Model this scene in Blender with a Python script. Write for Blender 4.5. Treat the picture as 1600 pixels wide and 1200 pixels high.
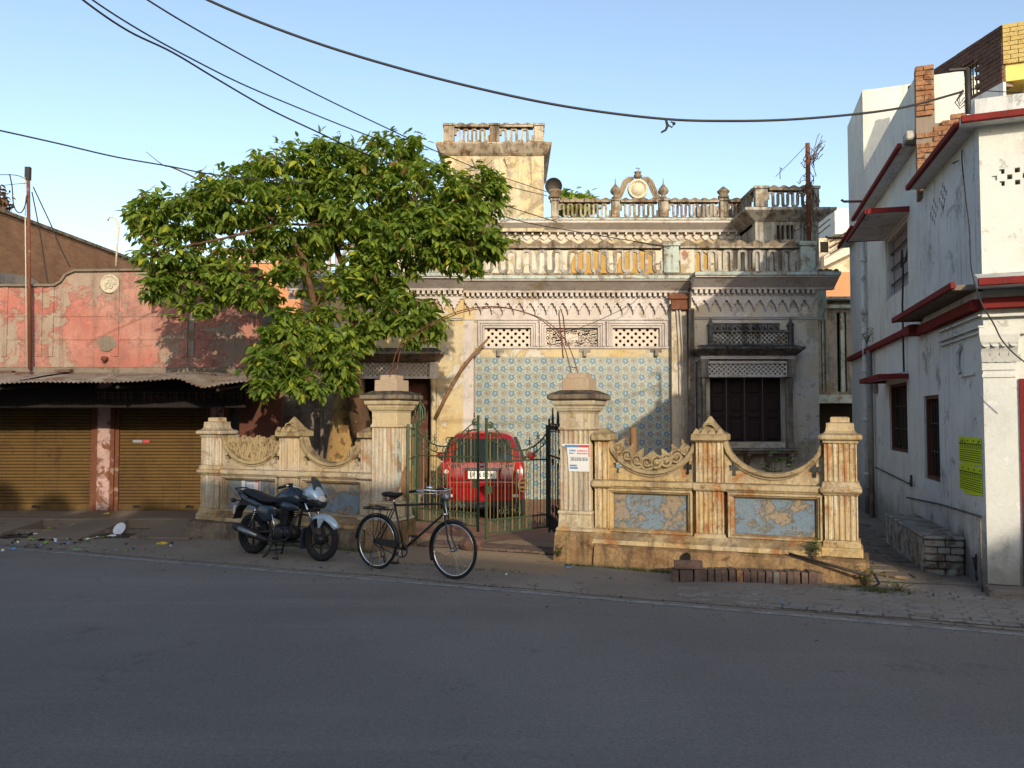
import bpy, math, random
from math import sin, cos, pi, radians, tan, sqrt, atan2, hypot
from mathutils import Vector, Matrix, Euler, noise

# ------------------------------------------------------------------ camera, sky, sun, exposure
for o in list(bpy.data.objects):
    bpy.data.objects.remove(o, do_unlink=True)
SC = bpy.context.scene
COL = SC.collection
CAM_H = 1.95                       # eye height above the road
FPX = 1300.0                       # focal length in pixels of the 1600 px wide photograph
TH = math.atan(55 / FPX)           # slight upward tilt
cam = bpy.data.cameras.new('camera')
cam.sensor_width = 36.0
cam.lens = 36.0 * FPX / 1600.0
cam.clip_start = 0.1
cam.clip_end = 2000
camo = bpy.data.objects.new('camera', cam)
camo.location = (0, 0, CAM_H)
camo.rotation_euler = (pi / 2 + TH, 0, 0)
COL.objects.link(camo)
SC.camera = camo

SUN_AZ, SUN_EL = 14.0, 19.5        # degrees right of straight behind the camera, degrees up
world = bpy.data.worlds.new('World')
SC.world = world
world.use_nodes = True
wn = world.node_tree
bg = wn.nodes['Background']
sky = wn.nodes.new('ShaderNodeTexSky')
sky.sky_type = 'NISHITA'
sky.sun_disc = False
sky.sun_elevation = radians(SUN_EL)
sky.sun_rotation = radians(180 - SUN_AZ)
sky.altitude = 120
sky.air_density = 1.0
sky.dust_density = 1.5
sky.ozone_density = 0.4
wn.links.new(sky.outputs[0], bg.inputs[0])
bg.inputs[1].default_value = 0.15
sun = bpy.data.lights.new('sun', 'SUN')
sun.energy = 2.3
sun.angle = radians(0.6)
sun.color = (1.0, 0.86, 0.65)
suno = bpy.data.objects.new('sun', sun)
TOSUN = Vector((sin(radians(SUN_AZ)) * cos(radians(SUN_EL)), -cos(radians(SUN_AZ)) * cos(radians(SUN_EL)), sin(radians(SUN_EL))))
suno.rotation_euler = TOSUN.to_track_quat('Z', 'Y').to_euler()
suno.location = (10, -30, 30)
COL.objects.link(suno)
SC.view_settings.view_transform = 'Standard'
SC.view_settings.look = 'None'
SC.view_settings.gamma = 1.0
SC.view_settings.use_curve_mapping = False
SC.view_settings.exposure = 0.82
SC.render.engine = 'CYCLES'
SC.cycles.use_denoising = True
SC.cycles.max_bounces = 6
SC.cycles.diffuse_bounces = 3
SC.cycles.glossy_bounces = 3
SC.cycles.transmission_bounces = 4
SC.cycles.transparent_max_bounces = 8

R = random.Random(11)

# ------------------------------------------------------------------ helpers
def ray(px, py):
    u = (px - 800) / FPX
    v = (600 - py) / FPX
    return u, cos(TH) - v * sin(TH), sin(TH) + v * cos(TH)

def at(px, py, Y):
    """point of the place seen at photograph pixel (px, py) and Y metres in front of the camera"""
    a, b, c = ray(px, py)
    k = Y / b
    return Vector((a * k, Y, CAM_H + c * k))

def gnd(px, py, z=0.0):
    a, b, c = ray(px, py)
    k = (z - CAM_H) / c
    return Vector((a * k, b * k, z))

def zat(py, Y):
    return at(800, py, Y).z

def xat(px, Y, py=600):
    return at(px, py, Y).x

class MB:
    def __init__(s):
        s.v = []; s.f = []; s.m = []; s.sm = []; s.M = None; s.mi = 0; s.smooth = False
    def add(s, vs, fs):
        b = len(s.v)
        if s.M is not None:
            vs = [s.M @ Vector(v) for v in vs]
        s.v += [(v[0], v[1], v[2]) for v in vs]
        for f in fs:
            s.f.append(tuple(i + b for i in f)); s.m.append(s.mi); s.sm.append(s.smooth)
        return s
    def box(s, x0, x1, y0, y1, z0, z1):
        return s.add([(x0,y0,z0),(x1,y0,z0),(x1,y1,z0),(x0,y1,z0),(x0,y0,z1),(x1,y0,z1),(x1,y1,z1),(x0,y1,z1)],
                     [(0,3,2,1),(4,5,6,7),(0,1,5,4),(1,2,6,5),(2,3,7,6),(3,0,4,7)])
    def prism(s, poly, axis, a, b):
        n = len(poly)
        if axis == 'y': P = lambda p, t: (p[0], t, p[1])
        elif axis == 'z': P = lambda p, t: (p[0], p[1], t)
        else: P = lambda p, t: (t, p[0], p[1])
        vs = [P(p, a) for p in poly] + [P(p, b) for p in poly]
        fs = [tuple(range(n)), tuple(range(2*n-1, n-1, -1))] + [(i, (i+1) % n, n+(i+1) % n, n+i) for i in range(n)]
        return s.add(vs, fs)
    def loft(s, rings, caps=True, closed=True):
        n = len(rings[0])
        vs = [p for r in rings for p in r]
        fs = []
        for k in range(len(rings)-1):
            for i in range(n if closed else n-1):
                j = (i+1) % n
                fs.append((k*n+i, k*n+j, (k+1)*n+j, (k+1)*n+i))
        if caps:
            fs.append(tuple(range(n-1, -1, -1)))
            fs.append(tuple(range((len(rings)-1)*n, len(rings)*n)))
        return s.add(vs, fs)
    def sq(s, cx, cy, prof, asp=1.0):
        """stack of squares: prof = [(half width, z), ...]; asp = depth / width"""
        return s.loft([[(cx-h, cy-h*asp, z), (cx+h, cy-h*asp, z), (cx+h, cy+h*asp, z), (cx-h, cy+h*asp, z)] for h, z in prof])
    def lathe(s, prof, n=16, c=(0,0,0), axis='z', caps=True):
        rings = []
        for r, t in prof:
            ring = []
            for i in range(n):
                a = 2*pi*i/n
                p, q = r*cos(a), r*sin(a)
                ring.append({'z': (c[0]+p, c[1]+q, c[2]+t), 'y': (c[0]+p, c[1]+t, c[2]+q), 'x': (c[0]+t, c[1]+p, c[2]+q)}[axis])
            rings.append(ring)
        return s.loft(rings, caps)
    def tube(s, pts, r, n=6, closed=False, caps=True):
        pts = [Vector(p) for p in pts]
        m = len(pts)
        rr = r if isinstance(r, (list, tuple)) else [r]*m
        rings = []
        up = None
        for i in range(m):
            if closed: t = pts[(i+1) % m] - pts[i-1]
            else: t = pts[min(i+1, m-1)] - pts[max(i-1, 0)]
            if t.length < 1e-9: t = Vector((0,0,1))
            t.normalize()
            if up is None:
                up = Vector((0,0,1)) if abs(t.z) < .9 else Vector((1,0,0))
            a = up - t * up.dot(t)
            if a.length < 1e-6: a = t.orthogonal()
            a.normalize(); up = a
            b = t.cross(a)
            rings.append([tuple(pts[i] + (a*cos(2*pi*k/n) + b*sin(2*pi*k/n)) * rr[i]) for k in range(n)])
        if closed:
            rings.append(rings[0])
            return s.loft(rings, False)
        return s.loft(rings, caps)
    def ribbon(s, pts, w, y0, y1, closed=False):
        """flat bar of width w along a path in the x-z plane, from y0 to y1"""
        L, Rr = [], []
        m = len(pts)
        for i in range(m):
            a = pts[i-1] if (closed or i > 0) else pts[i]
            b = pts[(i+1) % m] if (closed or i < m-1) else pts[i]
            dx, dz = b[0]-a[0], b[1]-a[1]
            l = hypot(dx, dz) or 1
            nx, nz = -dz/l*w/2, dx/l*w/2
            L.append((pts[i][0]+nx, pts[i][1]+nz)); Rr.append((pts[i][0]-nx, pts[i][1]-nz))
        rings = [[(L[i][0], y0, L[i][1]), (Rr[i][0], y0, Rr[i][1]), (Rr[i][0], y1, Rr[i][1]), (L[i][0], y1, L[i][1])] for i in range(m)]
        if closed:
            rings.append(rings[0]); return s.loft(rings, False)
        return s.loft(rings)
    def sphere(s, c, r, n=10, k=6, sc=(1,1,1)):
        rings = []
        for j in range(k+1):
            ph = pi*(j/k) - pi/2
            rr = max(cos(ph), .02)
            rings.append([(c[0]+r*sc[0]*rr*cos(2*pi*i/n), c[1]+r*sc[1]*rr*sin(2*pi*i/n), c[2]+r*sc[2]*sin(ph)) for i in range(n)])
        return s.loft(rings)
    def wall(s, x0, x1, z0, z1, yf, yb, holes=()):
        """wall in the x-z plane with rectangular holes (x0,x1,z0,z1) right through it"""
        xs = sorted(set([x0, x1] + [h[0] for h in holes] + [h[1] for h in holes]))
        zs = sorted(set([z0, z1] + [h[2] for h in holes] + [h[3] for h in holes]))
        xs = [x for x in xs if x0 <= x <= x1]; zs = [z for z in zs if z0 <= z <= z1]
        for i in range(len(xs)-1):
            for j in range(len(zs)-1):
                cx, cz = (xs[i]+xs[i+1])/2, (zs[j]+zs[j+1])/2
                if any(h[0] < cx < h[1] and h[2] < cz < h[3] for h in holes): continue
                a, b, c, d = xs[i], xs[i+1], zs[j], zs[j+1]
                s.add([(a,yf,c),(b,yf,c),(b,yf,d),(a,yf,d)], [(0,1,2,3)])
                s.add([(a,yb,c),(b,yb,c),(b,yb,d),(a,yb,d)], [(3,2,1,0)])
        for a, b, c, d in [(x0,x1,z0,z1)] + list(holes):
            q = [(a,yf,c),(b,yf,c),(b,yf,d),(a,yf,d),(a,yb,c),(b,yb,c),(b,yb,d),(a,yb,d)]
            s.add(q, [(0,1,5,4),(1,2,6,5),(2,3,7,6),(3,0,4,7)])
        return s
    def mesh(s, name, mat, off=None):
        me = bpy.data.meshes.new(name)
        v = s.v if off is None else [(a-off[0], b-off[1], c-off[2]) for a, b, c in s.v]
        me.from_pydata(v, [], s.f)
        for m in (mat if isinstance(mat, (list, tuple)) else [mat]):
            me.materials.append(m)
        if any(s.m): me.polygons.foreach_set('material_index', s.m)
        if any(s.sm): me.polygons.foreach_set('use_smooth', s.sm)
        me.update()
        return me

ROOT = {}
def base_of(o):
    while o is not None and o.parent is not None: o = o.parent
    return ROOT.get(o.name) if o is not None else None

def put(name, me, parent=None, loc=(0,0,0), rot=(0,0,0), scale=None):
    o = bpy.data.objects.new(name, me)
    COL.objects.link(o)
    o.parent = parent
    o.location = loc
    o.rotation_euler = rot
    if scale: o.scale = scale
    return o

def obj(name, mb, mat, parent=None, bev=0, world=True, **kw):
    """one mesh object; with world=True vertices are given in world space and moved into the (unrotated) frame of the parent thing"""
    off = base_of(parent) if (world and parent is not None) else None
    o = put(name, mb.mesh(name, mat, off), parent, **kw)
    if bev:
        b = o.modifiers.new('bevel', 'BEVEL'); b.width = bev; b.segments = 1; b.limit_method = 'ANGLE'; b.angle_limit = radians(40)
    return o

def tag(o, label, cat=None, group=None, kind=None):
    o['label'] = label
    if cat: o['category'] = cat
    if group: o['group'] = group
    if kind: o['kind'] = kind
    return o

def thing(name, label, cat, loc=(0,0,0), rotz=0, group=None, rot=None):
    o = bpy.data.objects.new(name, None)
    o.empty_display_size = .2
    COL.objects.link(o)
    o.location = loc
    o.rotation_euler = rot if rot else (0, 0, rotz)
    ROOT[o.name] = Vector(loc)
    return tag(o, label, cat, group)

def solo(name, mb, mat, label, cat, group=None, kind=None, bev=0):
    """a thing that is one mesh, its origin moved to the middle of its base"""
    xs = [v[0] for v in mb.v]; ys = [v[1] for v in mb.v]; zs = [v[2] for v in mb.v]
    c = Vector(((min(xs)+max(xs))/2, (min(ys)+max(ys))/2, min(zs)))
    o = put(name, mb.mesh(name, mat, c), None, c)
    if bev:
        b = o.modifiers.new('bevel', 'BEVEL'); b.width = bev; b.segments = 1; b.limit_method = 'ANGLE'; b.angle_limit = radians(40)
    return tag(o, label, cat, group, kind)

def spiral(cx, cz, r0, r1, a0, turns, n=18, y=0):
    return [(cx + (r0+(r1-r0)*i/n)*cos(a0+2*pi*turns*i/n), y, cz + (r0+(r1-r0)*i/n)*sin(a0+2*pi*turns*i/n)) for i in range(n+1)]

def arc(cx, cz, r, a0, a1, n=10, rz=None):
    rz = rz or r
    return [(cx + r*cos(a0+(a1-a0)*i/n), cz + rz*sin(a0+(a1-a0)*i/n)) for i in range(n+1)]

# ------------------------------------------------------------------ materials
def rgba(c): return (c[0], c[1], c[2], 1)

class NT:
    def __init__(s, name):
        s.mat = bpy.data.materials.new(name)
        s.mat.use_nodes = True
        s.t = s.mat.node_tree
        s.b = s.t.nodes['Principled BSDF']
    def n(s, typ, **kw):
        nd = s.t.nodes.new('ShaderNode' + typ)
        for k, v in kw.items(): setattr(nd, k, v)
        return nd
    def l(s, a, b): s.t.links.new(a, b)
    def pos(s, scale=(1,1,1), local=False):
        if local: p = s.n('TexCoord').outputs['Object']
        else: p = s.n('NewGeometry').outputs['Position']
        if scale == (1,1,1): return p
        m = s.n('Mapping'); m.inputs['Scale'].default_value = scale
        s.l(p, m.inputs['Vector']); return m.outputs[0]
    def noise(s, p, scale, detail=5, rough=.6, dist=0):
        nd = s.n('TexNoise'); s.l(p, nd.inputs['Vector'])
        nd.inputs['Scale'].default_value = scale; nd.inputs['Detail'].default_value = detail
        nd.inputs['Roughness'].default_value = rough; nd.inputs['Distortion'].default_value = dist
        return nd.outputs['Fac']
    def ramp(s, f, a, b, va=0.0, vb=1.0):
        m = s.n('MapRange'); m.interpolation_type = 'SMOOTHSTEP'
        m.inputs['From Min'].default_value = a; m.inputs['From Max'].default_value = b
        m.inputs['To Min'].default_value = va; m.inputs['To Max'].default_value = vb
        s.l(f, m.inputs['Value']); return m.outputs['Result']
    def mix(s, f, a, b, mode='MIX'):
        m = s.n('Mix', data_type='RGBA'); m.blend_type = mode
        for v, i in ((f, 0), (a, 6), (b, 7)):
            if hasattr(v, 'links') or hasattr(v, 'is_output'): s.l(v, m.inputs[i])
            else: m.inputs[i].default_value = v if i == 0 else rgba(v)
        return m.outputs[2]
    def math(s, op, a, b=None, c=None):
        m = s.n('Math', operation=op)
        for i, v in enumerate((a, b, c)):
            if v is None: continue
            if hasattr(v, 'is_output'): s.l(v, m.inputs[i])
            else: m.inputs[i].default_value = v
        return m.outputs[0]
    def bump(s, h, strength, dist=.02):
        b = s.n('Bump'); b.inputs['Strength'].default_value = strength; b.inputs['Distance'].default_value = dist
        s.l(h, b.inputs['Height']); s.l(b.outputs[0], s.b.inputs['Normal'])
    def done(s, col, rough=.9, metal=0, spec=.3):
        if hasattr(col, 'is_output'): s.l(col, s.b.inputs['Base Color'])
        else: s.b.inputs['Base Color'].default_value = rgba(col)
        if hasattr(rough, 'is_output'): s.l(rough, s.b.inputs['Roughness'])
        else: s.b.inputs['Roughness'].default_value = rough
        s.b.inputs['Metallic'].default_value = metal
        s.b.inputs['Specular IOR Level'].default_value = spec
        return s.mat

def plaster(name, base, alt, patch, grime, s1=.7, s2=1.8, pthr=.6, streak=.6, sthr=.52, bump=.5, top=.6, fine=28, psoft=.03, grain=.25, flake=.7, broad=.55, damp=0, vst=0):
    """old painted plaster: two paint tones, flaked patches, rain streaks, dark growth on upward faces"""
    if not name.startswith(('white', 'scuffed')): base, alt, patch = (tuple(x*.80 for x in q) for q in (base, alt, patch))
    k = NT(name)
    p = k.pos()
    a = k.ramp(k.noise(p, s1, 6, .65), .38, .62)
    c = k.mix(a, base, alt)
    n2 = k.noise(p, s2, 10, .74, .25)
    pm = k.ramp(n2, pthr, pthr+psoft)
    rim = k.math('MULTIPLY', k.ramp(n2, pthr-.022, pthr), k.math('SUBTRACT', 1.0, k.ramp(n2, pthr, pthr+.012)))
    c = k.mix(pm, c, patch)
    c = k.mix(k.math('MULTIPLY', rim, .55), c, tuple(x*.55 for x in grime))
    n5 = k.noise(p, s2*3.1, 7, .72, .4)
    fm = k.ramp(n5, .60, .63)
    c = k.mix(k.math('MULTIPLY', fm, flake), c, k.mix(k.ramp(k.noise(p, s2*.7, 3, .5), .48, .54), tuple(min(.8, x*1.35) for x in base), tuple(x*.75 for x in patch)))
    c = k.mix(k.math('MULTIPLY', k.ramp(k.noise(p, .9, 8, .75), .48, .70), broad), c, tuple((x+2*y)/3 for x, y in zip(base, grime)))
    if vst:
        nv = k.noise(k.pos((16, 16, 1.5)), 1.0, 5, .7)
        c = k.mix(k.ramp(nv, .53, .60, 0, vst), c, (.36,.145,.045))
        c = k.mix(k.ramp(nv, .38, .44, vst, 0), c, (.60,.54,.42))
        c = k.mix(k.ramp(k.noise(k.pos((22, 22, 3)), 1.0, 4, .7), .62, .66, 0, vst), c, (.14,.085,.045))
    n3 = k.noise(k.pos((5, 5, .45)), 1.3, 6, .7)
    st = k.ramp(n3, sthr, sthr+.25, 0, streak)
    c = k.mix(st, c, grime)
    if damp:
        sz = k.n('SeparateXYZ'); k.l(p, sz.inputs[0])
        hgt = k.math('ADD', sz.outputs[2], k.math('MULTIPLY', k.math('SUBTRACT', k.noise(p, 1.8, 7, .7), .5), 1.6))
        c = k.mix(k.ramp(hgt, .1, .9, damp, 0), c, tuple(.5*x for x in grime))
    if top:
        g = k.n('NewGeometry'); sx = k.n('SeparateXYZ'); k.l(g.outputs['Normal'], sx.inputs[0])
        tm = k.math('MULTIPLY', k.ramp(sx.outputs[2], .3, .8), k.ramp(k.noise(p, 3, 5, .7), .3, .6, .3*top, top))
        c = k.mix(tm, c, tuple(x*.6 for x in grime))
    n4 = k.noise(p, fine, 5, .7)
    c = k.mix(1.0, c, k.mix(n4, (1-grain,)*3, (1+grain,)*3), 'MULTIPLY')
    h = k.math('ADD', k.math('SUBTRACT', k.math('MULTIPLY', pm, -.8), k.math('MULTIPLY', fm, .5)), k.math('ADD', n4, k.math('MULTIPLY', n2, 1.5)))
    k.bump(h, bump, .012)
    return k.done(c, .92, 0, .15)

def paint(name, col, rough=.5, metal=0, spec=.4, var=.25, scale=9, dirt=None, dthr=.55, bump=0, local=False):
    k = NT(name)
    p = k.pos(local=local)
    n = k.noise(p, scale, 5, .65)
    c = k.mix(n, tuple(x*(1-var) for x in col), tuple(min(1, x*(1+var)) for x in col))
    if dirt:
        c = k.mix(k.ramp(k.noise(p, scale*.6, 7, .7), dthr, dthr+.1), c, dirt)
    if bump: k.bump(n, bump, .01)
    return k.done(c, rough, metal, spec)

M = {}
# house
M['cream'] = plaster('cream_limewash', (.64,.55,.39), (.68,.62,.51), (.50,.38,.20), (.15,.125,.10), .8, 1.5, .56, .7, .52, .35, broad=.7)
M['ochre'] = plaster('ochre_limewash', (.60,.45,.22), (.66,.57,.38), (.64,.60,.53), (.22,.18,.13), .9, 1.3, .53, .5, .54, .3, broad=.6)
M['lilac'] = plaster('lilac_limewash', (.66,.61,.58), (.58,.52,.47), (.46,.37,.24), (.17,.14,.125), .6, 1.3, .60, .6, .52, .3, broad=.6)
M['stained'] = plaster('stained_parapet_plaster', (.37,.31,.23), (.50,.45,.36), (.30,.17,.09), (.05,.042,.035), 1.6, 2.6, .54, .95, .44, .5, .9, broad=.9)
M['coping'] = plaster('weathered_coping', (.24,.185,.125), (.33,.27,.19), (.34,.17,.08), (.04,.034,.03), 2.2, 3.2, .6, .9, .44, .6, .95, broad=.9)
M['mint'] = plaster('mint_edge_paint', (.52,.58,.52), (.45,.52,.46), (.34,.22,.13), (.07,.06,.05), 2, 4, .55, .7, .52, .4, .7)
M['greywall'] = plaster('grey_mossy_plaster', (.32,.29,.265), (.40,.34,.26), (.27,.20,.11), (.05,.05,.045), .8, 1.6, .55, .8, .46, .4)
M['shadewall'] = plaster('shaded_wall_and_pipe_grey', (.17,.15,.135), (.22,.19,.16), (.14,.09,.07), (.04,.038,.035), .8, 1.6, .55, .8, .46, .4)  # darker copy of the mossy grey, wall shade put into the colour; also pipe grey
M['bay'] = plaster('bay_wall_plaster', (.76,.71,.68), (.72,.61,.43), (.52,.44,.29), (.15,.13,.11), .7, 1.1, .56, .6, .52, .35)
M['tower'] = plaster('tower_limewash', (.62,.51,.30), (.60,.55,.44), (.42,.35,.24), (.12,.10,.08), .9, 1.5, .53, .75, .48, .4, .5, broad=1.0)
M['grime'] = plaster('black_grown_plaster', (.17,.16,.15), (.26,.245,.22), (.12,.105,.09), (.03,.03,.028), 2, 4, .55, .9, .42, .6, .9)
M['turret'] = plaster('grey_stained_turret', (.46,.43,.38), (.54,.50,.44), (.34,.25,.16), (.06,.055,.05), 1.2, 2, .55, .95, .44, .5, .9, broad=1.0)
M['jalilight'] = paint('pale_pierced_stone', (.60,.57,.53), .9, 0, .1, .2, 14, (.40,.34,.26), .62)
M['jali'] = paint('jali_stone', (.58,.50,.42), .9, 0, .1, .25, 14, (.32,.22,.14), .6)
M['dark'] = paint('painted_darkness', (.02,.017,.016), .95, 0, .05, .2)  # near-black colour put where openings and recesses lie in shade
M['darkwood'] = paint('dark_brown_wood', (.026,.013,.012), .6, 0, .25, .3, 12)
M['redwood'] = paint('red_brown_door_wood', (.10,.035,.022), .6, 0, .25, .3, 12)
M['yellowwood'] = paint('yellow_shutter_wood', (.42,.25,.05), .6, 0, .25, .25, 10)
# boundary wall
M['wallbuff'] = plaster('buff_boundary_plaster', (.60,.43,.20), (.58,.47,.30), (.43,.20,.08), (.13,.085,.05), 1.2, 2.6, .53, .85, .48, .6, .7, psoft=.08, grain=.35, flake=.9, broad=.7)
M['fluted'] = plaster('streaked_fluted_plaster', (.60,.43,.20), (.58,.47,.30), (.43,.20,.08), (.13,.085,.05), 1.2, 2.6, .55, .6, .50, .6, .7, psoft=.08, grain=.35, flake=.8, broad=.5, vst=.8)
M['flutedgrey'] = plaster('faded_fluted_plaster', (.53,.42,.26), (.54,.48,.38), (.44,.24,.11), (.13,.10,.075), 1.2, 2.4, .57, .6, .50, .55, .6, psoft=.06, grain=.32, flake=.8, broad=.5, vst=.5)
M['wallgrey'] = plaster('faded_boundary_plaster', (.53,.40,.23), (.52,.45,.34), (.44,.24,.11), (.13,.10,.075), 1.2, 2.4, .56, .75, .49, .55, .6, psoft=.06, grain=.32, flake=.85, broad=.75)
M['plinth'] = plaster('damp_plinth_plaster', (.33,.20,.095), (.42,.28,.14), (.20,.11,.055), (.07,.048,.032), 1.6, 1.4, .50, .8, .45, .9, .5, psoft=.16, grain=.45, flake=.8, broad=1.0)
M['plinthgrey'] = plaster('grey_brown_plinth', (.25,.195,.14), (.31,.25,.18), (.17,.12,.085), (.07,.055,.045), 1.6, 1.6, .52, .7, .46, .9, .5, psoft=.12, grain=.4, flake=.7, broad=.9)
M['bluepanel'] = plaster('flaking_blue_paint', (.20,.275,.345), (.24,.30,.345), (.38,.30,.20), (.26,.18,.10), 1.4, 3.6, .515, .4, .55, .8, 0, psoft=.03, grain=.35, flake=.9, broad=.6)
M['carving'] = plaster('carved_stucco', (.46,.36,.20), (.40,.30,.17), (.30,.18,.09), (.08,.06,.045), 3, 6, .56, .6, .5, .6, .5)
M['pillar'] = plaster('gate_pillar_plaster', (.62,.49,.29), (.63,.55,.40), (.53,.31,.12), (.16,.115,.075), 1.1, 2.2, .55, .75, .51, .5, .6, psoft=.06, grain=.3, flake=.8, broad=.6)
M['pinkblock'] = plaster('bare_pink_mortar', (.52,.38,.25), (.48,.37,.26), (.40,.16,.09), (.16,.11,.07), 2, 5, .66, .4, .58, .5, .4)
# shop
M['redwall'] = plaster('red_distemper_plaster', (.48,.175,.135), (.53,.28,.22), (.38,.30,.23), (.16,.105,.085), .7, .95, .52, .75, .48, .5, .5, psoft=.03, grain=.35, flake=1.0, broad=.9)
M['shutter'] = plaster('ochre_shutter_steel', (.165,.100,.036), (.14,.085,.032), (.085,.04,.02), (.055,.035,.022), .9, 2.2, .64, .6, .50, .15, .3, fine=60, flake=.4, broad=.8)
M['tin'] = plaster('rusted_tin', (.30,.235,.18), (.40,.34,.29), (.20,.10,.055), (.09,.07,.06), 1.2, 2.5, .55, .5, .5, .3, .2)
M['beam'] = plaster('grey_cement_beam', (.22,.18,.14), (.26,.21,.16), (.14,.11,.085), (.06,.05,.04), 1, 2, .6, .6, .5, .5, .5)
M['pinkpost'] = plaster('worn_pink_post_paint', (.58,.40,.38), (.50,.34,.31), (.22,.09,.05), (.12,.07,.05), 3, 4, .52, .6, .55, .4, .3)
M['medallion'] = paint('pale_medallion_plaster', (.50,.45,.34), .9, 0, .1, .2, 20, (.40,.30,.20), .6)
# white house
M['white'] = plaster('white_wall_paint', (.66,.66,.60), (.58,.59,.56), (.44,.39,.33), (.24,.22,.19), .5, 1.5, .64, .65, .54, .25, .5, grain=.15, flake=.45, broad=.45, damp=.75)
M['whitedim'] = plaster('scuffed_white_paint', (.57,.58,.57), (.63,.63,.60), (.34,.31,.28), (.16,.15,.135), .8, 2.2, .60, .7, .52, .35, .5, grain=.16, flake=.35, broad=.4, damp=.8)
M['redtrim'] = plaster('red_trim_paint', (.25,.034,.030), (.20,.030,.028), (.17,.045,.04), (.10,.025,.022), 2, 4, .62, .4, .58, .2, .3)
M['brickred'] = plaster('old_red_brick', (.32,.15,.075), (.40,.22,.12), (.22,.10,.055), (.12,.07,.05), 5, 7, .56, .5, .50, .6, .3)
M['brickdark'] = plaster('dark_brick', (.13,.075,.06), (.17,.10,.075), (.08,.05,.04), (.05,.035,.03), 4, 6, .6, .5, .5, .6, .3)  # plain dark brick colour
M['brickyellow'] = plaster('yellow_washed_brick', (.56,.44,.17), (.52,.39,.15), (.48,.33,.13), (.30,.22,.10), 3, 6, .6, .4, .55, .5, .2)
M['mortar'] = paint('grey_mortar', (.24,.19,.15), .95, 0, .1, .3, 20)
M['yellowsoffit'] = paint('yellow_wall_paint', (.66,.52,.17), .85, 0, .15, .15, 4)
# other materials
M['iron_green'] = paint('green_gate_paint', (.055,.085,.045), .5, .2, .4, .35, 14, (.24,.12,.045), .60)
M['iron_sunlit'] = paint('sunlit_gold_gate_iron', (.25,.175,.07), .5, .2, .4, .35, 14, (.16,.08,.035), .60)  # gold tone is sunlight painted onto the green bars
M['iron_dark'] = paint('dark_old_iron', (.035,.032,.028), .6, .3, .3, .3, 12, (.09,.045,.025), .62)
M['rust'] = paint('rusted_iron', (.15,.060,.035), .8, .2, .2, .4, 9, (.28,.20,.15), .58)
M['carred'] = paint('red_car_paint', (.25,.005,.009), .16, 0, .6, .1, 3)
M['glass'] = paint('dark_car_glass', (.02,.028,.03), .06, 0, .8, .1, 3)
M['wornbrown'] = plaster('bare_brown_render', (.34,.18,.10), (.38,.22,.13), (.27,.13,.07), (.14,.09,.06), 3, 5, .6, .4, .58, .6, .3)
M['tail'] = paint('red_lamp_plastic', (.50,.01,.01), .15, 0, .7, .1, 5)
M['lampclear'] = paint('clear_lamp_plastic', (.62,.55,.50), .15, 0, .7, .1, 5)
M['chrome'] = paint('chrome', (.75,.75,.74), .18, 1, .5, .1, 6)
M['alu'] = paint('dull_alloy', (.30,.30,.30), .45, .8, .4, .2, 8)
M['rubber'] = paint('black_rubber', (.022,.022,.024), .85, 0, .2, .25, 20, (.07,.06,.05), .6)
M['blackplastic'] = paint('black_plastic', (.020,.020,.023), .5, 0, .35, .2, 8)
M['blackpaint'] = paint('black_enamel', (.016,.016,.018), .3, 0, .5, .2, 8, (.05,.04,.03), .66)
M['seatblack'] = paint('black_seat_vinyl', (.012,.012,.014), .55, 0, .35, .2, 8)
M['bikegrey'] = paint('blue_grey_motorcycle_paint', (.036,.050,.072), .20, .3, .6, .1, 3)
M['bikesilver'] = paint('pale_blue_silver_paint', (.42,.52,.60), .28, .3, .6, .1, 3)
M['engine'] = paint('sooty_engine_alloy', (.035,.035,.038), .5, .6, .4, .35, 14)
M['plate'] = paint('white_plate', (.72,.72,.70), .5, 0, .3, .05, 5)
M['ink'] = paint('black_print', (.02,.02,.02), .8, 0, .1, .1, 5)
M['paper'] = paint('white_poster_paper', (.64,.64,.62), .9, 0, .1, .1, 8)
M['printblue'] = paint('blue_print', (.10,.22,.40), .9, 0, .1, .2, 12)
M['printred'] = paint('red_print', (.50,.07,.08), .9, 0, .1, .2, 12)
M['printgrey'] = paint('grey_print', (.25,.26,.30), .9, 0, .1, .3, 30)
M['posteryellow'] = paint('acid_yellow_poster_paper', (.52,.64,.035), .9, 0, .1, .12, 8)
M['posterink'] = paint('dark_poster_print', (.08,.12,.015), .9, 0, .1, .2, 12)
M['wire'] = paint('dark_cable_sheath', (.030,.028,.028), .7, 0, .3, .2, 8)
M['twine'] = paint('dry_vine_stem', (.10,.065,.045), .9, 0, .1, .3, 12)
M['bamboo'] = paint('dry_bamboo', (.20,.11,.05), .7, 0, .2, .35, 9)
M['bark'] = plaster('brown_tree_bark', (.155,.085,.045), (.115,.065,.04), (.24,.14,.07), (.05,.035,.025), 2.5, 7, .58, .6, .5, .9, 0)
M['stump'] = plaster('pale_peeled_trunk', (.46,.30,.12), (.38,.24,.10), (.24,.14,.07), (.09,.06,.04), 2, 6, .56, .6, .52, .9, 0)
M['brickbrown'] = plaster('dusty_brown_brick', (.155,.10,.08), (.20,.14,.115), (.13,.095,.08), (.09,.07,.06), 6, 9, .6, .4, .55, .5, .25)
M['stone'] = plaster('grey_stone', (.22,.19,.16), (.27,.24,.20), (.16,.13,.10), (.10,.08,.07), 4, 8, .6, .4, .55, .8, .2)
M['bench'] = plaster('dirty_whitewashed_brick', (.50,.48,.43), (.42,.38,.32), (.24,.17,.13), (.11,.09,.075), 3, 5, .53, .6, .5, .8, .25)
M['bagwhite'] = paint('white_plastic_bag', (.62,.64,.68), .4, 0, .4, .15, 12)
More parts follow.
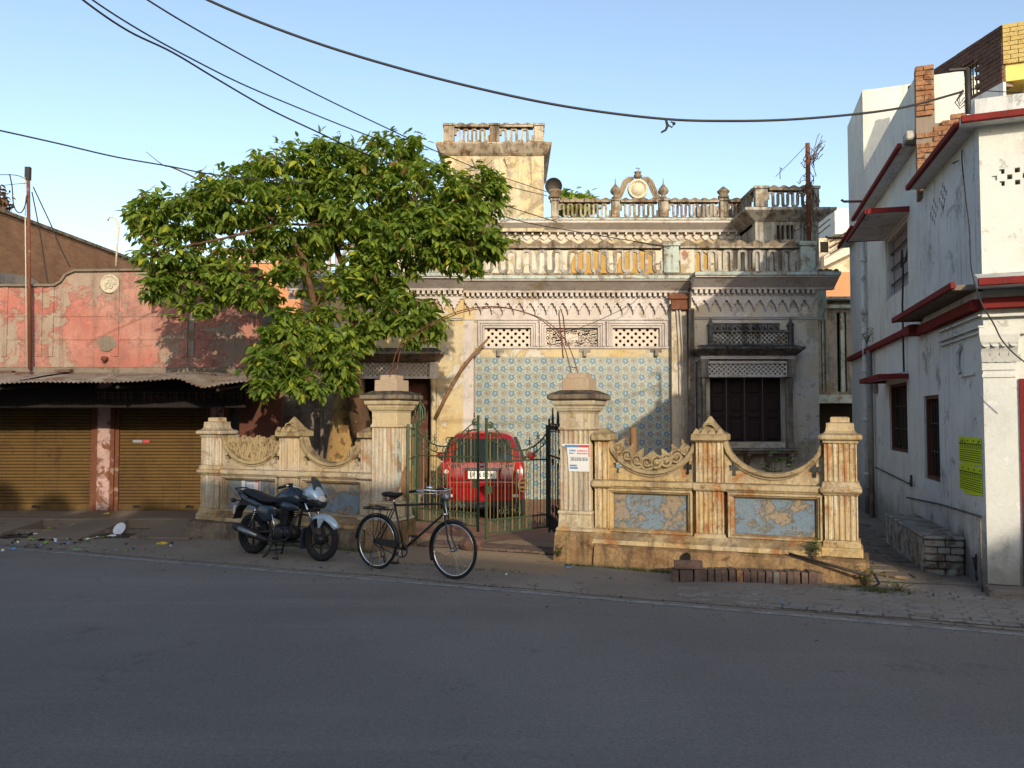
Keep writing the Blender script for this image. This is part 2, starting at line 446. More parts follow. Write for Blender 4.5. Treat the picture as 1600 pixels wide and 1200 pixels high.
M['bagblack'] = paint('black_plastic_bag', (.012,.012,.013), .4, 0, .4, .2, 12)
M['baggreen'] = paint('green_plastic_packet', (.16,.42,.05), .4, 0, .4, .3, 25)
M['bagyellow'] = paint('yellow_plastic_packet', (.62,.42,.03), .4, 0, .4, .2, 25)
M['bagblue'] = paint('blue_plastic_packet', (.10,.30,.60), .4, 0, .4, .2, 25)
M['leafdry'] = paint('dry_litter', (.24,.17,.09), .9, 0, .1, .4, 20)

def asphalt():
    k = NT('worn_asphalt')
    p = k.pos()
    m = k.n('Mapping'); m.inputs['Rotation'].default_value = (0, 0, radians(22.4)); m.inputs['Scale'].default_value = (.10, 1.2, 1)
    k.l(p, m.inputs['Vector'])
    c = k.mix(k.ramp(k.noise(p, .25, 6, .6), .35, .65), (.156,.139,.126), (.190,.171,.155))
    c = k.mix(k.ramp(k.noise(m.outputs[0], 1.3, 6, .65), .50, .72, 0, .5), c, (.225,.203,.178))
    c = k.mix(k.ramp(k.noise(p, 1.1, 9, .74), .60, .70, 0, .5), c, (.070,.068,.068))
    c = k.mix(k.ramp(k.noise(m.outputs[0], 6.5, 8, .75), .68, .72, 0, .7), c, (.050,.048,.047))
    v = k.n('TexVoronoi'); v.feature = 'DISTANCE_TO_EDGE'; v.inputs['Scale'].default_value = .55
    w = k.n('VectorMath', operation='ADD'); k.l(p, w.inputs[0])
    nz = k.n('TexNoise'); nz.inputs['Scale'].default_value = 2.3; nz.inputs['Detail'].default_value = 6; k.l(p, nz.inputs['Vector'])
    sc = k.n('VectorMath', operation='SCALE'); sc.inputs['Scale'].default_value = .9; k.l(nz.outputs['Color'], sc.inputs[0]); k.l(sc.outputs[0], w.inputs[1]); k.l(w.outputs[0], v.inputs['Vector'])
    cr = k.math('MULTIPLY', k.ramp(v.outputs['Distance'], .003, .012, 1, 0), k.ramp(k.noise(p, .35, 4, .6), .52, .62))
    c = k.mix(k.math('MULTIPLY', cr, .3), c, (.045,.043,.042))
    g1 = k.noise(p, 34, 4, .8); g2 = k.noise(p, 120, 3, .75)
    c = k.mix(1.0, c, k.mix(g1, (.50,)*3, (1.50,)*3), 'MULTIPLY')
    c = k.mix(1.0, c, k.mix(g2, (.45,)*3, (1.55,)*3), 'MULTIPLY')
    vs = k.n('TexVoronoi'); vs.inputs['Scale'].default_value = 16; k.l(p, vs.inputs['Vector'])
    sp = k.math('MULTIPLY', k.ramp(vs.outputs['Distance'], .10, .16, 1, 0), k.ramp(k.noise(p, 3.1, 3, .7), .52, .66))
    c = k.mix(k.math('MULTIPLY', sp, .55), c, (.30,.285,.26))
    k.bump(k.math('ADD', g2, k.math('MULTIPLY', g1, .6)), .7, .008)
    return k.done(c, .9, 0, .2)
M['asphalt'] = asphalt()

def dusty(name, a, b, c3, s=.8, thr=.56):
    k = NT(name)
    p = k.pos()
    c = k.mix(k.ramp(k.noise(p, s, 7, .65), .35, .65), a, b)
    c = k.mix(k.ramp(k.noise(p, 3.2, 8, .7), thr, thr+.12), c, c3)
    f = k.noise(p, 60, 5, .75)
    c = k.mix(1.0, c, k.mix(f, (.6,)*3, (1.4,)*3), 'MULTIPLY')
    k.bump(k.math('ADD', f, k.noise(p, 9, 5, .7)), .7, .015)
    return k.done(c, .95, 0, .1)
M['dirt'] = dusty('dusty_verge', (.200,.168,.138), (.245,.212,.175), (.145,.115,.090))
M['platform'] = dusty('cement_platform', (.185,.145,.110), (.215,.175,.135), (.120,.092,.072))
M['court'] = dusty('red_court_paving', (.26,.13,.085), (.30,.18,.12), (.20,.12,.09))
M['drive'] = dusty('sandy_driveway', (.30,.21,.13), (.26,.19,.125), (.20,.15,.11), 1.0, .6)
M['paver'] = dusty('grey_concrete_paver', (.205,.190,.172), (.250,.230,.208), (.150,.132,.116), 1.5)
M['joint'] = dusty('paver_joint_dirt', (.125,.110,.096), (.150,.132,.115), (.10,.088,.075), 1.5)
M['flag'] = dusty('alley_flagstone', (.150,.125,.105), (.19,.16,.13), (.10,.08,.065), 2)

def faded_line():
    k = NT('faded_road_paint')
    p = k.pos()
    c = k.mix(k.ramp(k.noise(p, 6, 8, .75), .34, .60), (.13,.127,.122), (.275,.265,.25))
    return k.done(c, .9, 0, .15)
M['line'] = faded_line()

def brickwall(name, c1, c2, mortar, plast=None, scale=1.0):
    k = NT(name)
    t = k.n('TexCoord'); m = k.n('Mapping')
    k.l(t.outputs['Object'], m.inputs['Vector'])
    sx = k.n('SeparateXYZ'); k.l(m.outputs[0], sx.inputs[0])
    cx = k.n('CombineXYZ'); k.l(k.math('ADD', sx.outputs[0], sx.outputs[1]), cx.inputs[0]); k.l(sx.outputs[2], cx.inputs[1])
    b = k.n('TexBrick'); k.l(cx.outputs[0], b.inputs['Vector'])
    b.inputs['Color1'].default_value = rgba(c1); b.inputs['Color2'].default_value = rgba(c2); b.inputs['Mortar'].default_value = rgba(mortar)
    b.inputs['Scale'].default_value = 1.0; b.inputs['Brick Width'].default_value = .23*scale; b.inputs['Row Height'].default_value = .075*scale
    b.inputs['Mortar Size'].default_value = .008; b.inputs['Bias'].default_value = -.1
    p = k.pos()
    c = k.mix(1.0, b.outputs['Color'], k.mix(k.noise(p, 1.2, 7, .7), (.45,)*3, (1.5,)*3), 'MULTIPLY')
    if plast:
        c = k.mix(k.ramp(k.noise(p, .5, 8, .65), .50, .53), c, plast)
    k.bump(k.math('ADD', k.math('MULTIPLY', b.outputs['Fac'], -1), k.noise(p, 30, 4, .7)), .6, .012)
    return k.done(c, .95, 0, .1)
M['brickface'] = brickwall('weathered_brickwork', (.34,.17,.085), (.26,.125,.07), (.24,.18,.12))
M['orangeface'] = brickwall('orange_brick_parapet', (.46,.19,.09), (.40,.16,.08), (.34,.22,.15), (.52,.24,.12))

def leafmat(name, lo, hi, tr=.45):
    k = NT(name)
    p = k.pos()
    oi = k.n('ObjectInfo'); at_ = k.n('Attribute'); at_.attribute_name = 'tint'
    t = k.math('FRACT', k.math('ADD', at_.outputs['Fac'], oi.outputs['Random']))
    c = k.mix(k.ramp(t, .05, .85), lo, hi)
    c = k.mix(k.ramp(k.noise(p, 1.6, 4, .6), .50, .72, 0, .6), c, tuple(min(1, x*1.35) for x in hi))
    c = k.mix(k.ramp(t, .90, .95), c, (hi[0]*1.9, hi[1]*1.45, hi[2]))
    c = k.mix(k.ramp(t, .978, .982), c, (.17,.10,.035))
    c = k.mix(k.ramp(k.noise(p, 40, 3, .6), .62, .75, 0, .35), c, (.14,.13,.09))
    k.done(c, k.ramp(t, 0, 1, .38, .62), 0, .35)
    tl = k.n('BsdfTranslucent'); k.l(k.mix(1.0, c, (1.6,1.6,.6), 'MULTIPLY'), tl.inputs['Color'])
    mx = k.n('MixShader'); mx.inputs[0].default_value = tr
    out = k.t.nodes['Material Output']
    k.l(k.b.outputs[0], mx.inputs[1]); k.l(tl.outputs[0], mx.inputs[2]); k.l(mx.outputs[0], out.inputs['Surface'])
    return k.mat
M['leaf'] = leafmat('tree_leaf', (.080,.140,.022), (.185,.250,.034), .42)
M['weed'] = leafmat('weed_leaf', (.045,.085,.02), (.09,.14,.03), .3)
M['grass'] = leafmat('verge_grass', (.05,.075,.02), (.09,.11,.035), .3)

def floral_tile():
    """glazed tile densely printed with blue and grey flowers among green sprigs on cream; 0.39 m repeat, in the tile's own coordinates"""
    k = NT('floral_glazed_tile')
    t = k.n('TexCoord'); S = .3917
    m = k.n('Mapping'); m.inputs['Scale'].default_value = (1/S, 1/S, 1/S); k.l(t.outputs['Object'], m.inputs['Vector'])
    s0 = k.n('SeparateXYZ'); k.l(m.outputs[0], s0.inputs[0])
    c0 = k.n('CombineXYZ'); k.l(s0.outputs[0], c0.inputs[0]); k.l(s0.outputs[2], c0.inputs[1])
    nz = k.n('TexNoise'); nz.inputs['Scale'].default_value = 7; nz.inputs['Detail'].default_value = 3; k.l(c0.outputs[0], nz.inputs['Vector'])
    sub = k.n('VectorMath', operation='SUBTRACT'); k.l(nz.outputs['Color'], sub.inputs[0]); sub.inputs[1].default_value = (.5,.5,.5)
    scl = k.n('VectorMath', operation='SCALE'); scl.inputs['Scale'].default_value = .16; k.l(sub.outputs[0], scl.inputs[0])
    add = k.n('VectorMath', operation='ADD'); k.l(c0.outputs[0], add.inputs[0]); k.l(scl.outputs[0], add.inputs[1])
    uv = add.outputs[0]
    sx = k.n('SeparateXYZ'); k.l(uv, sx.inputs[0]); u, v = sx.outputs[0], sx.outputs[1]
    base = k.mix(k.noise(uv, 6, 3, .6), (.27,.32,.31), (.45,.46,.40))
    def blot(c, scale, a, b, col, f, dist=0.0):
        return k.mix(k.math('MULTIPLY', k.ramp(k.noise(uv, scale, 2, .5, dist), a, b), f), c, col)
    base = blot(base, 8, .47, .51, (.20,.26,.10), .9, .6)
    base = blot(base, 11, .52, .55, (.17,.27,.35), .8, 1.2)
    base = blot(base, 14, .54, .57, (.22,.215,.21), .75, 1.0)
    base = blot(base, 17, .62, .65, (.66,.63,.53), .8)
    def flower(c, cu, cv, rad, col, edge, heart, pet, seed, hollow):
        du = k.math('SUBTRACT', u, cu); dv = k.math('SUBTRACT', v, cv)
        d = k.math('SQRT', k.math('ADD', k.math('MULTIPLY', du, du), k.math('MULTIPLY', dv, dv)))
        a = k.math('ARCTAN2', dv, du)
        w = k.math('ADD', rad, k.math('MULTIPLY', k.math('COSINE', k.math('MULTIPLY', k.math('ADD', a, seed), pet)), rad*.22))
        q = k.math('SUBTRACT', w, d)
        c = k.mix(k.ramp(q, -.035, -.020), c, (.56,.54,.44))
        c = k.mix(k.ramp(q, -.012, .0), c, edge)
        c = k.mix(k.ramp(q, .018, .032), c, col)
        vein = k.ramp(k.math('COSINE', k.math('MULTIPLY', k.math('ADD', a, seed), pet*2)), .55, .9)
        c = k.mix(k.math('MULTIPLY', k.math('MULTIPLY', vein, k.ramp(q, .03, .05)), .7), c, hollow)
        return k.mix(k.ramp(d, rad*.26, rad*.34, 1, 0), c, heart)
    for cu, cv, sd in ((.25,.75,.4),(.75,.25,1.3)):
        base = flower(base, cu, cv, .185, (.085,.18,.28), (.045,.10,.18), (.36,.38,.26), 5, sd, (.24,.36,.42))
    for cu, cv, sd in ((.75,.75,.2),(.25,.25,.9)):
        base = flower(base, cu, cv, .18, (.27,.265,.235), (.085,.085,.095), (.12,.115,.115), 6, sd, (.22,.21,.21))
    oi = k.n('ObjectInfo')
    base = k.mix(1.0, base, k.mix(oi.outputs['Random'], (.82,.83,.84), (1.02,1.01,.98)), 'MULTIPLY')
    base = k.mix(k.ramp(k.noise(k.pos(), 1.1, 6, .65), .48, .78, 0, .4), base, (.36,.32,.25))
    return k.done(base, .32, 0, .4)
M['tile'] = floral_tile()
M['signdark'] = paint('dark_brown_signboard', (.022,.018,.018), .8, 0, .1, .3, 8)  # very dark brown board colour
M['signtext'] = paint('faded_sign_letters', (.10,.06,.045), .8, 0, .1, .3, 12)
M['shutterlilac'] = paint('faded_lilac_shutter_wood', (.30,.27,.28), .8, 0, .15, .3, 6, (.18,.15,.14), .6)
M['drainsoil'] = dusty('wet_drain_soil', (.055,.045,.036), (.085,.07,.055), (.035,.03,.025), 3)
# ------------------------------------------------------------------ ground
ANG = radians(-22.4)
DR = Vector((cos(ANG), sin(ANG), 0))            # along the road, to the right and nearer
NR = Vector((sin(-ANG), cos(-ANG), 0))          # away from the road, towards the house
LINE = Vector((-1.6, 10.278, 0))                # a point on the edge line of the road
def rd(a, b, z=0):
    """a metres along the road, b metres from the edge line towards the house"""
    p = LINE + DR*a + NR*b
    return (p.x, p.y, z)

g = MB(); g.add([(-150,-150,0),(150,-150,0),(150,200,0),(-150,200,0)], [(0,1,2,3)])
tag(obj('ground', g, M['dirt']), 'bare dusty brown ground of the neighbourhood', kind='structure')
g = MB(); g.add([rd(-90,.02,.004), rd(-90,-9,.004), rd(90,-9,.004), rd(90,.02,.004)], [(0,1,2,3)])
tag(obj('road', g, M['asphalt']), 'grey worn asphalt road across the foreground', kind='structure')
g = MB(); vs = []; fs = []
for i in range(181):
    a = -45 + i*.5
    o = .012*noise.noise((a*.7, 3, 0))
    vs += [rd(a, -.16+o, .008), rd(a, -.06+o, .008)]
    if i: fs.append((2*i-2, 2*i, 2*i+1, 2*i-1))
g.add(vs, fs)
tag(obj('edge_line', g, M['line']), 'faded white painted line along the road edge', kind='structure')

# dusty verge between the road and the walls, gently uneven, its edge creeping over the asphalt
g = MB(); g.smooth = True; vs = []; fs = []
NA, NB = 150, 14
for i in range(NA+1):
    a = -13 + i*.17
    for j in range(NB+1):
        edge = .10 + .09*noise.noise((a*.8, 1.7, 0)) + .04*noise.noise((a*4, 8, 0))
        b = edge + (2.3-edge)*j/NB
        t = min(1, j/3)
        z = .006 + t*(.012 + .016*noise.noise((a*1.1, b*1.6, 5)) + .008*noise.noise((a*4, b*4, 9)))
        vs.append(rd(a, b, max(.005, z)))
for i in range(NA):
    for j in range(NB):
        k0 = i*(NB+1)+j
        fs.append((k0, k0+NB+1, k0+NB+2, k0+1))
g.add(vs, fs)
tag(obj('verge', g, M['dirt']), 'dusty uneven verge between the road and the boundary walls', kind='structure')

# right-hand footpath of grey interlocking pavers, and the alley of flagstones
fp = MB(); fp.add([rd(4.6,.14,.014), rd(9.5,.14,.014), rd(9.5,1.62,.014), rd(5.9,1.62,.014), rd(5.0,.75,.014)], [(0,1,2,3,4)])
FOOT = obj('footpath', fp, M['joint'])
tag(FOOT, 'footpath of grey zigzag pavers in front of the white corner house', kind='structure')
def zig(n=1):
    pts = [(0,0),(.055,.014),(.11,0),(.165,.014),(.215,0),(.215,.108),(.165,.122),(.11,.108),(.055,.122),(0,.108)]
    m = MB(); m.loft([[(x,y,0) for x, y in pts], [(x,y,.016) for x, y in pts], [(x*.96+.004,y*.94+.003,.021) for x, y in pts]])
    return m
PAVER = zig().mesh('paver', M['paver'])
cnt = 0
for j in range(12):
    for i in range(30):
        a = 3.25 + i*.238 + (j % 2)*.06; b = .15 + j*.131
        if a > 8.7 or (b > .60 and a < 3.2 + (b-.60)*2.7): continue
        if cnt >= 290: break
        if R.random() < .03: continue
        if a < 4.6 and R.random() < (4.7-a)*.55: continue
        p = rd(a, b, .004 + R.uniform(-.006, .005))
        o = put('paver', PAVER, FOOT, p, (R.uniform(-.02,.02), R.uniform(-.02,.02), ANG + R.uniform(-.025,.025)))
        cnt += 1

CW = Vector((5.34, 9.39, 0))                     # corner of the white house
UW = Vector((.25, .968, 0)).normalized()         # along its alley wall, away from the camera
NW = Vector((-UW.y, UW.x, 0))                    # out of that wall, into the alley
def al(s, o, z=0):
    p = CW + UW*s + NW*o
    return (p.x, p.y, z)
g = MB(); g.add([al(.3,0,.03), al(.3,1.35,.03), al(4,1.6,.03), al(14,2.2,.03), al(14,0,.03)], [(0,1,2,3,4)])
ALLEY = obj('alley', g, M['dirt'])
tag(ALLEY, 'narrow shaded alley floor of broken flagstones beside the white house', kind='structure')
for i in range(15):
    s = .75 + i*.36
    for j in range(4):
        if R.random() < .06: continue
        w, d = .31 + R.uniform(-.04,.03), .315 + R.uniform(-.05,.02)
        m = MB(); q = [(-w/2,-d/2),(w/2+R.uniform(-.03,.03),-d/2),(w/2,d/2+R.uniform(-.03,.02)),(-w/2,d/2)]
        m.loft([[(x,y,0) for x, y in q], [(x*.97,y*.97,.03) for x, y in q]])
        put('flagstone', m.mesh('flagstone', M['flag']), ALLEY, al(s, .50 + j*.33 + (i % 2)*.1, .02+R.uniform(0,.012)), (R.uniform(-.03,.03), R.uniform(-.03,.03), atan2(NW.y, NW.x)))

g = MB(); g.add([(-6.2,13.9,.04),(4.6,11.4,.04),(7.2,19.2,.04),(7.2,20.4,.04),(-6.2,20.4,.04)], [(0,1,2,3,4)])
tag(obj('courtyard', g, M['court']), 'red paved forecourt between the boundary wall and the old house', kind='structure')

# cement apron of the shops: a level strip, sloping ramp slabs, open drain pits between them
g = MB()
g.box(-16,-5.15,14.75,16.3,-.02,.20)
PLAT = obj('shop_platform', g, M['platform'], bev=.02)
tag(PLAT, 'low cement platform along the front of the shuttered shops', kind='structure')
for (xa, xb, sk) in ((-12.2,-10.15,.3), (-9.15,-8.25,.5), (-7.35,-6.75,.5), (-5.95,-5.1,.25)):
    m = MB()
    m.loft([[(xa,14.75,.0),(xb,14.75,.0),(xb,14.75,.195),(xa,14.75,.195)], [(xa-sk,13.55,.0),(xb-sk*.4,13.45,.0),(xb-sk*.4,13.45,.045),(xa-sk,13.55,.05)]])
    o = obj('ramp_slab', m, M['platform'], bev=.015); o.parent = PLAT
g = MB()
for (xa, xb) in ((-10.15,-9.15),(-8.25,-7.35),(-6.75,-5.95)):
    d_ = MB(); d_.box(xa-.5, xb+.3, 13.6, 14.74, -.01, .03+.002*xa*0); dp_ = obj('drain_floor', d_, M['drainsoil']); dp_.parent = PLAT
    g.box(xa-.25, xb-.15, 14.1, 14.18, .0, .10)
o = obj('drain_kerb', g, M['beam'], bev=.01); o.parent = PLAT

# driveway apron and the red brick threshold under the gate
OW = Vector((.93, 11.48, 0))                     # foot of the right gate pillar = origin of the wall frame
def wl(s, y, z=0):
    p = OW + DR*s + NR*y
    return (p.x, p.y, z)
g = MB(); g.loft([[wl(-2.95,-1.35,.012), wl(.25,-1.25,.012), wl(.25,-1.25,.0), wl(-2.95,-1.35,.0)],
                  [wl(-2.9,-.4,.045), wl(-.1,-.4,.045), wl(-.1,-.4,.0), wl(-2.9,-.4,.0)],
                  [wl(-2.9,1.2,.06), wl(-.1,1.2,.06), wl(-.1,1.2,.0), wl(-2.9,1.2,.0)]])
tag(obj('driveway', g, M['drive']), 'sandy cement driveway apron leading through the open gateway', kind='structure')
TB = MB(); TB.box(-.055,.055,-.115,.115,0,.03); TBM = TB.mesh('threshold_brick', M['brickbrown'])
g = MB(); g.add([wl(-2.6,.08,.064), wl(-.3,.08,.064), wl(-.3,.58,.064), wl(-2.6,.58,.064)], [(0,1,2,3)])
THR = obj('threshold', g, M['court']); tag(THR, 'strip of red bricks laid across the driveway under the gate', kind='structure')
for i in range(19):
    for j in range(2):
        put('threshold_brick', TBM, THR, wl(-2.53 + i*.122, .2 + j*.25, .060 + R.uniform(-.004,.005)), (R.uniform(-.03,.03), R.uniform(-.03,.03), ANG+R.uniform(-.03,.03)))

# ------------------------------------------------------------------ houses across the road, behind the camera; their shade covers the road
def opposite(label, a0, a1, h, humps=()):
    t = thing('opposite_house', label, 'house', (rd((a0+a1)/2, -14.1)[0], rd((a0+a1)/2, -14.1)[1], 0), ANG, 'houses across the road')
    m = MB(); w = (a1-a0)/2
    holes = []
    k = -w+.8
    while k < w-1.6:
        holes.append((k, k+1.0, 1.0, 2.3)); k += 2.4
    m.wall(-w, w, 0, h-.5, .01, -.25, holes)
    m.box(-w, -w+.2, -6, -.26, 0, h-.5); m.box(w-.2, w, -6, -.26, 0, h-.5); m.box(-w, w, -6.2, -6, 0, h-.5)
    m.box(-w, w, -6, -.3, h-.62, h-.5)
    obj('wall', m, M['cream'], t, world=False)
    m = MB(); m.box(-w-.001, w+.001, -.25, 0, h-.5, h)
    obj('parapet', m, M['stained'], t, world=False)
    for hx, hw, hh in humps:
        m = MB(); m.prism([(hx+hw*cos(pi*i/10), h + hh*sin(pi*i/10)) for i in range(11)], 'y', -.22, -.03)
        obj('parapet_crest', m, M['stained'], t, world=False)
    for q in holes:
        m = MB(); m.box(q[0], q[1], -.2, -.16, q[2], q[3]); obj('shutter', m, M['darkwood'], t, world=False)
    return t
OPP = []
# (along-road span, height, humps)
SPANS = [(-14,5.6,7.40,((6.5,.5,.55),(7.75,.45,.5),(8.9,.42,.45),(5.2,.5,.5))), (5.6,11.5,8.02,()), (11.5,18.2,6.95,()), (18.2,30,7.3,())]
for i, (a0, a1, h, hm) in enumerate(SPANS):
    opposite(['long cream house with round parapet crests across the road', 'narrow tall cream house across the road', 'low cream house opposite the gate', 'cream house opposite the white corner house'][i], a0, a1, h, hm)

t = [o for o in bpy.data.objects if o.name.startswith('opposite_house')][-1]
m = MB(); m.prism([(-5.9, 7.3), (-3.6, 8.8), (5.9, 8.8), (5.9, 7.3)], 'y', -.9, -.05)
obj('stair_parapet', m, M['stained'], t, world=False)
# ------------------------------------------------------------------ the old house (front parallel to the picture, at Y = 20; wings nearer)
YF, YW, YB = 20.0, 19.65, 19.5        # recessed centre, left wing, right bay
HOUSE = thing('old_house', 'old cream and lilac house with balustraded roofs, square tower and floral tiled front', 'house', (1.5, 19.6, 0))
H = lambda name, mb, mat, parent=None, bev=0: obj(name, mb, M[mat] if isinstance(mat, str) else mat, parent or HOUSE, bev)
XL, XC0, XC1, XR = -4.85, -1.15, 4.22, 7.2

# body walls
m = MB()
JAL = [(-.66,.46),(.82,2.07),(2.43,3.56)]
m.wall(XC0, XC1, 0, 5.02, YF, YF+.35, [(a,b,3.70,4.15) for a, b in JAL])
H('wall', m, 'lilac')
m = MB(); m.box(XC0, XC1, YF+.345, YF+.4, 3.6, 4.3); H('dark_backing', m, 'dark')  # black sheet standing in for the unlit space behind the screens
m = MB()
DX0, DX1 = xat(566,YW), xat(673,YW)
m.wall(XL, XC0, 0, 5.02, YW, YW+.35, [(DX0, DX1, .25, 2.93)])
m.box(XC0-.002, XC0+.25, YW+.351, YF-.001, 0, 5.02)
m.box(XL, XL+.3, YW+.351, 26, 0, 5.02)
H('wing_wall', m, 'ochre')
m = MB(); m.box(DX0-.2, DX1+.2, YW+1.2, YW+1.3, 0, 3.2); H('dark_backing', m, 'dark')  # black sheet painted for the dark inside the doorway
m = MB()
WX0, WX1, WZ0, WZ1 = xat(1109,YB), xat(1226,YB), 1.42, 2.93
m.wall(XC1, XR, 0, 4.98, YB, YB+.35, [(WX0, WX1, WZ0, WZ1)])
m.box(XC1, XC1+.3, YB+.351, YF-.001, 0, 4.98)
m.box(XR-.3, XR, YB+.351, 27, 0, 4.98)
H('bay_wall', m, 'bay')
# roof terrace slabs
m = MB(); m.box(XL-.1, XR+.1, 20.01, 27, 5.021, 5.30); H('terrace', m, 'greywall')
# painted strip and ledge under the screens
m = MB(); m.box(XC0+.27, XC1-.02, YF-.012, YF-.001, 3.45, 3.66); H('painted_strip', m, 'ochre')
m = MB(); m.box(XC0+.26, XC1-.02, YF-.05, YF-.001, 3.645, 3.70); H('sill_ledge', m, 'lilac', bev=.01)
for i, xx in enumerate((xat(779,YF), xat(914,YF), xat(1025,YF))):
    m = MB(); m.box(xx-.04, xx+.04, YF-.10, YF-.013, 3.46, 3.62); m.box(xx-.14, xx+.14, YF-.03, YF-.0125, 3.56, 3.66)
    H('lamp_bracket', m, 'greywall')

# pierced jali screens
def jali(x0, x1, z0, z1, y, cols, rows, hr, d=.05, hexa=False):
    """stone plate with rows of round holes cut through it; alternate rows shifted by half a step"""
    m = MB(); cw, ch = (x1-x0)/cols, (z1-z0)/rows
    for j in range(rows):
        off = (j % 2)*.5
        if off:
            m.box(x0, x0+cw*.5, y, y+d, z0+j*ch, z0+(j+1)*ch); m.box(x1-cw*.5, x1, y, y+d, z0+j*ch, z0+(j+1)*ch)
        for i in range(cols - (1 if off else 0)):
            cx, cz = x0+(i+.5+off)*cw, z0+(j+.5)*ch
            n = 8; vs = []; fs = []
            for q in range(n):
                a = 2*pi*(q+.5)/n
                ca, sa = cos(a), sin(a)
                t = min(cw/2/abs(ca) if abs(ca) > 1e-6 else 9, ch/2/abs(sa) if abs(sa) > 1e-6 else 9)
                # square outer ring with its corners
                ox, oz = ca*t, sa*t
                if abs(abs(ox)-cw/2) < abs(abs(oz)-ch/2): pass
                vs += [(cx+ox, y, cz+oz), (cx+hr*ca, y, cz+hr*sa), (cx+hr*ca, y+d, cz+hr*sa)]
            for q in range(n):
                w = (q+1) % n
                fs += [(3*q, 3*w, 3*w+1, 3*q+1), (3*q+1, 3*w+1, 3*w+2, 3*q+2)]
            b = len(vs)
            for (sx, sz, q) in ((1,1,0),(-1,1,2),(-1,-1,4),(1,-1,6)):
                vs.append((cx+sx*cw/2, y, cz+sz*ch/2)); fs.append((len(vs)-1, 3*q, 3*((q+1) % n)))
            m.add(vs, fs)
    return m
def moulding(x0, x1, z0, z1, y, steps):
    m = MB()
    for w, d in steps:
        m.box(x0-w, x0-w+.045, y-d, y, z0-.0, z1+w); m.box(x1+w-.045, x1+w, y-d, y, z0, z1+w)
        m.box(x0-w+.0455, x1+w-.0455, y-d, y, z1+w-.045, z1+w)
    return m
for i, (a, b) in enumerate(JAL):
    fr = H('window_frame', moulding(a, b, 3.705, 4.15, YF-.001, [(.045,.03),(.10,.055),(.155,.075)]), 'lilac')
    if i != 1:
        H('jali_screen', jali(a, b, 3.70, 4.15, YF+.06, 6, 5, .037), 'jali', fr)
    else:
        m = MB()
        rr = random.Random(3)
        for k in range(48):
            cx, cz = a+.05+(k % 16)*.078, 3.775+(k//16)*.15
            m.ribbon([(p[0], p[2]) for p in spiral(cx, cz, .012, .078, rr.uniform(0,6), rr.choice((-1.4,1.4)), 12)], .030, YF+.06, YF+.10)
        m.box(a+.45, a+.78, YF+.055, YF+.105, 3.86, 4.0)
        for zz in (3.705, 4.135): m.box(a, b, YF+.06, YF+.10, zz, zz+.015)
        H('scroll_screen', m, 'jali', fr)

# tiled panel: 12 x 9 printed tiles
tm = MB(); S = .3917
tm.box(0, S-.0015, -.008, 0, 0, S-.0015)
TM = tm.mesh('tile', M['tile'])
TX0 = xat(742, YF)
m = MB(); m.box(TX0-.03, TX0+12*S+.03, YF-.004, YF-.001, .05, 3.46)
PANEL = H('tile_panel', m, 'mortar')
for j in range(9):
    for i in range(12):
        q = Vector((TX0+i*S, YF-.004, 3.45-(j+1)*S)) - ROOT['old_house']
        put('tile', TM, PANEL, q, (0,R.uniform(-.002,.002),0))

# frieze: mouldings, stepped pendants, dentils, cornice
def cornice(x0, x1, yw, cap0=0, cap1=0, name='cornice'):
    prof = [(yw-.001,4.985),(yw-.16,4.985),(yw-.17,5.03),(yw-.46,5.215),(yw-.50,5.22),(yw-.50,5.25),(yw-.001,5.25)]
    m = MB(); m.prism(prof, 'x', x0-cap0, x1+cap1); H(name, m, 'lilac')
    m = MB(); m.box(x0-cap0-.02, x1+cap1+.02, yw-.535, yw-.03, 5.251, 5.345); H('cornice_edge', m, 'mint', bev=.012)
    m = MB(); x = x0+.05
    while x < x1-.06:
        m.box(x, x+.07, yw-.15, yw-.03, 4.895, 4.984); x += .125
    m.box(x0, x1, yw-.06, yw-.001, 4.855, 4.893); m.box(x0, x1, yw-.045, yw-.001, 4.80, 4.853)
    H('dentil_band', m, 'lilac')
    m = MB(); m.box(x0, x1, yw-.05, yw-.001, 4.33, 4.36); m.box(x0, x1, yw-.03, yw-.001, 4.295, 4.328); H('string_moulding', m, 'lilac', bev=.008)
cornice(XL-.45, XC0, YW)
cornice(XC0+.001, XC1-.001, YF)
cornice(XC1, XR, YB, 0, .34)
m = MB(); w = .257
# pendant hangs between two pointed cusps: narrow at the foot, wide at the top
prof = [(0,.25),(w,.25),(w,.19),(w*.88,.185),(w*.82,.115),(w*.68,.11),(w*.64,.035),(w*.555,.03),(w*.5,-.075),(w*.445,.03),(w*.36,.035),(w*.32,.11),(w*.18,.115),(w*.12,.185),(0,.19)]
m.prism(prof, 'y', -.085, 0)
PEND = m.mesh('frieze_pendant', M['lilac'])
for x0, x1, yw in ((-1.75,XC0,YW),(XC0+.02,XC1-.03,YF),(XC1+.03,XR,YB)):
    n = int((x1-x0)/.262)
    for i in range(n):
        put('frieze_pendant', PEND, HOUSE, Vector((x0+i*.262, yw-.001, 4.55)) - ROOT['old_house'])

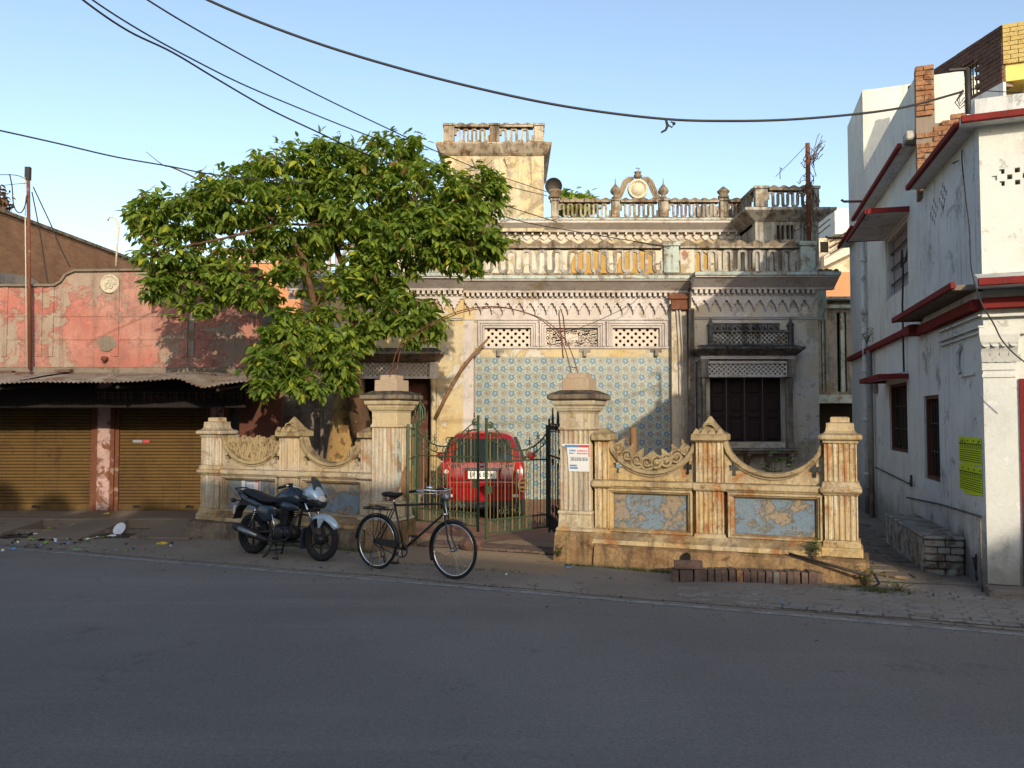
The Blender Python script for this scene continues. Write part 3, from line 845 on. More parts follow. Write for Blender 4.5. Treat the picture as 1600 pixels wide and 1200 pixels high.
# pilasters flanking the recess, damp brown corner stain block and service pipes
m = MB()
m.box(XC0-.002, XC0+.24, YW-.001, YW+.0, 0, 4.29); m.box(XC0+.0, XC0+.22, YF-.06, YF-.001, 0, 4.29)
H('pilaster', m, 'lilac')
px0, px1 = xat(1050,YF-.2), xat(1074,YF-.2)
m = MB(); m.box(px0, px1, YF-.2, YF-.001, 0, 4.84); m.box(px0-.05, px1+.05, YF-.25, YF-.001, 4.70, 4.80)
H('pilaster', m, 'cream')
m = MB(); m.box(px0-.09, px1+.10, YF-.33, YF-.26, 4.80, 4.95); m.box(px0-.02, px1+.04, YF-.30, YF-.261, 4.55, 4.80)
H('bracket', m, 'rust', bev=.02)
for dx, zz in ((-.10,4.8),(-.02,4.75)):
    m = MB(); m.tube([(px1+dx-.1, YF-.24, .1), (px1+dx-.09, YF-.24, 2.5), (px1+dx-.1, YF-.24, 3.7), (px1+dx-.16, YF-.25, zz)], .021, 6)
    H('drain_pipe', m, 'lilac')

# serpentine balustrade units (flat bar bent up, over, down and under)
def serp(step, h, w, d):
    r = step/4
    pts = [(-step/2, h/2), (-step/2, h-r-w/2)] + arc(-step/4, h-r-w/2, r, pi, 0, 8) + [(0, r+w/2)] + arc(step/4, r+w/2, r, pi, 2*pi, 8) + [(step/2, h/2)]
    m = MB(); m.ribbon(pts, w, 0, d)
    return m
def coping(x0, x1, y0, y1, z0, hh, step, amp, mat='coping'):
    m = MB(); n = max(1, round((x1-x0)/step)); P = [(x0, z0), (x1, z0)]
    k = 12
    for i in range(n*k, -1, -1):
        t = i/k
        P.append((x0+(x1-x0)*i/(n*k), z0+hh+amp*(.5-.5*cos(2*pi*t))))
    m.prism(P, 'y', y0, y1)
    return m
def balustrade(x0, x1, y, z0, h, step, w, d, posts, plinth=.06, cop=.10, amp=.08, cstep=None, pm={}, bm=None, stain='stained'):
    """posts = list of (x, width); panels of serpentine bars between them"""
    m = MB(); m.box(x0, x1, y-.05, y+d+.05, z0, z0+plinth); H('balustrade_base', m, stain, bev=.01)
    me = serp(step, h, w, d).mesh('baluster', M[bm or 'stained'])
    ps = sorted(posts)
    for px, pwid in ps:
        m = MB(); m.box(px-pwid/2, px+pwid/2, y-.06, y+d+.06, z0+plinth+.001, z0+plinth+h+cop*.6)
        m.box(px-pwid/2-.03, px+pwid/2+.03, y-.09, y+d+.09, z0+plinth+h+cop*.6, z0+plinth+h+cop+amp*.9)
        H('balustrade_post', m, pm.get(px, stain), bev=.012)
    for (pa, wa), (pb, wb) in zip(ps[:-1], ps[1:]):
        a, b = pa+wa/2+.03, pb-wb/2-.03
        n = max(1, round((b-a)/step)); s = (b-a)/n
        for i in range(n):
            put('baluster', me, HOUSE, Vector((a+(i+.5)*s, y, z0+plinth)) - ROOT['old_house'], scale=(s/step,1,1))
        H('coping', coping(a, b, y-.07, y+d+.07, z0+plinth+h+.002, cop, cstep or step, amp), 'coping', bev=.01)
        m = MB(); m.box(a, b, y-.09, y+d+.09, z0+plinth+h+.0, z0+plinth+h+.035); H('coping_lip', m, 'stained')
YP = 19.52
p1 = xat(1050, YP); p2 = xat(1264, YP)
balustrade(XL-.2, XR+.1, YP, 5.346, .585, .365, .075, .10, [(XL,.3),(-1.75,.28),(p1,.36),(p2,.36)], .05, .09, .09, .40, {p1:'mint', p2:'mint'}, 'turret')
m = MB(); m.box(p1+.22, p1+.55, YP-.015, YP+.10, 5.40, 5.97); pp = H('patched_panel', m, 'cream')
m = MB(); rp = random.Random(4); m.prism([(p1+.33+.10*cos(2*pi*i/11)*rp.uniform(.6,1.2), 5.82+.12*sin(2*pi*i/11)*rp.uniform(.6,1.2)) for i in range(11)], 'y', YP-.018, YP-.0151); H('bare_patch', m, 'redwall', pp)

# second floor, set back
Y2 = 22.4
def zz2(py): return zat(py, Y2)
X20, X21 = -4.3, 6.4
arches = [(xat(893,Y2), xat(953,Y2)), (xat(966,Y2), xat(1026,Y2)), (xat(1066,Y2), xat(1112,Y2))]
m = MB(); m.wall(X20, X21, 5.3, 7.02, Y2, Y2+.3, [])
H('upper_wall', m, 'cream')
m = MB(); m.box(X20, X20+.3, Y2+.301, 26.5, 5.3, 7.02); m.box(X21-.3, X21, Y2+.301, 26.5, 5.3, 7.02); m.box(X20, X21, Y2+.05, 26.5, 6.9, 7.1); H('upper_side_wall', m, 'cream')
for a, b in arches:
    m = MB(); c = (a+b)/2; r = (b-a)/2
    m.prism([(a,5.3),(b,5.3),(b,6.16)] + [(c+r*cos(pi*i/10), 6.16+.36*sin(pi*i/10)) for i in range(1,10)] + [(a,6.16)], 'y', Y2-.02, Y2-.002)
    fr = H('arched_shutter', m, 'yellowwood')
    m = MB()
    for q in range(20):
        z = 5.36+q*.055; hw = r if z < 6.16 else r*sqrt(max(.02, 1-((z-6.16)/.36)**2))
        m.box(c-hw+.03, c+hw-.03, Y2-.035, Y2-.021, z, z+.028)
    for x in (a, c-.025, b-.05): m.box(x, x+.05, Y2-.05, Y2-.0205, 5.31, 6.16)
    H('shutter_slat', m, 'yellowwood', fr)
    m = MB(); m.ribbon([(c+(r+.05)*cos(pi*i/12), 6.16+.42*sin(pi*i/12)) for i in range(13)], .09, Y2-.07, Y2-.001); H('arch_moulding', m, 'cream')
m = MB(); m.prism([(Y2-.001,7.0),(Y2-.12,7.0),(Y2-.15,7.06),(Y2-.38,7.2),(Y2-.38,7.26),(Y2-.001,7.26)], 'x', X20-.3, X21); H('upper_cornice', m, 'lilac')
m = MB(); m.box(X20-.3, X21, Y2-.41, Y2, 7.261, 7.32); H('cornice_edge', m, 'mint', bev=.01)
m = MB(); x = X20
while x < X21-.1:
    m.box(x, x+.05, Y2-.13, Y2-.001, 6.93, 6.998)
    m.prism([(x+.02,6.92),(x+.20,6.92),(x+.20,6.86),(x+.11,6.80),(x+.02,6.86)], 'y', Y2-.04, Y2-.001); x += .23
m.box(X20, X21, Y2-.05, Y2-.001, 6.63, 6.67)
H('dentil_band', m, 'lilac')
fx = [xat(867,Y2-.2,320), xat(962,Y2-.2,320), xat(1037,Y2-.2,320), xat(1131,Y2-.2,320)]
balustrade(xat(850,Y2), X21, Y2-.2, 7.321, .40, .233, .055, .08, [(fx[0],.20),(fx[1],.22),(fx[2],.26),(fx[3],.22),(fx[3]+.62,.12)], .06, .06, .05, .27)
for i, x in enumerate(fx):
    m = MB(); m.smooth = True
    b = 7.90
    sc = 1.0 if i in (1,2) else (1.35 if i == 0 else 1.15)
    m.lathe([(.10*sc,0),(.10*sc,.04),(.06*sc,.06),(.06*sc,.10),(.125*sc,.15),(.145*sc,.20),(.12*sc,.27),(.06*sc,.34),(.02*sc,.40),(.012,.50),(.004,.56)] if i < 3 and i > 0 else [(.13*sc,0),(.13*sc,.07),(.09*sc,.10),(.14*sc,.17),(.15*sc,.20),(.08*sc,.27),(.02,.33)], 14, (x, Y2-.16, b))
    H('finial', m, 'coping')
# crest: ringed disc, pot on top, drooping feathered wings
cx, cz = xat(997,Y2-.2,295), zat(295, Y2-.2)
m = MB(); m.smooth = True
m.lathe([(.17,-.03),(.17,.03),(.20,.03),(.21,-.045),(.255,-.06),(.275,-.03),(.275,.07),(.0,.07)], 26, (cx, Y2-.17, cz), 'y')
c0 = H('crest_disc', m, M['medallion'])
m = MB(); m.smooth = True
m.lathe([(.05,0),(.10,.04),(.115,.09),(.07,.15),(.10,.17),(.10,.19),(.03,.19)], 12, (cx, Y2-.16, cz+.28))
m.tube([(cx,Y2-.16,cz+.46),(cx+.01,Y2-.16,cz+.52),(cx+.06,Y2-.16,cz+.57),(cx-.05,Y2-.16,cz+.575)], .012, 5)
H('crest_pot', m, 'coping')
for sg in (-1, 1):
    m = MB()
    for k in range(3):
        P = [(cx+sg*(.10+.0*k),cz+.30-.03*k),(cx+sg*.26,cz+.31-.045*k),(cx+sg*(.38-.03*k),cz+.22-.05*k),(cx+sg*(.45-.04*k),cz+.05-.03*k),(cx+sg*(.52-.05*k),cz-.12),(cx+sg*(.60-.06*k),cz-.25)]
        m.ribbon(P, .06, Y2-.19+.015*k, Y2-.11)
    H('crest_wing', m, 'coping')

# corner turret at the right
YT = 21.0
tx0, tx1 = xat(1180,YT,350), xat(1279,YT,350)
sl = [(xat(px,YT,360)-.035, xat(px,YT,360)+.035, zat(374,YT), zat(352,YT)) for px in (1216,1223,1231,1238)]
m = MB(); m.wall(tx0, tx1, 5.3, 7.0, YT, YT+.2, sl); m.box(tx0, tx0+.2, YT+.201, 24.2, 5.3, 7.0); m.box(tx1-.2, tx1, YT+.201, 24.2, 5.3, 7.0)
m.box(tx0, tx1, YT+.25, 24.2, 6.9, 7.0)
H('turret_wall', m, 'turret')
m = MB(); m.box(tx0+.3, tx1-.3, YT+.22, YT+.24, 5.6, 6.85); H('dark_backing', m, 'dark')  # black sheet that darkens the turret slots from behind
m = MB()
o = .34
m.loft([[(tx0-.02,YT-.02,6.98),(tx1+.02,YT-.02,6.98),(tx1+.02,24.4,6.98),(tx0-.02,24.4,6.98)], [(tx0-o,YT-o,7.20),(tx1+o,YT-o,7.20),(tx1+o,24.6,7.20),(tx0-o,24.6,7.20)], [(tx0-o,YT-o,7.27),(tx1+o,YT-o,7.27),(tx1+o,24.6,7.27),(tx0-o,24.6,7.27)]])
H('turret_cornice', m, 'turret')
balustrade(tx0, tx1, YT, 7.271, .42, .26, .06, .08, [(tx0+.16,.32),(tx1-.11,.24)], .08, .07, .05, .27, {}, 'turret', 'turret')
# its left side parapet runs back
m = MB(); m.box(tx0+.02, tx0+.14, YT+.17, 24.0, 7.271, 7.42); H('balustrade_base', m, 'greywall')
me = serp(.26, .42, .06, .08).mesh('baluster', M['greywall'])
for i in range(10):
    put('baluster', me, HOUSE, Vector((tx0+.04, YT+.45+i*.26, 7.36)) - ROOT['old_house'], (0,0,pi/2))
m = MB(); m.box(tx0-.02, tx0+.18, YT+.17, 24.0, 7.79, 7.90); H('coping', m, 'coping')
m = MB(); m.box(tx0-.01, tx0+.22, 22.9, 23.2, 7.271, 8.0); m.box(tx0-.9, tx0, 23.6, 23.8, 7.27, 8.05); H('balustrade_post', m, 'greywall')

# square tower
YO = 22.2
ox0, ox1 = xat(693,YO,260), xat(850,YO,260)
m = MB(); m.wall(ox0, ox1, 7.0, 9.10, YO, YO+.3); m.box(ox0, ox0+.3, YO+.301, 25.3, 5.3, 9.10); m.box(ox1-.3, ox1, YO+.301, 25.3, 7.0, 9.10); m.box(ox0,ox1,25.0,25.3,7.0,9.1)
m.box(ox0+.301, ox1-.301, YO+.31, 24.99, 8.9, 9.10)
H('tower_wall', m, 'tower')
m = MB(); o = .2
m.loft([[(ox0-.02,YO-.02,9.06),(ox1+.02,YO-.02,9.06),(ox1+.02,25.32,9.06),(ox0-.02,25.32,9.06)], [(ox0-o*.4,YO-o*.4,9.12),(ox1+o*.4,YO-o*.4,9.12),(ox1+o*.4,25.4,9.12),(ox0-o*.4,25.4,9.12)], [(ox0-o,YO-o,9.33),(ox1+o,YO-o,9.33),(ox1+o,25.6,9.33),(ox0-o,25.6,9.33)], [(ox0-o,YO-o,9.38),(ox1+o,YO-o,9.38),(ox1+o,25.6,9.38),(ox0-o,25.6,9.38)]])
H('tower_cornice', m, 'stained')
tp = [(ox0+.15,.28),((ox0+ox1)/2+.02,.26),(ox1-.14,.26)]
balustrade(ox0, ox1, YO, 9.381, .40, .255, .06, .09, tp, .05, .06, .045, .27)
for yy in (25.2,):
    m = MB(); m.box(ox0, ox1, yy, yy+.1, 9.381, 9.43); H('balustrade_base', m, 'stained')
    me = serp(.255, .40, .06, .09).mesh('baluster', M['stained'])
    for i in range(10): put('baluster', me, HOUSE, Vector((ox0+.14+i*.26, yy, 9.43)) - ROOT['old_house'])
    m = MB(); m.box(ox0, ox1, yy-.03, yy+.12, 9.83, 9.93); H('coping', m, 'coping')
for xx in (ox0, ox1-.1):
    m = MB(); m.box(xx, xx+.1, YO+.2, 25.2, 9.381, 9.44); m.box(xx-.02, xx+.12, YO+.2, 25.2, 9.83, 9.92)
    for i in range(8): m.box(xx+.02, xx+.08, YO+.4+i*.34, YO+.5+i*.34, 9.44, 9.83)
    H('side_balustrade', m, 'stained')
for px in (748, 798):
    x = xat(px, YO, 260); m = MB()
    m.box(x-.09, x+.09, YO-.03, YO-.001, zat(318,YO), zat(262,YO))
    m.box(x-.06, x+.06, YO-.055, YO-.0305, zat(312,YO), zat(266,YO))
    H('tower_pilaster', m, 'tower')
    m = MB(); m.loft([[(x-.08,YO-.04,zat(262,YO)),(x+.08,YO-.04,zat(262,YO)),(x+.08,YO-.001,zat(262,YO)),(x-.08,YO-.001,zat(262,YO))], [(x-.17,YO-.10,zat(250,YO)),(x+.17,YO-.10,zat(250,YO)),(x+.17,YO-.001,zat(250,YO)),(x-.17,YO-.001,zat(250,YO))], [(x-.18,YO-.10,zat(247,YO)),(x+.18,YO-.10,zat(247,YO)),(x+.18,YO-.001,zat(247,YO)),(x-.18,YO-.001,zat(247,YO))]])
    m.box(x-.12, x+.12, YO-.07, YO-.001, zat(322,YO), zat(318,YO)-.002)
    H('pilaster_capital', m, 'tower')
m = MB(); m.box(ox0-.1, ox1+.05, YO-.13, YO-.001, 7.30, 7.345); H('tower_ledge', m, 'mint')

# bay window with pierced hood
wx0, wx1 = xat(1096,YB-.3), xat(1243,YB-.3)
for a, b in ((wx0, wx0+.16), (wx1-.16, wx1)):
    m = MB(); c = (a+b)/2
    m.box(a, b, YB-.30, YB-.001, 2.92, 3.28); m.box(a-.02, b+.02, YB-.32, YB-.0, 3.28, 3.34)
    m.lathe([(.06,1.28),(.075,1.34),(.055,1.40),(.06,1.52),(.045,1.58),(.042,2.2),(.045,2.72),(.065,2.78),(.065,2.92)], 10, (c, YB-.2, 0))
    m.box(a+.01, b-.01, YB-.12, YB-.001, 1.28, 2.92)
    H('window_column', m, 'greywall')
m = MB(); m.box(wx0+.161, wx1-.161, YB-.24, YB-.14, 2.93, 2.98); m.box(wx0+.161, wx1-.161, YB-.25, YB-.13, 3.24, 3.30); m.box(wx0, wx1, YB-.30, YB-.02, 3.342, 3.42)
H('window_lintel', m, 'bay')
H('jali_screen', jali(wx0+.162, wx1-.162, 2.98, 3.24, YB-.21, 17, 5, .029, .03), 'jalilight')
m = MB(); hx0, hx1 = xat(1084,YB-.5), xat(1258,YB-.5)
m.loft([[(wx0-.02,YB-.32,3.42),(wx1+.02,YB-.32,3.42),(wx1+.02,YB,3.42),(wx0-.02,YB,3.42)], [(hx0,YB-.58,3.56),(hx1,YB-.58,3.56),(hx1,YB,3.56),(hx0,YB,3.56)], [(hx0,YB-.58,3.60),(hx1,YB-.58,3.60),(hx1,YB,3.60),(hx0,YB,3.60)], [(wx0,YB-.2,3.68),(wx1,YB-.2,3.68),(wx1,YB,3.68),(wx0,YB,3.68)]])
H('window_hood', m, 'grime')
m = MB()
for i in range(38):
    x = hx0+.03+i*(hx1-hx0-.06)/37; m.sphere((x, YB-.58, 3.60), .02, 6, 4)
H('bead_row', m, 'grime')
gx0, gx1 = xat(1112,YB-.12), xat(1236,YB-.12)
m = MB(); m.box(gx0, gx1, YB-.16, YB-.05, 3.68, 3.72); m.box(gx0, gx1, YB-.16, YB-.05, 3.98, 4.03)
for a in (gx0-.06, gx1-.04):
    m.box(a, a+.1, YB-.18, YB-.03, 3.68, 4.12); m.sq(a+.05, YB-.1, [(.06,4.12),(.075,4.15),(.03,4.24),(.004,4.33)])
m.box(gx0+.05, gx1-.25, YB-.14, YB-.05, 4.17, 4.20)
H('hood_parapet', m, 'grime')
H('jali_screen', jali(gx0+.05, gx1-.05, 3.72, 3.98, YB-.12, 16, 5, .030, .04), 'turret')
m = MB(); n = 11
for i in range(n):
    x = gx0+.06+i*(gx1-gx0-.32)/n
    m.prism([(x,4.035),(x+.03,4.035),(x+.08,4.12),(x+.13,4.035),(x+.15,4.035),(x+.15,4.165),(x,4.165)], 'y', YB-.13, YB-.07)
H('hood_cresting', m, 'grime')
m = MB(); m.box(xat(1090,YB-.2), wx0-.001, YB-.25, YB-.001, 1.0, 3.3); H('side_panel', m, 'grime')
m = MB(); m.loft([[(xat(1073,YB-.1),YB-.09,.1),(xat(1085,YB-.1),YB-.09,.1),(xat(1085,YB-.1),YB-.02,.1),(xat(1073,YB-.1),YB-.02,.1)],[(xat(1078,YB-.1),YB-.09,4.55),(xat(1086,YB-.1),YB-.09,4.55),(xat(1086,YB-.1),YB-.02,4.55),(xat(1078,YB-.1),YB-.02,4.55)]]); H('dark_gap_board', m, 'shadewall')  # dark board strip painted for the shaded gap between pilaster and bay
m = MB(); m.box(wx0-.08, wx1+.08, YB-.36, YB-.001, 1.22, 1.278); m.box(wx0-.02, wx1+.02, YB-.30, YB-.001, 1.16, 1.219)
for i in range(5):
    x = wx0+.1+i*(wx1-wx0-.2)/4; m.prism([(YB-.001,.82),(YB-.001,1.159),(YB-.28,1.159),(YB-.28,1.10)], 'x', x-.05, x+.05)
H('window_sill', m, 'greywall', bev=.01)
# the four leaf folding shutter, each leaf framed and panelled
lw = (WX1-WX0-.04)/4
for i in range(4):
    a = WX0+.02+i*lw
    m = MB(); m.box(a+.006, a+lw-.006, YB+.24, YB+.28, 1.42, 2.93); 
    lf = H('shutter_leaf', m, 'darkwood')
    m = MB()
    for z0, z1 in ((1.46,1.90),(1.97,2.06),(2.13,2.50),(2.56,2.88)):
        m.loft([[(a+.07,YB+.239,z0),(a+lw-.07,YB+.239,z0),(a+lw-.07,YB+.239,z1),(a+.07,YB+.239,z1)], [(a+.10,YB+.215,z0+.03),(a+lw-.10,YB+.215,z0+.03),(a+lw-.10,YB+.215,z1-.03),(a+.10,YB+.215,z1-.03)]])
    H('shutter_panel', m, 'darkwood', lf)

# doorway of the left wing
m = MB(); dx1 = xat(684,YW-.3); dx0 = xat(556,YW-.3)
m.loft([[(dx0,YW-.25,3.30),(dx1-.1,YW-.25,3.30),(dx1-.1,YW,3.30),(dx0,YW,3.30)], [(dx0,YW-.5,3.46),(dx1+.12,YW-.5,3.46),(dx1+.12,YW,3.46),(dx0,YW,3.46)], [(dx0,YW-.5,3.51),(dx1+.12,YW-.5,3.51),(dx1+.12,YW,3.51),(dx0,YW,3.51)], [(dx0,YW-.2,3.62),(dx1-.05,YW-.2,3.62),(dx1-.05,YW,3.62),(dx0,YW,3.62)]])
H('door_hood', m, 'coping')
H('jali_screen', jali(DX0, DX1, 2.955, 3.28, YW-.16, 15, 6, .030, .03), 'jali')
m = MB(); m.box(DX0, DX1, YW-.2, YW-.08, 2.90, 2.953); m.box(DX1+.0, DX1+.18, YW-.24, YW-.001, 2.90, 3.29); H('door_lintel', m, 'jali')
m = MB(); m.lathe([(.09,.1),(.09,.5),(.065,.55),(.058,1.6),(.06,2.7),(.08,2.8),(.08,2.9)], 12, (DX1+.08, YW-.16, 0)); m.box(DX1+.15, DX1+.2, YW-.06, YW-.001, .1, 2.9)
H('door_column', m, 'ochre')
m = MB(); a, b = DX1-.75, DX1-.01
m.box(a, b, YW+.30, YW+.36, .26, 2.92); d = H('door_leaf', m, 'redwood')
m = MB()
for z0, z1 in ((.4,1.1),(1.25,2.0),(2.1,2.8)): m.box(a+.12, b-.12, YW+.28, YW+.2995, z0, z1)
H('door_panel', m, 'redwood', d)
m = MB(); m.box(DX0-.2, DX1+.3, YW-.5, YW+.34, .04, .245); H('door_step', m, 'greywall', bev=.01)
m = MB(); x = xat(738,YF-.1); m.box(x-.04, x+.06, YF-.25, YF-.06, 1.98, 2.10); H('hinge_block', m, 'redwood')

# left side: grey lower wing and its old upper parapet behind the tree
m = MB(); m.box(XL,XL+.25, 19.3, 19.649, 0, 5.0); H('corner_pier', m, 'greywall')
# pale back wall and ledges of the house seen over the alley
YA = 22.6
ax0, ax1 = XR+.002, 10.6
slots = [(xat(1284,YA), xat(1291,YA), zat(610,YA), zat(498,YA)), (xat(1309,YA), xat(1324,YA), zat(612,YA), zat(488,YA))]
m = MB(); m.wall(ax0, ax1, 2.5, 5.15, YA, YA+.3, slots); H('alley_wall', m, 'greywall')
m = MB(); m.box(ax0, ax1, YA+.301, YA+.32, 2.5, 5.1); H('dark_backing', m, 'dark')  # black sheet painted for the dark behind the alley slots
m = MB(); m.box(ax0, ax1, YA+1.6, YA+1.7, 0, 2.7); m.box(ax0, ax1, YA+.32, YA+1.6, 2.51, 2.6); H('dark_passage_fill', m, 'dark')  # black boxes painted for the shaded passage below
m = MB()
for s in slots: x = (s[0]+s[1])/2; m.box(x-.01, x+.10, YA+.05, YA+.15, s[2], s[3])
H('louvre_post', m, 'mint')
m = MB(); m.box(ax0, ax1, YA-.42, YA+.3, 5.16, 5.24); m.box(ax0, ax1, YA-.25, YA-.001, 4.95, 5.05); m.box(ax0, ax1, YA-.12, YA-.001, 2.38, 2.62); H('alley_ledge', m, 'mint', bev=.01)
m = MB(); q = xat(1303, 19.6); m.box(XR+.06, XR+.36, 19.6, 19.9, 4.4, 5.24) if False else m.box(XR+.22, XR+.48, 20.2, 20.5, 4.35, 5.6); H('water_box', m, 'mint', bev=.02)
m = MB()
for i in range(9): m.sphere((XR-.05+.06*i, 19.25+.05*(i%3), 5.37+.04*(i%2)), .07, 7, 5, (1,1,.7))
H('rubble', m, 'coping')
# ------------------------------------------------------------------ boundary walls (their own frame: x along the wall, -y towards the road)
def cross_half(x, z, sg):
    """half outline of a cross shaped hole, bottom to top, bulging to side sg"""
    return [(x, z-.10), (x+sg*.026, z-.10), (x+sg*.026, z-.035), (x+sg*.062, z-.035), (x+sg*.062, z+.035), (x+sg*.026, z+.035), (x+sg*.026, z+.10), (x, z+.10)]

def fluted(hw, hd, n, dep=.014):
    """plan of a pier shaft with grooves on its front and sides"""
    P = []
    st = 2*hw/n
    for i in range(n):
        x = -hw+i*st
        P += [(x+st*.10, -hd), (x+st*.28, -hd+dep), (x+st*.60, -hd+dep), (x+st*.78, -hd)]
    n2 = max(2, int(n*hd/hw)); st = 2*hd/n2
    for i in range(n2):
        y = -hd+i*st
        P += [(hw, y+st*.22), (hw-dep, y+st*.40), (hw-dep, y+st*.72), (hw, y+st*.9)]
    P.append((hw, hd))
    P.append((-hw, hd))
    for i in range(n2):
        y = hd-i*st
        P += [(-hw, y-st*.10), (-hw+dep, y-st*.28), (-hw+dep, y-st*.6), (-hw, y-st*.78)]
    return P

def boundary(sg, origin, label, mat, fill):
    t = thing('boundary_wall', label, 'wall', tuple(origin), ANG, 'boundary walls either side of the gate')
    P = lambda name, mb, m=mat, parent=None, bev=.008: obj(name, mb, M[m], parent or t, bev, world=False)
    X = lambda d: sg*d
    def bx(m, d0, d1, y0, y1, z0, z1):
        a, b = sorted((X(d0), X(d1))); m.box(a, b, y0, y1, z0, z1)
    # plinth, lumpy and worn
    m = MB(); rings = []
    for i in range(29):
        d = .30 + (3.64-.30)*i/28
        w = .03*noise.noise((d*2.1, 4+sg, 0)); w2 = .02*noise.noise((d*3.3, 9, sg))
        rings.append([(X(d), -.38+w, -.02), (X(d), -.36+w, .14), (X(d), -.33+w*.8, .27+w2), (X(d), -.30, .30+w2), (X(d), .3, .30), (X(d), .3, -.02)])
    m.loft(rings); P('plinth', m, 'plinth' if sg > 0 else 'plinthgrey', bev=0)
    m = MB(); a, b = sorted((X(.26), X(3.12)))
    m.prism([(-.28,.30),(-.27,.36),(-.17,.455),(.17,.455),(.17,.30)], 'x', a, b); P('base_course', m, 'wallbuff')
    m = MB(); bx(m, .26, 3.12, -.055, .12, .456, 1.03); P('dado', m)
    for d0, d1 in ((.475,1.51),(2.05,3.08)):
        m = MB(); bx(m, d0+.035, d1-.035, -.064, -.056, .505, .965); P('painted_panel', m, 'bluepanel' if sg > 0 else 'bluepanel', bev=0)
        m = MB()
        for e, dd in ((0,.15),(.025,.125),(.045,.095)):
            bx(m, d0-.045+e, d0-.02+e, -dd, -.056, .456, 1.029); bx(m, d1+.02-e, d1+.045-e, -dd, -.056, .456, 1.029)
            bx(m, d0-.02+e, d1+.02-e, -dd, -.056, .975+.02-e*.8, 1.0285-e*.8); bx(m, d0-.02+e, d1+.02-e, -dd, -.056, .457+e*.3, .485+e*.3)
        P('panel_frame', m, bev=.005)
    m = MB(); a, b = sorted((X(.26), X(3.14)))
    m.prism([(.14,1.031),(-.155,1.031),(-.155,1.05),(-.18,1.06),(-.18,1.125),(-.15,1.14),(.14,1.14)], 'x', a, b); P('rail', m)
    # swag topped upper wall with cross holes
    for bi, (d0, d1) in enumerate(((.44,1.60),(1.96,3.15))):
        c, hwid = (d0+d1)/2, (d1-d0)/2
        zt = 1.655; sag = .42
        cur = lambda d: zt - sag*max(0.0, 1-((d-c)/hwid)**2)**.62
        N = 22
        ds = [d0 + (d1-d0)*i/N for i in range(N+1)]
        h0, h1 = d0+.115, d1-.115; hz = 1.33
        m = MB()
        def piece(a, b, left=None, right=None):
            top = [(X(d), cur(d)) for d in [b] + [d for d in reversed(ds) if a < d < b] + [a]]
            poly = [(X(a), 1.141), (X(b), 1.141)]
            if right is not None: poly = poly[:1] + [(X(b),1.141)] + [(X(p[0]), p[1]) for p in right]
            poly += top
            if left is not None: poly += [(X(p[0]), p[1]) for p in reversed(left)]
            m.prism(poly, 'y', -.075, .075)
        piece(d0, h0, None, cross_half(h0, hz, -1)); piece(h0, h1, cross_half(h0, hz, 1), cross_half(h1, hz, -1)); piece(h1, d1, cross_half(h1, hz, 1), None)
        P('swag_wall', m, mat, bev=0)
        m = MB(); m.ribbon([(X(d), cur(d)+.012) for d in ds], .055, -.115, .10); P('swag_rim', m, 'carving')
        m = MB(); m.ribbon([(X(d), cur(d)-.035) for d in ds[1:-1]], .02, -.095, -.076); P('swag_bead', m, 'carving', bev=0)
        kind = fill[bi]
        if kind == 'scrolls':
            m = MB()
            for k in range(8):
                f = -.86 + k*.245; d = c + hwid*f*.93
                r = .085 if k in (0,7) else .10
                zc = cur(d)+.05+r*.85
                for rr, ww in ((1,.036),):
                    m.ribbon([(p[0], p[2]) for p in spiral(X(d), zc, r, .016, -pi/2+.4*k, -1.7*(1 if k < 4 else -1)*sg, 22)], ww, -.07, .05)
                m.prism([(X(d)-.06, zc+r*.6), (X(d)+.06, zc+r*.6), (X(d)+.07*sg*(1 if k<4 else -1), zc+r*1.55)], 'y', -.04, .03)
                m.sphere((X(d), -.06, zc), .028, 8, 5)
            N2 = 16
            top = [(X(d0+.05+(d1-d0-.1)*i/N2), cur(d0+.05+(d1-d0-.1)*i/N2)+.09+.03*sin(i*2.2)) for i in range(N2+1)]
            bot = [(X(d0+.05+(d1-d0-.1)*i/N2), cur(d0+.05+(d1-d0-.1)*i/N2)+.02) for i in range(N2, -1, -1)]
            m.prism(top+bot, 'y', -.03, .03)
            # broken leaf tips where the carving is lost
            for dd, hh in ((d0+.10,.16),(d1-.12,.15),(d1-.04,.12)):
                m.loft([[(X(dd)-.03,-.03,cur(dd)+.05),(X(dd)+.03,-.03,cur(dd)+.05),(X(dd)+.03,.03,cur(dd)+.05),(X(dd)-.03,.03,cur(dd)+.05)], [(X(dd)+.03,-.01,cur(dd)+hh),(X(dd)+.06,-.01,cur(dd)+hh-.02),(X(dd)+.06,.01,cur(dd)+hh-.02),(X(dd)+.03,.01,cur(dd)+hh)]])
            P('scroll_carving', m, 'carving', bev=.004)
        elif kind == 'fan':
            m = MB(); zf = 1.60
            e = [d for d in ds if cur(d) < zf-.01]
            ed = e[0]-.02, e[-1]+.02
            m.prism([(X(ed[0]), zf), *[(X(d), cur(d)+.02) for d in e], (X(ed[1]), zf)], 'y', -.02, .04)
            for k in range(9):
                d = ed[0]+.10+(ed[1]-ed[0]-.2)*k/8
                for q in (-1, 1):
                    z0 = cur(d)+.07; z1 = zf-.02
                    if z1-z0 < .08: continue
                    dx = q*.042
                    m.ribbon([(X(d), z0), (X(d+dx*1.1), z0+(z1-z0)*.45), (X(d+dx*.9), z0+(z1-z0)*.75), (X(d+dx*.15), z1)], .022, -.055, -.019)
                m.sphere((X(d), -.03, cur(d)+.06), .03, 6, 4)
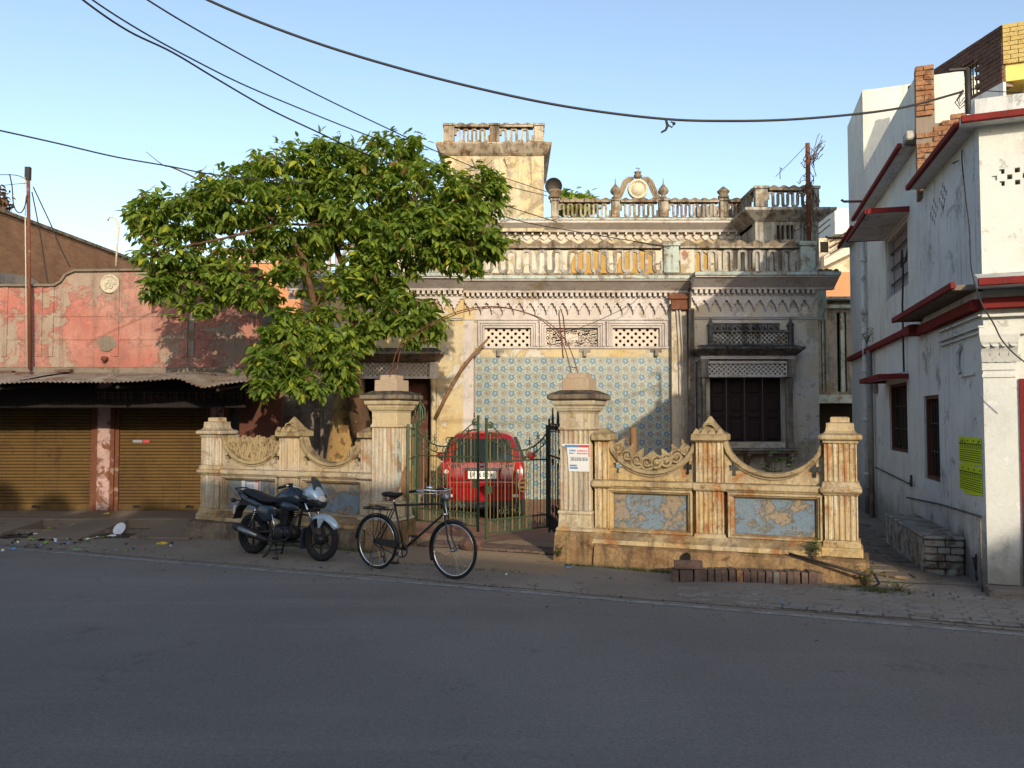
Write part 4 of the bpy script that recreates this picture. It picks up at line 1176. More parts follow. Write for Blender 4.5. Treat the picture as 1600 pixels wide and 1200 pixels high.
            for k in range(12):
                d = ed[0]+.04+(ed[1]-ed[0]-.08)*k/11
                m.prism([(X(d)-.04, zf-.02), (X(d)+.04, zf-.02), (X(d)+.02, zf+.05+.02*(k%3)), (X(d)-.03, zf+.03)], 'y', -.035, .03)
            P('fan_carving', m, 'carving', bev=.004)
        elif kind == 'remnant':
            m = MB(); d = d0+.10
            for k in range(3):
                d = d0+.09+k*.09; r = .075-.01*k
                zc = cur(d)+.04+r
                m.ribbon([(p[0], p[2]) for p in spiral(X(d), zc, r, .015, -pi/2, 1.5*sg, 16)], .032, -.06, .05)
            m.prism([(X(d0+.02),1.60),(X(d0+.05),1.72),(X(d0+.13),1.62),(X(d0+.33),1.36),(X(d0+.20),1.38)], 'y', -.03, .03)
            P('scroll_carving', m, 'carving', bev=.004)
    # half pier against the gate pillar, pointed pier, end pier
    def pier(d, hw, hd, n, top, zflare=False):
        m = MB(); m.M = Matrix.Translation((X(d), 0, 0))
        m.prism(fluted(hw, hd, n), 'z', .50, 1.03)
        m.prism(fluted(hw*.99, hd*.99, n), 'z', 1.145 if not zflare else 1.20, 1.655)
        pr = P('pier', m, 'fluted' if sg > 0 else 'flutedgrey', bev=0)
        m = MB(); m.M = Matrix.Translation((X(d), 0, 0))
        asp = hd/hw
        m.sq(0, 0, [(hw+.05,.30),(hw+.05,.40),(hw+.025,.425),(hw+.025,.47),(hw+.008,.499)], asp)
        if zflare: m.sq(0, 0, [(hw+.012,1.031),(hw+.02,1.05),(hw+.05,1.075),(hw+.05,1.11),(hw+.03,1.135),(hw+.015,1.2)], asp)
        else: m.sq(0, 0, [(hw+.012,1.031),(hw+.035,1.055),(hw+.035,1.125),(hw+.012,1.144)], asp)
        P('pier_moulding', m, mat if not zflare else 'wallbuff', pr)
        m = MB(); m.M = Matrix.Translation((X(d), 0, 0)); m.sq(0, 0, top, asp)
        P('pier_cap', m, 'carving' if not zflare else mat, pr, .006)
        return pr
    pier(.355, .10, .15, 3, [(.10,1.656),(.135,1.67),(.135,1.745),(.12,1.76),(.07,1.80),(.03,1.83)])
    p = pier(1.78, .172, .16, 6, [(.18,1.656),(.205,1.675),(.222,1.68),(.222,1.755),(.205,1.765),(.16,1.79),(.115,1.84),(.065,1.91),(.012,1.99)])
    m = MB()
    for k in range(4):
        xx = X(1.78)-.15+.10*k
        m.prism([(xx-.05,1.757),(xx+.05,1.757),(xx,1.83)], 'y', -.218, -.17)
    m.ribbon([(X(1.78)+.07*cos(a*pi/6), 1.84+.05*sin(a*pi/6)) for a in range(0,7)], .02, -.15, -.10)
    P('cap_leaves', m, 'carving', p, .003)
    pier(3.34, .188, .17, 6, [(.20,1.656),(.205,1.69),(.245,1.705),(.25,1.725),(.25,1.75),(.235,1.765),(.19,1.78),(.165,1.81),(.158,1.86),(.158,1.905),(.11,1.91),(.11,1.965),(.098,1.98)], True)
    return t
WR = boundary(1, OW, 'buff boundary wall right of the gate, with curling scroll carving and two blue panels', 'wallbuff', ('scrolls', 'open'))
OL = OW + DR*(-2.98)
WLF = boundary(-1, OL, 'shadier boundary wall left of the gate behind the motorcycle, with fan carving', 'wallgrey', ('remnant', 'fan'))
# drain arch on the right plinth: black block standing in for its dark hole
m = MB(); a = 1.52
pr = [(a-.055,.02),(a+.075,.02),(a+.05,.15),(a+.05,.22)] + [(a+.05*cos(pi*i/6), .22+.05*sin(pi*i/6)) for i in range(1,6)] + [(a-.05,.22),(a-.05,.15)]
m.prism(pr, 'y', -.405, -.34); obj('painted_drain_hole', m, M['dark'], WR, world=False)
# traces of painted lettering left on the blue panels
def strokes(name, parent, y, lst, mat):
    m = MB()
    for pts, w in lst: m.ribbon(pts, w, y-.004, y)
    return obj(name, m, M[mat], parent, world=False)
strokes('old_lettering', WR, -.065, [([(.60,.70),(.63,.74),(.66,.71),(.64,.66)], .012), ([(.68,.72),(.72,.69),(.76,.72),(.78,.68),(.74,.65)], .014), ([(.83,.74),(.90,.73),(.98,.76),(1.02,.80)], .012)], 'printgrey')
strokes('old_lettering', WR, -.065, [([(2.32,.88),(2.36,.90),(2.37,.86),(2.33,.84),(2.38,.80),(2.34,.77)], .014), ([(2.20,.80),(2.19,.86)], .010), ([(2.62,.57),(2.70,.585),(2.80,.575),(2.90,.58),(3.0,.572)], .010), ([(2.72,.58),(2.72,.62)], .009), ([(2.80,.58),(2.80,.63)], .009), ([(2.84,.58),(2.85,.62)], .009)], 'printgrey')

# ------------------------------------------------------------------ gate pillars
def gate_pillar(origin, label, mat):
    t = thing('gate_pillar', label, 'pillar', tuple(origin), ANG, 'gate pillars')
    P = lambda name, mb, m, bev=.008, parent=None: obj(name, mb, M[m], parent or t, bev, world=False)
    m = MB(); m.sq(0, 0, [(.295,-.02),(.285,.2),(.275,.40),(.262,.44)]); P('base', m, 'plinth')
    m = MB(); m.sq(0, 0, [(.262,.441),(.262,.47),(.235,.50),(.228,.66),(.24,.68),(.24,.705),(.225,.72)]); P('base_block', m, mat)
    m = MB(); m.prism(fluted(.212, .212, 6, .014), 'z', .721, 1.80); P('shaft', m, 'flutedgrey', 0)
    m = MB(); m.box(-.222, .05, -.222, -.205, 1.80, 1.83) if False else m.sq(0, 0, [(.22,1.801),(.232,1.815),(.232,1.84),(.214,1.855),(.214,2.03),(.225,2.04),(.225,2.055),(.25,2.065),(.25,2.085),(.265,2.10),(.265,2.125),(.295,2.15),(.305,2.185),(.305,2.21)]); P('neck', m, mat)
    m = MB(); m.sq(0, 0, [(.33,2.211),(.352,2.225),(.352,2.28),(.33,2.295),(.215,2.345)]); s = P('cap_slab', m, 'coping')
    m = MB(); m.sq(0, 0, [(.19,2.34),(.188,2.51),(.13,2.512),(.128,2.585)]); P('cap_block', m, 'pinkblock')
    return t
PR = gate_pillar(OW, 'right gate pillar with a torn blue and red notice on its lit fluted face', 'pillar')
PL = gate_pillar(OL, 'left gate pillar, plaster broken away to brown on its right side, behind the bicycle saddle', 'pillar')
PL.scale = (1,1,1.012)
m = MB(); 
rr = random.Random(5)
def blob(cy, cz, ry, rz, n=16, jag=.25):
    return [(cy+ry*cos(2*pi*i/n)*(1+rr.uniform(-jag,jag)), cz+rz*sin(2*pi*i/n)*(1+rr.uniform(-jag,jag))) for i in range(n)]
m.prism(blob(.05,.98,.15,.24), 'x', .205, .2225); obj('broken_plaster', m, M['wornbrown'], PL, world=False)
m = MB(); m.prism([(-.20,.85),(-.06,.95),(-.07,1.22),(-.10,1.55),(-.20,1.66)], 'x', .205, .2185); obj('pale_plaster', m, M['mint'], PL, world=False)

# paper notices
def notice(label, name, parent_frame, w, h, lines, torn=0):
    """flat pasted paper; parent_frame = matrix whose x runs along the paper and -y out of the wall"""
    loc = parent_frame.to_translation(); rz = parent_frame.to_euler().z
    t = thing(name, label, 'notice', tuple(loc), rz, 'pasted paper notices')
    P = lambda nm, mb, m: obj(nm, mb, M[m], t, world=False)
    m = MB(); m.prism([(torn,0),(w,0),(w,h),(0,h),(0,h*.93),(torn*.75,h*.86)], 'y', -.003, 0); P('paper', m, 'paper')
    for nm, mat, items in lines:
        m = MB()
        for it in items:
            if len(it) == 4: m.box(it[0], it[1], -.0045, -.0031, it[2], it[3])
            else: m.prism([(it[0]+it[2]*cos(2*pi*i/16), it[1]+it[3]*sin(2*pi*i/16)) for i in range(16)], 'y', -.0048, -.0031)
        P(nm, m, mat)
    return t
def textrow(x0, x1, z, h, seed, gap=.35):
    q = random.Random(seed); out = []; x = x0
    while x < x1-.004:
        w = q.uniform(.5, 1.3)*h
        out.append((x, min(x+w*.8, x1), z, z+h*q.uniform(.75,1))); x += w*(1+gap*q.random())
    return out
FR = Matrix.Translation(OW) @ Matrix.Rotation(ANG, 4, 'Z')
FL = Matrix.Translation(OL) @ Matrix.Rotation(ANG, 4, 'Z')
w, h = .39, .37
notice('torn white notice with a blue and red heading on the right gate pillar', 'paper_notice', FR @ Matrix.Translation((-.185,-.2135,1.245)), w, h,
  [('blue_heading', 'printblue', [(.04,.24,h-.045,h-.012)]), ('red_heading', 'printred', [(.242,w-.012,h-.045,h-.012),(w-.011,w-.002,.20,h-.012)]),
   ('blue_lines', 'printblue', textrow(.11,.20,h-.10,.025,1)+textrow(.11,.18,h-.135,.02,2)+[(.115,.23,.035,.058),(.115,.215,.068,.09)]),
   ('grey_lines', 'printgrey', textrow(.12,w-.03,h-.19,.014,3)+textrow(.12,w-.03,h-.225,.014,4)+textrow(.14,w-.02,.15,.034,6)),
   ('red_lines', 'printred', textrow(.22,w-.02,h-.10,.02,7)+textrow(.22,w-.02,h-.135,.02,8))], .10)
w, h = .375, .30
notice('white notice with an oval emblem, blue and red bands, above the motorcycle seat', 'paper_notice', FL @ Matrix.Translation((-2.76,-.0655,.665)), w, h,
  [('blue_band', 'printblue', [(.075,.10,.10,h-.01),(.105,.25,h-.035,h-.01)]), ('red_band', 'printred', [(.26,w-.012,h-.035,h-.01),(w-.035,w-.012,.06,h-.036)]),
   ('emblem', 'paper', [(.042,h-.07,.036,.055,1)]), ('emblem_core', 'printgrey', [(.042,h-.07,.018,.034,1)]) if False else ('emblem_ring', 'printgrey', [(.003,.081,h-.135,h-.131)]),
   ('blue_lines', 'printblue', textrow(.105,.25,h-.09,.018,11)+textrow(.105,.25,h-.12,.018,12)+textrow(.105,.25,h-.15,.018,13)),
   ('grey_lines', 'printgrey', textrow(.105,w-.05,h-.185,.013,14)+textrow(.03,w-.05,h-.215,.013,15)+textrow(.02,.09,.03,.035,16)+textrow(.11,w-.03,.035,.025,17))], 0)

# ------------------------------------------------------------------ iron gate: two inner leaves meeting in the middle, two folded side leaves
def gate_leaf(label, A, B, z0, ztop, mirror, folded=False, dark=False):
    """A = hinge foot, B = free end foot"""
    d = Vector(B)-Vector(A); L = hypot(d.x, d.y); rz = atan2(d.y, d.x)
    t = thing('gate_leaf', label, 'gate', (A[0], A[1], z0), rz, 'wrought iron gate leaves')
    H0 = ztop - z0
    gold = M['iron_sunlit']; green = M['iron_dark'] if dark else M['iron_green']  # gold stands for sunlight on alternate bars
    P = lambda nm, mb, mt, parent=None, smooth=False: obj(nm, mb, mt, parent or t, world=False)
    top = lambda x: H0*(.93 - .17*sin(pi*min(1, x/L*1.15))**.8*1.0) if not folded else H0*.95
    for x, hh, r in ((0, H0*1.0, .017), (L, H0*(1.07 if not folded else 1.0), .015)):
        m = MB(); m.box(x-r, x+r, -r, r, (-.0 if x == 0 else -.07), hh); P('frame_post', m, green)
    N = 14
    m = MB(); m.tube([(L*i/N, 0, top(L*i/N)) for i in range(N+1)], .013, 5); m.tube([(L*i/N, 0, top(L*i/N)-.11) for i in range(N+1)], .010, 5); P('top_rail', m, green)
    for zz, nm in ((H0*.665,'middle_rail'),(H0*.13,'lower_rail'),(.015,'bottom_rail')):
        m = MB(); m.box(.02, L-.02, -.009, .009, zz-.012, zz+.012); P(nm, m, green)
    nb = max(3, int(L/(.07 if not folded else .16)))
    for i in range(1, nb):
        x = L*i/nb
        m = MB(); m.tube([(x, .0, .02), (x, .0, top(x))], .0080 if i % 2 == 0 else .0048, 6); P('bar', m, gold if (i % 2 == 0 and not dark) else green)
    m = MB()
    nn_ = int(L/.035)
    for i in range(nn_):
        x = .03+(L-.06)*i/(nn_-1)
        m.tube([(x, 0, .02), (x, 0, H0*.13)], .005, 4)
        if i % 3 == 0: m.tube([(p[0], 0, p[2]) for p in spiral(x+.02, H0*.065, .03, .008, 0, 1.2, 10)], .005, 4)
    P('lower_grille', m, green)
    for k in range(max(2, int(L/.17))):
        x = .08+k*.17; m = MB()
        m.tube([(x+.035*cos(a*pi/5), 0, top(x)-.055+.038*sin(a*pi/5)) for a in range(10)], .007, 5, True)
        P('rail_ring', m, green)
    if not folded:
        for cx, r, a0, tr in ((L*.52,.075,-pi/2,1.5),(L*.64,.05,-pi/2,-1.5),(L-.07,.06,0,-1.6),(L-.085,.045,pi/2,1.4),(L*.83,.04,-pi/2,1.3)):
            zc = top(cx)+r+.01 if cx < L*.9 else top(cx)+.04+r*1.4
            m = MB(); m.tube(spiral(cx, zc, r, .012, a0, tr, 18), .009, 5); P('top_scroll', m, green)
        m = MB(); m.tube([(L*.66,0,top(L*.66)+.02),(L*.76,0,top(L*.76)+.09),(L*.88,0,top(L*.88)+.07),(L-.02,0,top(L)+.12)], .009, 5); P('top_scroll', m, green)
        for k in (.16,.30):
            x = L*k; m = MB()
            m.tube([(x,0,top(x)),(x,0,top(x)+.17)], .008, 5); m.tube([(x-.05,0,top(x)+.05),(x-.02,0,top(x)+.08),(x+.02,0,top(x)+.08),(x+.05,0,top(x)+.05)], .006, 5); m.tube([(x-.04,0,top(x)+.12),(x,0,top(x)+.10),(x+.04,0,top(x)+.12)], .006, 5); P('finial', m, green)
    else:
        for k in (.3,.7):
            m = MB(); m.tube(spiral(L*k, top(0)+.07, .08, .02, -pi/2, 1.3, 16), .010, 5)
            m.tube([(L*k-.10,0,top(0)),(L*k,0,top(0)+.24),(L*k+.10,0,top(0))], .010, 5); P('top_scroll', m, green)
    m = MB()
    cx = L*.42; zc = H0*.43
    if not folded:
        m.tube([(cx+.085*cos(a*pi/10), 0, zc+.10*sin(a*pi/10)) for a in range(20)], .011, 6, True)
        for zz in (.035,-.035): m.box(cx-.075, cx+.075, -.006, .006, zc+zz-.014, zc+zz+.014)
        P('medallion_ring', m, gold if not mirror else green)
    m = MB()
    for sgn in (-1, 1):
        x0 = cx+sgn*.10; z = H0*.16
        sq = [(x0-.055,z),(x0-.055,z+.14),(x0+.055,z+.14),(x0+.055,z+.03),(x0-.02,z+.03),(x0-.02,z+.09),(x0+.02,z+.09)]
        m.tube([(a, 0, b) for a, b in sq], .007, 4)
        m.tube([(x0+sgn*.02,0,H0*.27),(x0+sgn*.02,0,H0*.55),(x0+sgn*.06,0,H0*.62)], .006, 4)
    for sgn in (-1, 1):
        m.tube(spiral(cx+L*.3+sgn*.05, H0*.62, .05, .01, -pi/2, sgn*1.4, 14), .007, 4)
        m.tube(spiral(cx+L*.3+sgn*.06, H0*.2, .06, .01, pi/2, sgn*1.3, 14), .007, 4)
        m.tube(spiral(max(.08,cx-L*.26)+sgn*.045, H0*.72, .045, .01, -pi/2, sgn*1.4, 14), .007, 4)
    P('key_scrolls', m, green)
    m = MB(); m.box(L-.10, L-.016, -.012, .012, H0*.37, H0*.44); P('lock_plate', m, green)
    return t
GLH = at(652, 700, 13.6); GLF = at(747, 700, 12.8); GRH = at(855, 700, 13.0); GRF = at(760, 700, 12.2)
z0 = .30
gate_leaf('left iron gate leaf, mostly dark green, before the left of the red car', (GLH.x, GLH.y), (GLF.x, GLF.y), z0, 1.90, True)
gate_leaf('right iron gate leaf with sunlight painted gold on bars and ringed medallion before the red car', (GRH.x, GRH.y), (GRF.x, GRF.y), z0-.03, 1.86, False)
pl = Vector(wl(-2.70, .02)); prr = Vector(wl(-.235, -.05))
gate_leaf('dark green folded gate leaf beside the left gate pillar', (pl.x, pl.y), (GLH.x-.03, GLH.y-.05), z0, 1.88, True, True)
gate_leaf('dark folded gate leaf seen edge on beside the right gate pillar', (prr.x, prr.y), (GRH.x+.03, GRH.y-.05), z0-.03, 1.96, False, True, True)
# crown on the left hinge post
g_ = [o for o in bpy.data.objects if o.name.startswith('gate_leaf')][0]
m = MB()
for sgn in (-1,1):
    m.tube([(sgn*.0+.06,0,1.60),(sgn*.10+.06,0,1.66),(sgn*.11+.06,0,1.80),(sgn*.05+.06,0,1.90),(.06,0,1.92)], .014, 6)
    m.tube([(sgn*.06+.06,0,1.60),(sgn*.05+.06,0,1.78),(.06,0,1.9)], .010, 5)
m.tube([(.06,0,1.55),(.06,0,1.95),(.06,0,2.08)], [.014,.016,.004], 6)
obj('crown_finial', m, M['iron_green'], g_, world=False)

# arch of two bent rods over the gateway
pa, pb = OL + Vector((0,0,2.58)), OW + Vector((0,0,2.57))
t = thing('wire_arch', 'thin arch of two bent rusty rods spanning the two gate pillars', 'arch', tuple((pa+pb)/2 - Vector((0,0,2.57))))
pts_px = [(603,590),(622,545),(650,520),(690,497),(730,483),(775,479),(815,487),(850,503),(880,538),(897,585)]
for k in range(2):
    pts = []
    for i, (px, py) in enumerate(pts_px):
        f = i/(len(pts_px)-1)
        Y = OL.y + (OW.y-OL.y)*f + (k-.5)*.22
        q = at(px + k*(9 if f > .5 else 4), py + k*(2 if f < .6 else 6*(f-.3)), Y)
        pts.append(q)
    pts[0] = OL + Vector((-.06+.1*k, (k-.5)*.18, 2.40)); pts[-1] = OW + Vector((-.08+.12*k, (k-.5)*.18, 2.40))
    fine = []
    for i in range(len(pts)-1):
        p0, p1, p2, p3 = pts[max(i-1,0)], pts[i], pts[i+1], pts[min(i+2,len(pts)-1)]
        for j in range(6):
            u = j/6
            fine.append(.5*((2*p1)+(p2-p0)*u+(2*p0-5*p1+4*p2-p3)*u*u+(3*p1-p0-3*p2+p3)*u**3))
    fine.append(pts[-1])
    m = MB(); m.tube(fine, .0075, 6); obj('arch_rod', m, M['rust'], t)
    if k == 0: keep = fine
    else:
        for i in range(3, len(fine)-2, 6):
            m = MB(); m.tube([keep[i], fine[i]], .007, 5); obj('rung', m, M['rust'], t)
top = at(875, 483, 11.7)
m = MB(); m.tube([at(880,560,11.6), at(876,520,11.6), at(873,490,11.6), at(876,482,11.6), at(880,495,11.6), at(884,540,11.6)], .010, 5); obj('loose_loop', m, M['rust'], t)
# ------------------------------------------------------------------ red hatchback seen from behind (local +y forward)
CARX = (at(690,740,15.9).x + at(818,740,15.9).x)/2
car = thing('parked_car', 'red hatchback parked nose in behind the iron gate, rear towards the road', 'car', (CARX, 15.75, .04), 0)
car.scale = (1, 1, 1.10)
CP = lambda nm, mb, mt, parent=None, bev=0: obj(nm, mb, M[mt] if isinstance(mt, str) else mt, parent or car, bev, world=False)
def car_ring(y, zb, zt, wl_, wt, zbelt=.92):
    """closed section across the car"""
    zt = max(zt, zb+.1)
    zb2 = min(zbelt, zt-.04)
    half = [(.0,zb),(wl_*.80,zb),(wl_*.97,zb+.07),(wl_*1.0,zb+(zb2-zb)*.5),(wl_*.985,zb2),(wl_*.985*(1-.35)+wt*.35,zb2+(zt-zb2)*.30),(wt*1.04,zt-(zt-zb2)*.22),(wt*.93,zt-.025 if zt-zb2>.1 else zt-.01),(wt*.6,zt),(0,zt)]
    r = [(x,y,z) for x, z in half] + [(-x,y,z) for x, z in reversed(half[1:-1])]
    return r
m = MB(); m.smooth = True
secs = [(0.02,.36,.60,.70,.62,.55),(0.0,.34,.66,.76,.70,.58),(.05,.30,.70,.79,.74,.62),(.10,.28,.80,.805,.76,.70),(.13,.26,.98,.81,.75,.80),(.20,.25,1.12,.815,.70,.86),(.30,.25,1.28,.82,.66,.90),(.42,.25,1.45,.82,.61,.91),(.52,.25,1.50,.825,.59,.92),(.9,.24,1.535,.83,.585,.92),(1.6,.24,1.54,.83,.585,.92),(2.3,.24,1.47,.83,.57,.92),(2.75,.25,1.14,.82,.60,.92),(2.95,.25,.99,.82,.66,.90),(3.4,.26,.90,.80,.66,.82),(3.65,.28,.76,.74,.60,.66),(3.72,.32,.62,.62,.50,.55)]
m.loft([car_ring(*s_) for s_ in secs]); body = CP('body', m, 'carred')
b = body.modifiers.new('subsurf', 'SUBSURF'); b.levels = 1; b.render_levels = 2
m = MB(); m.smooth = False
gy = lambda z: .13 + (z-.98)*(.42-.13)/(1.45-.98) - .045
m.loft([[(-.60,gy(1.0),1.0),(.60,gy(1.0),1.0),(.47,gy(1.40),1.40),(-.47,gy(1.40),1.40)], [(-.60,gy(1.0)+.05,1.0),(.60,gy(1.0)+.05,1.0),(.47,gy(1.40)+.05,1.40),(-.47,gy(1.40)+.05,1.40)]])
hatch = CP('rear_window', m, 'glass', bev=.02)
m = MB(); m.tube([(.05,gy(1.0)-.03,.99),(-.25,gy(1.08)-.02,1.07),(-.42,gy(1.1)-.015,1.09)], .010, 5); CP('wiper', m, 'blackplastic', hatch)
for sg in (-1, 1):
    m = MB(); m.loft([[(sg*.70,.50,1.0),(sg*.70,2.55,1.02),(sg*.60,2.15,1.40),(sg*.59,.75,1.42)], [(sg*.835,.50,1.0),(sg*.835,2.55,1.02),(sg*.665,2.15,1.40),(sg*.655,.75,1.42)]]); CP('side_window', m, 'glass')
    m = MB(); m.loft([[(sg*.57,.03,.74),(sg*.80,.16,.74),(sg*.80,.20,.98),(sg*.66,.10,1.0)], [(sg*.57,.10,.74),(sg*.76,.30,.74),(sg*.76,.34,.98),(sg*.62,.2,1.0)]]); lm = CP('tail_lamp', m, 'tail', bev=.015)
    m = MB(); m.sphere((sg*.685,.065,.83), .045, 10, 6, (1,.5,1)); CP('reverse_lamp', m, 'lampclear', lm)
    m = MB(); m.sphere((sg*.97,2.35,1.02), .10, 10, 6, (1,.5,.75)); m.tube([(sg*.8,2.4,.98),(sg*.95,2.38,1.0)], .03, 6); CP('mirror', m, 'carred')
    m = MB(); m.box(sg*.62-.06, sg*.62+.06, -.012, .03, .40, .45); CP('reflector', m, 'lampclear')
    for yy in (.62, 3.05):
        m = MB(); m.smooth = True; m.lathe([(.17,-.09),(.27,-.09),(.295,-.06),(.295,.06),(.27,.09),(.17,.09)], 24, (sg*.72, yy, .295), 'x'); wh = CP('wheel', m, 'rubber')
        m = MB(); m.lathe([(.165,-.07),(.165,.07)], 16, (sg*.72, yy, .295), 'x'); CP('rim', m, 'alu', wh)
m = MB(); m.box(-.74, .74, .02, .30, .20, .40); CP('underbody', m, 'blackplastic', bev=.03)
m = MB(); m.box(-.36, .36, .012, .06, .86, .905); m.box(-.05, .05, .0, .05, .93, .97); CP('chrome_garnish', m, 'chrome', bev=.008)
m = MB(); m.box(-.27, .27, .015, .045, .715, .845); plate = CP('number_plate', m, 'plate')
m = MB(); m.box(-.34, -.271, .03, .06, .70, .86); m.box(.271, .34, .03, .06, .70, .86); CP('plate_recess', m, 'carred')
def text(s_, size, mat, parent, loc, rot, name='lettering', sx=1.0, ext=.002):
    cu = bpy.data.curves.new(name, 'FONT'); cu.body = s_; cu.size = size; cu.extrude = ext; cu.align_x = 'CENTER'; cu.align_y = 'CENTER'
    tmp = bpy.data.objects.new('tmp_text', cu); COL.objects.link(tmp)
    dg = bpy.context.evaluated_depsgraph_get(); dg.update()
    me = bpy.data.meshes.new_from_object(tmp.evaluated_get(dg))
    bpy.data.objects.remove(tmp, do_unlink=True)
    me.materials.clear(); me.materials.append(M[mat])
    return put(name, me, parent, loc, rot, (sx,1,1))
text('UP 16 BD 41', .115, 'ink', plate, (0,.012,.78), (pi/2,0,0), sx=.78)
for x, s_ in ((-.50,'SWF'),(.52,'VDi')):
    m = MB()
    for k in range(4): m.box(x-.07+k*.04, x-.045+k*.04, .045, .075, .93, .965)
    CP('badge', m, 'chrome')
m = MB(); m.box(-.80, .80, -.012, .02, .575, .60); CP('bumper_crease', m, 'carred', bev=.01)

for sg in (-1, 1):
    m = MB(); m.tube([(sg*.585,.02,.70),(sg*.60,.075,.84),(sg*.635,.11,.97)], .006, 4); CP('tailgate_seam', m, 'blackplastic')
m = MB(); m.tube([(-.585,.03,.695),(0,.0,.690),(.585,.03,.695)], .006, 4); CP('tailgate_seam', m, 'blackplastic')
m = MB(); m.box(-.30, .30, .40, .47, 1.487, 1.505); CP('high_brake_lamp', m, 'tail')
# ------------------------------------------------------------------ motorcycle (local +x forward, visible side is -y)
pr_, pf_ = gnd(395, 866.5), gnd(501, 878.5)
dv = pf_-pr_; WB = dv.length
moto = thing('motorcycle', 'blue grey motorcycle with black seat parked on its stand by the left boundary wall', 'motorcycle', (pr_.x, pr_.y, .012), rot=(radians(-2.5), 0, atan2(dv.y, dv.x)))
MP = lambda nm, mb, mt, parent=None, bev=0: obj(nm, mb, M[mt] if isinstance(mt, str) else mt, parent or moto, bev, world=False)
def ell(cx, cy, cz, ry, rz, n=12, tilt=0, flat=0):
    return [(cx + tilt*rz*sin(2*pi*i/n), cy+ry*cos(2*pi*i/n), cz+(rz*sin(2*pi*i/n) if sin(2*pi*i/n) > 0 or not flat else rz*flat*sin(2*pi*i/n))) for i in range(n)]
def torus(m, c, R_, r, n=40, k=8, rx=1.0, axis='y'):
    rings = []
    for i in range(n+1):
        a = 2*pi*i/n
        rings.append([(c[0]+(R_+r*cos(2*pi*j/k))*cos(a), c[1]+r*rx*sin(2*pi*j/k), c[2]+(R_+r*cos(2*pi*j/k))*sin(a)) for j in range(k)])
    m.loft(rings, False)
RW = .295
for wi, (wx, rt, nm) in enumerate(((0,.052,'rear'),(WB,.042,'front'))):
    c = (wx, 0, RW)
    m = MB(); m.smooth = True; torus(m, c, RW-rt, rt, 40, 10); ty = MP('wheel', m, 'rubber')
    m = MB(); m.smooth = True; torus(m, c, RW-2*rt-.004, .017, 40, 8, 1.6); MP('rim', m, 'blackplastic', ty)
    for k in range(6):
        a = pi/2 + k*pi/3
        m = MB(); m.tube([(wx+.05*cos(a),0,RW+.05*sin(a)),(wx+(RW-2*rt)*cos(a),0,RW+(RW-2*rt)*sin(a))], [.020,.013], 6); MP('spoke', m, 'blackplastic', ty)
    m = MB(); m.smooth = True; m.lathe([(.03,-.09),(.07,-.06),(.075,.06),(.03,.09)], 16, c, 'y'); MP('hub', m, 'engine', ty)
# forks
fx = lambda z: WB - .0 - (z-RW)*.48
for sg in (-1, 1):
    m = MB(); m.smooth = True; m.tube([(WB-.01, sg*.09, RW-.02),(fx(.52), sg*.09, .52)], .026, 10); MP('fork_slider', m, 'blackplastic')
    m = MB(); m.smooth = True; m.tube([(fx(.52), sg*.09, .52),(fx(.86), sg*.09, .86)], .017, 10); MP('fork_tube', m, 'chrome')
m = MB(); m.box(fx(.84)-.07, fx(.84)+.05, -.13, .13, .80, .84); m.box(fx(.70)-.05, fx(.70)+.05, -.12, .12, .66, .70); MP('fork_yoke', m, 'blackplastic', bev=.01)
# front mudguard: bright arch over the wheel with a stay
def guard(cx, R_, w, a0, a1, th=.008, n=14, taper=True):
    rings = []
    for i in range(n+1):
        a = a0+(a1-a0)*i/n; ww = w*(1-(.45*abs(2*i/n-1)**3 if taper else 0))
        pr = [(-ww,-.045),(-ww*.85,-.012),(-ww*.4,.008),(ww*.4,.008),(ww*.85,-.012),(ww,-.045)]
        q = [(y, R_+o) for y, o in pr] + [(y, R_+o-th) for y, o in reversed(pr)]
        rings.append([(cx+r*cos(a), y, RW+r*sin(a)) for y, r in q])
    return MB().loft(rings)
m = guard(WB, RW+.045, .075, radians(30), radians(128)); m.sm = [True]*len(m.f); fg = MP('front_mudguard', m, 'bikesilver')
m = MB(); m.loft([[(WB-.02,-.088,.60),(WB+.06,-.088,.60),(WB+.035,-.088,.60),(WB+.0,-.088,.60)], [(WB-.02,-.08,.62),(WB+.12,-.08,.60),(WB+.03,-.086,.46),(WB+.005,-.086,.46)]]); MP('mudguard_stay', m, 'bikesilver', fg)
m = MB(); m.loft([[(WB-.30,-.07,.42),(WB-.30,.07,.42),(WB-.26,.07,.44),(WB-.26,-.07,.44)], [(WB-.345,-.065,.25),(WB-.345,.065,.25),(WB-.31,.065,.26),(WB-.31,-.065,.26)], [(WB-.335,-.06,.14),(WB-.335,.06,.14),(WB-.30,.06,.15),(WB-.30,-.06,.15)]]); MP('mud_flap', m, 'bikegrey', fg)
# frame, engine
m = MB(); m.smooth = True
m.tube([(WB-.33,0,.82),(WB-.40,0,.60),(WB-.45,0,.32),(WB-.62,0,.24)], .022, 8); m.tube([(WB-.33,0,.80),(.62,0,.74),(.38,0,.70),(-.02,0,.76)], .024, 8)
for sg in (-1,1):
    m.tube([(.46,sg*.10,.70),(.42,sg*.11,.45),(.48,sg*.10,.26),(.75,sg*.09,.22)], .018, 8)
    m.tube([(.44,sg*.10,.36),(0,sg*.09,RW)], .022, 8)
MP('frame', m, 'blackplastic')
for sg in (-1,1):
    m = MB(); m.smooth = True; m.tube([(.03,sg*.12,RW+.03),(.14,sg*.12,.66)], .014, 8); s_ = MP('rear_shock', m, 'chrome')
    m = MB()
    for k in range(9): m.lathe([(.026,0),(.032,.008),(.026,.016)], 10, (.05+.009*k, sg*.12, RW+.10+.027*k))
    MP('spring', m, 'blackplastic', s_)
m = MB(); m.smooth = True
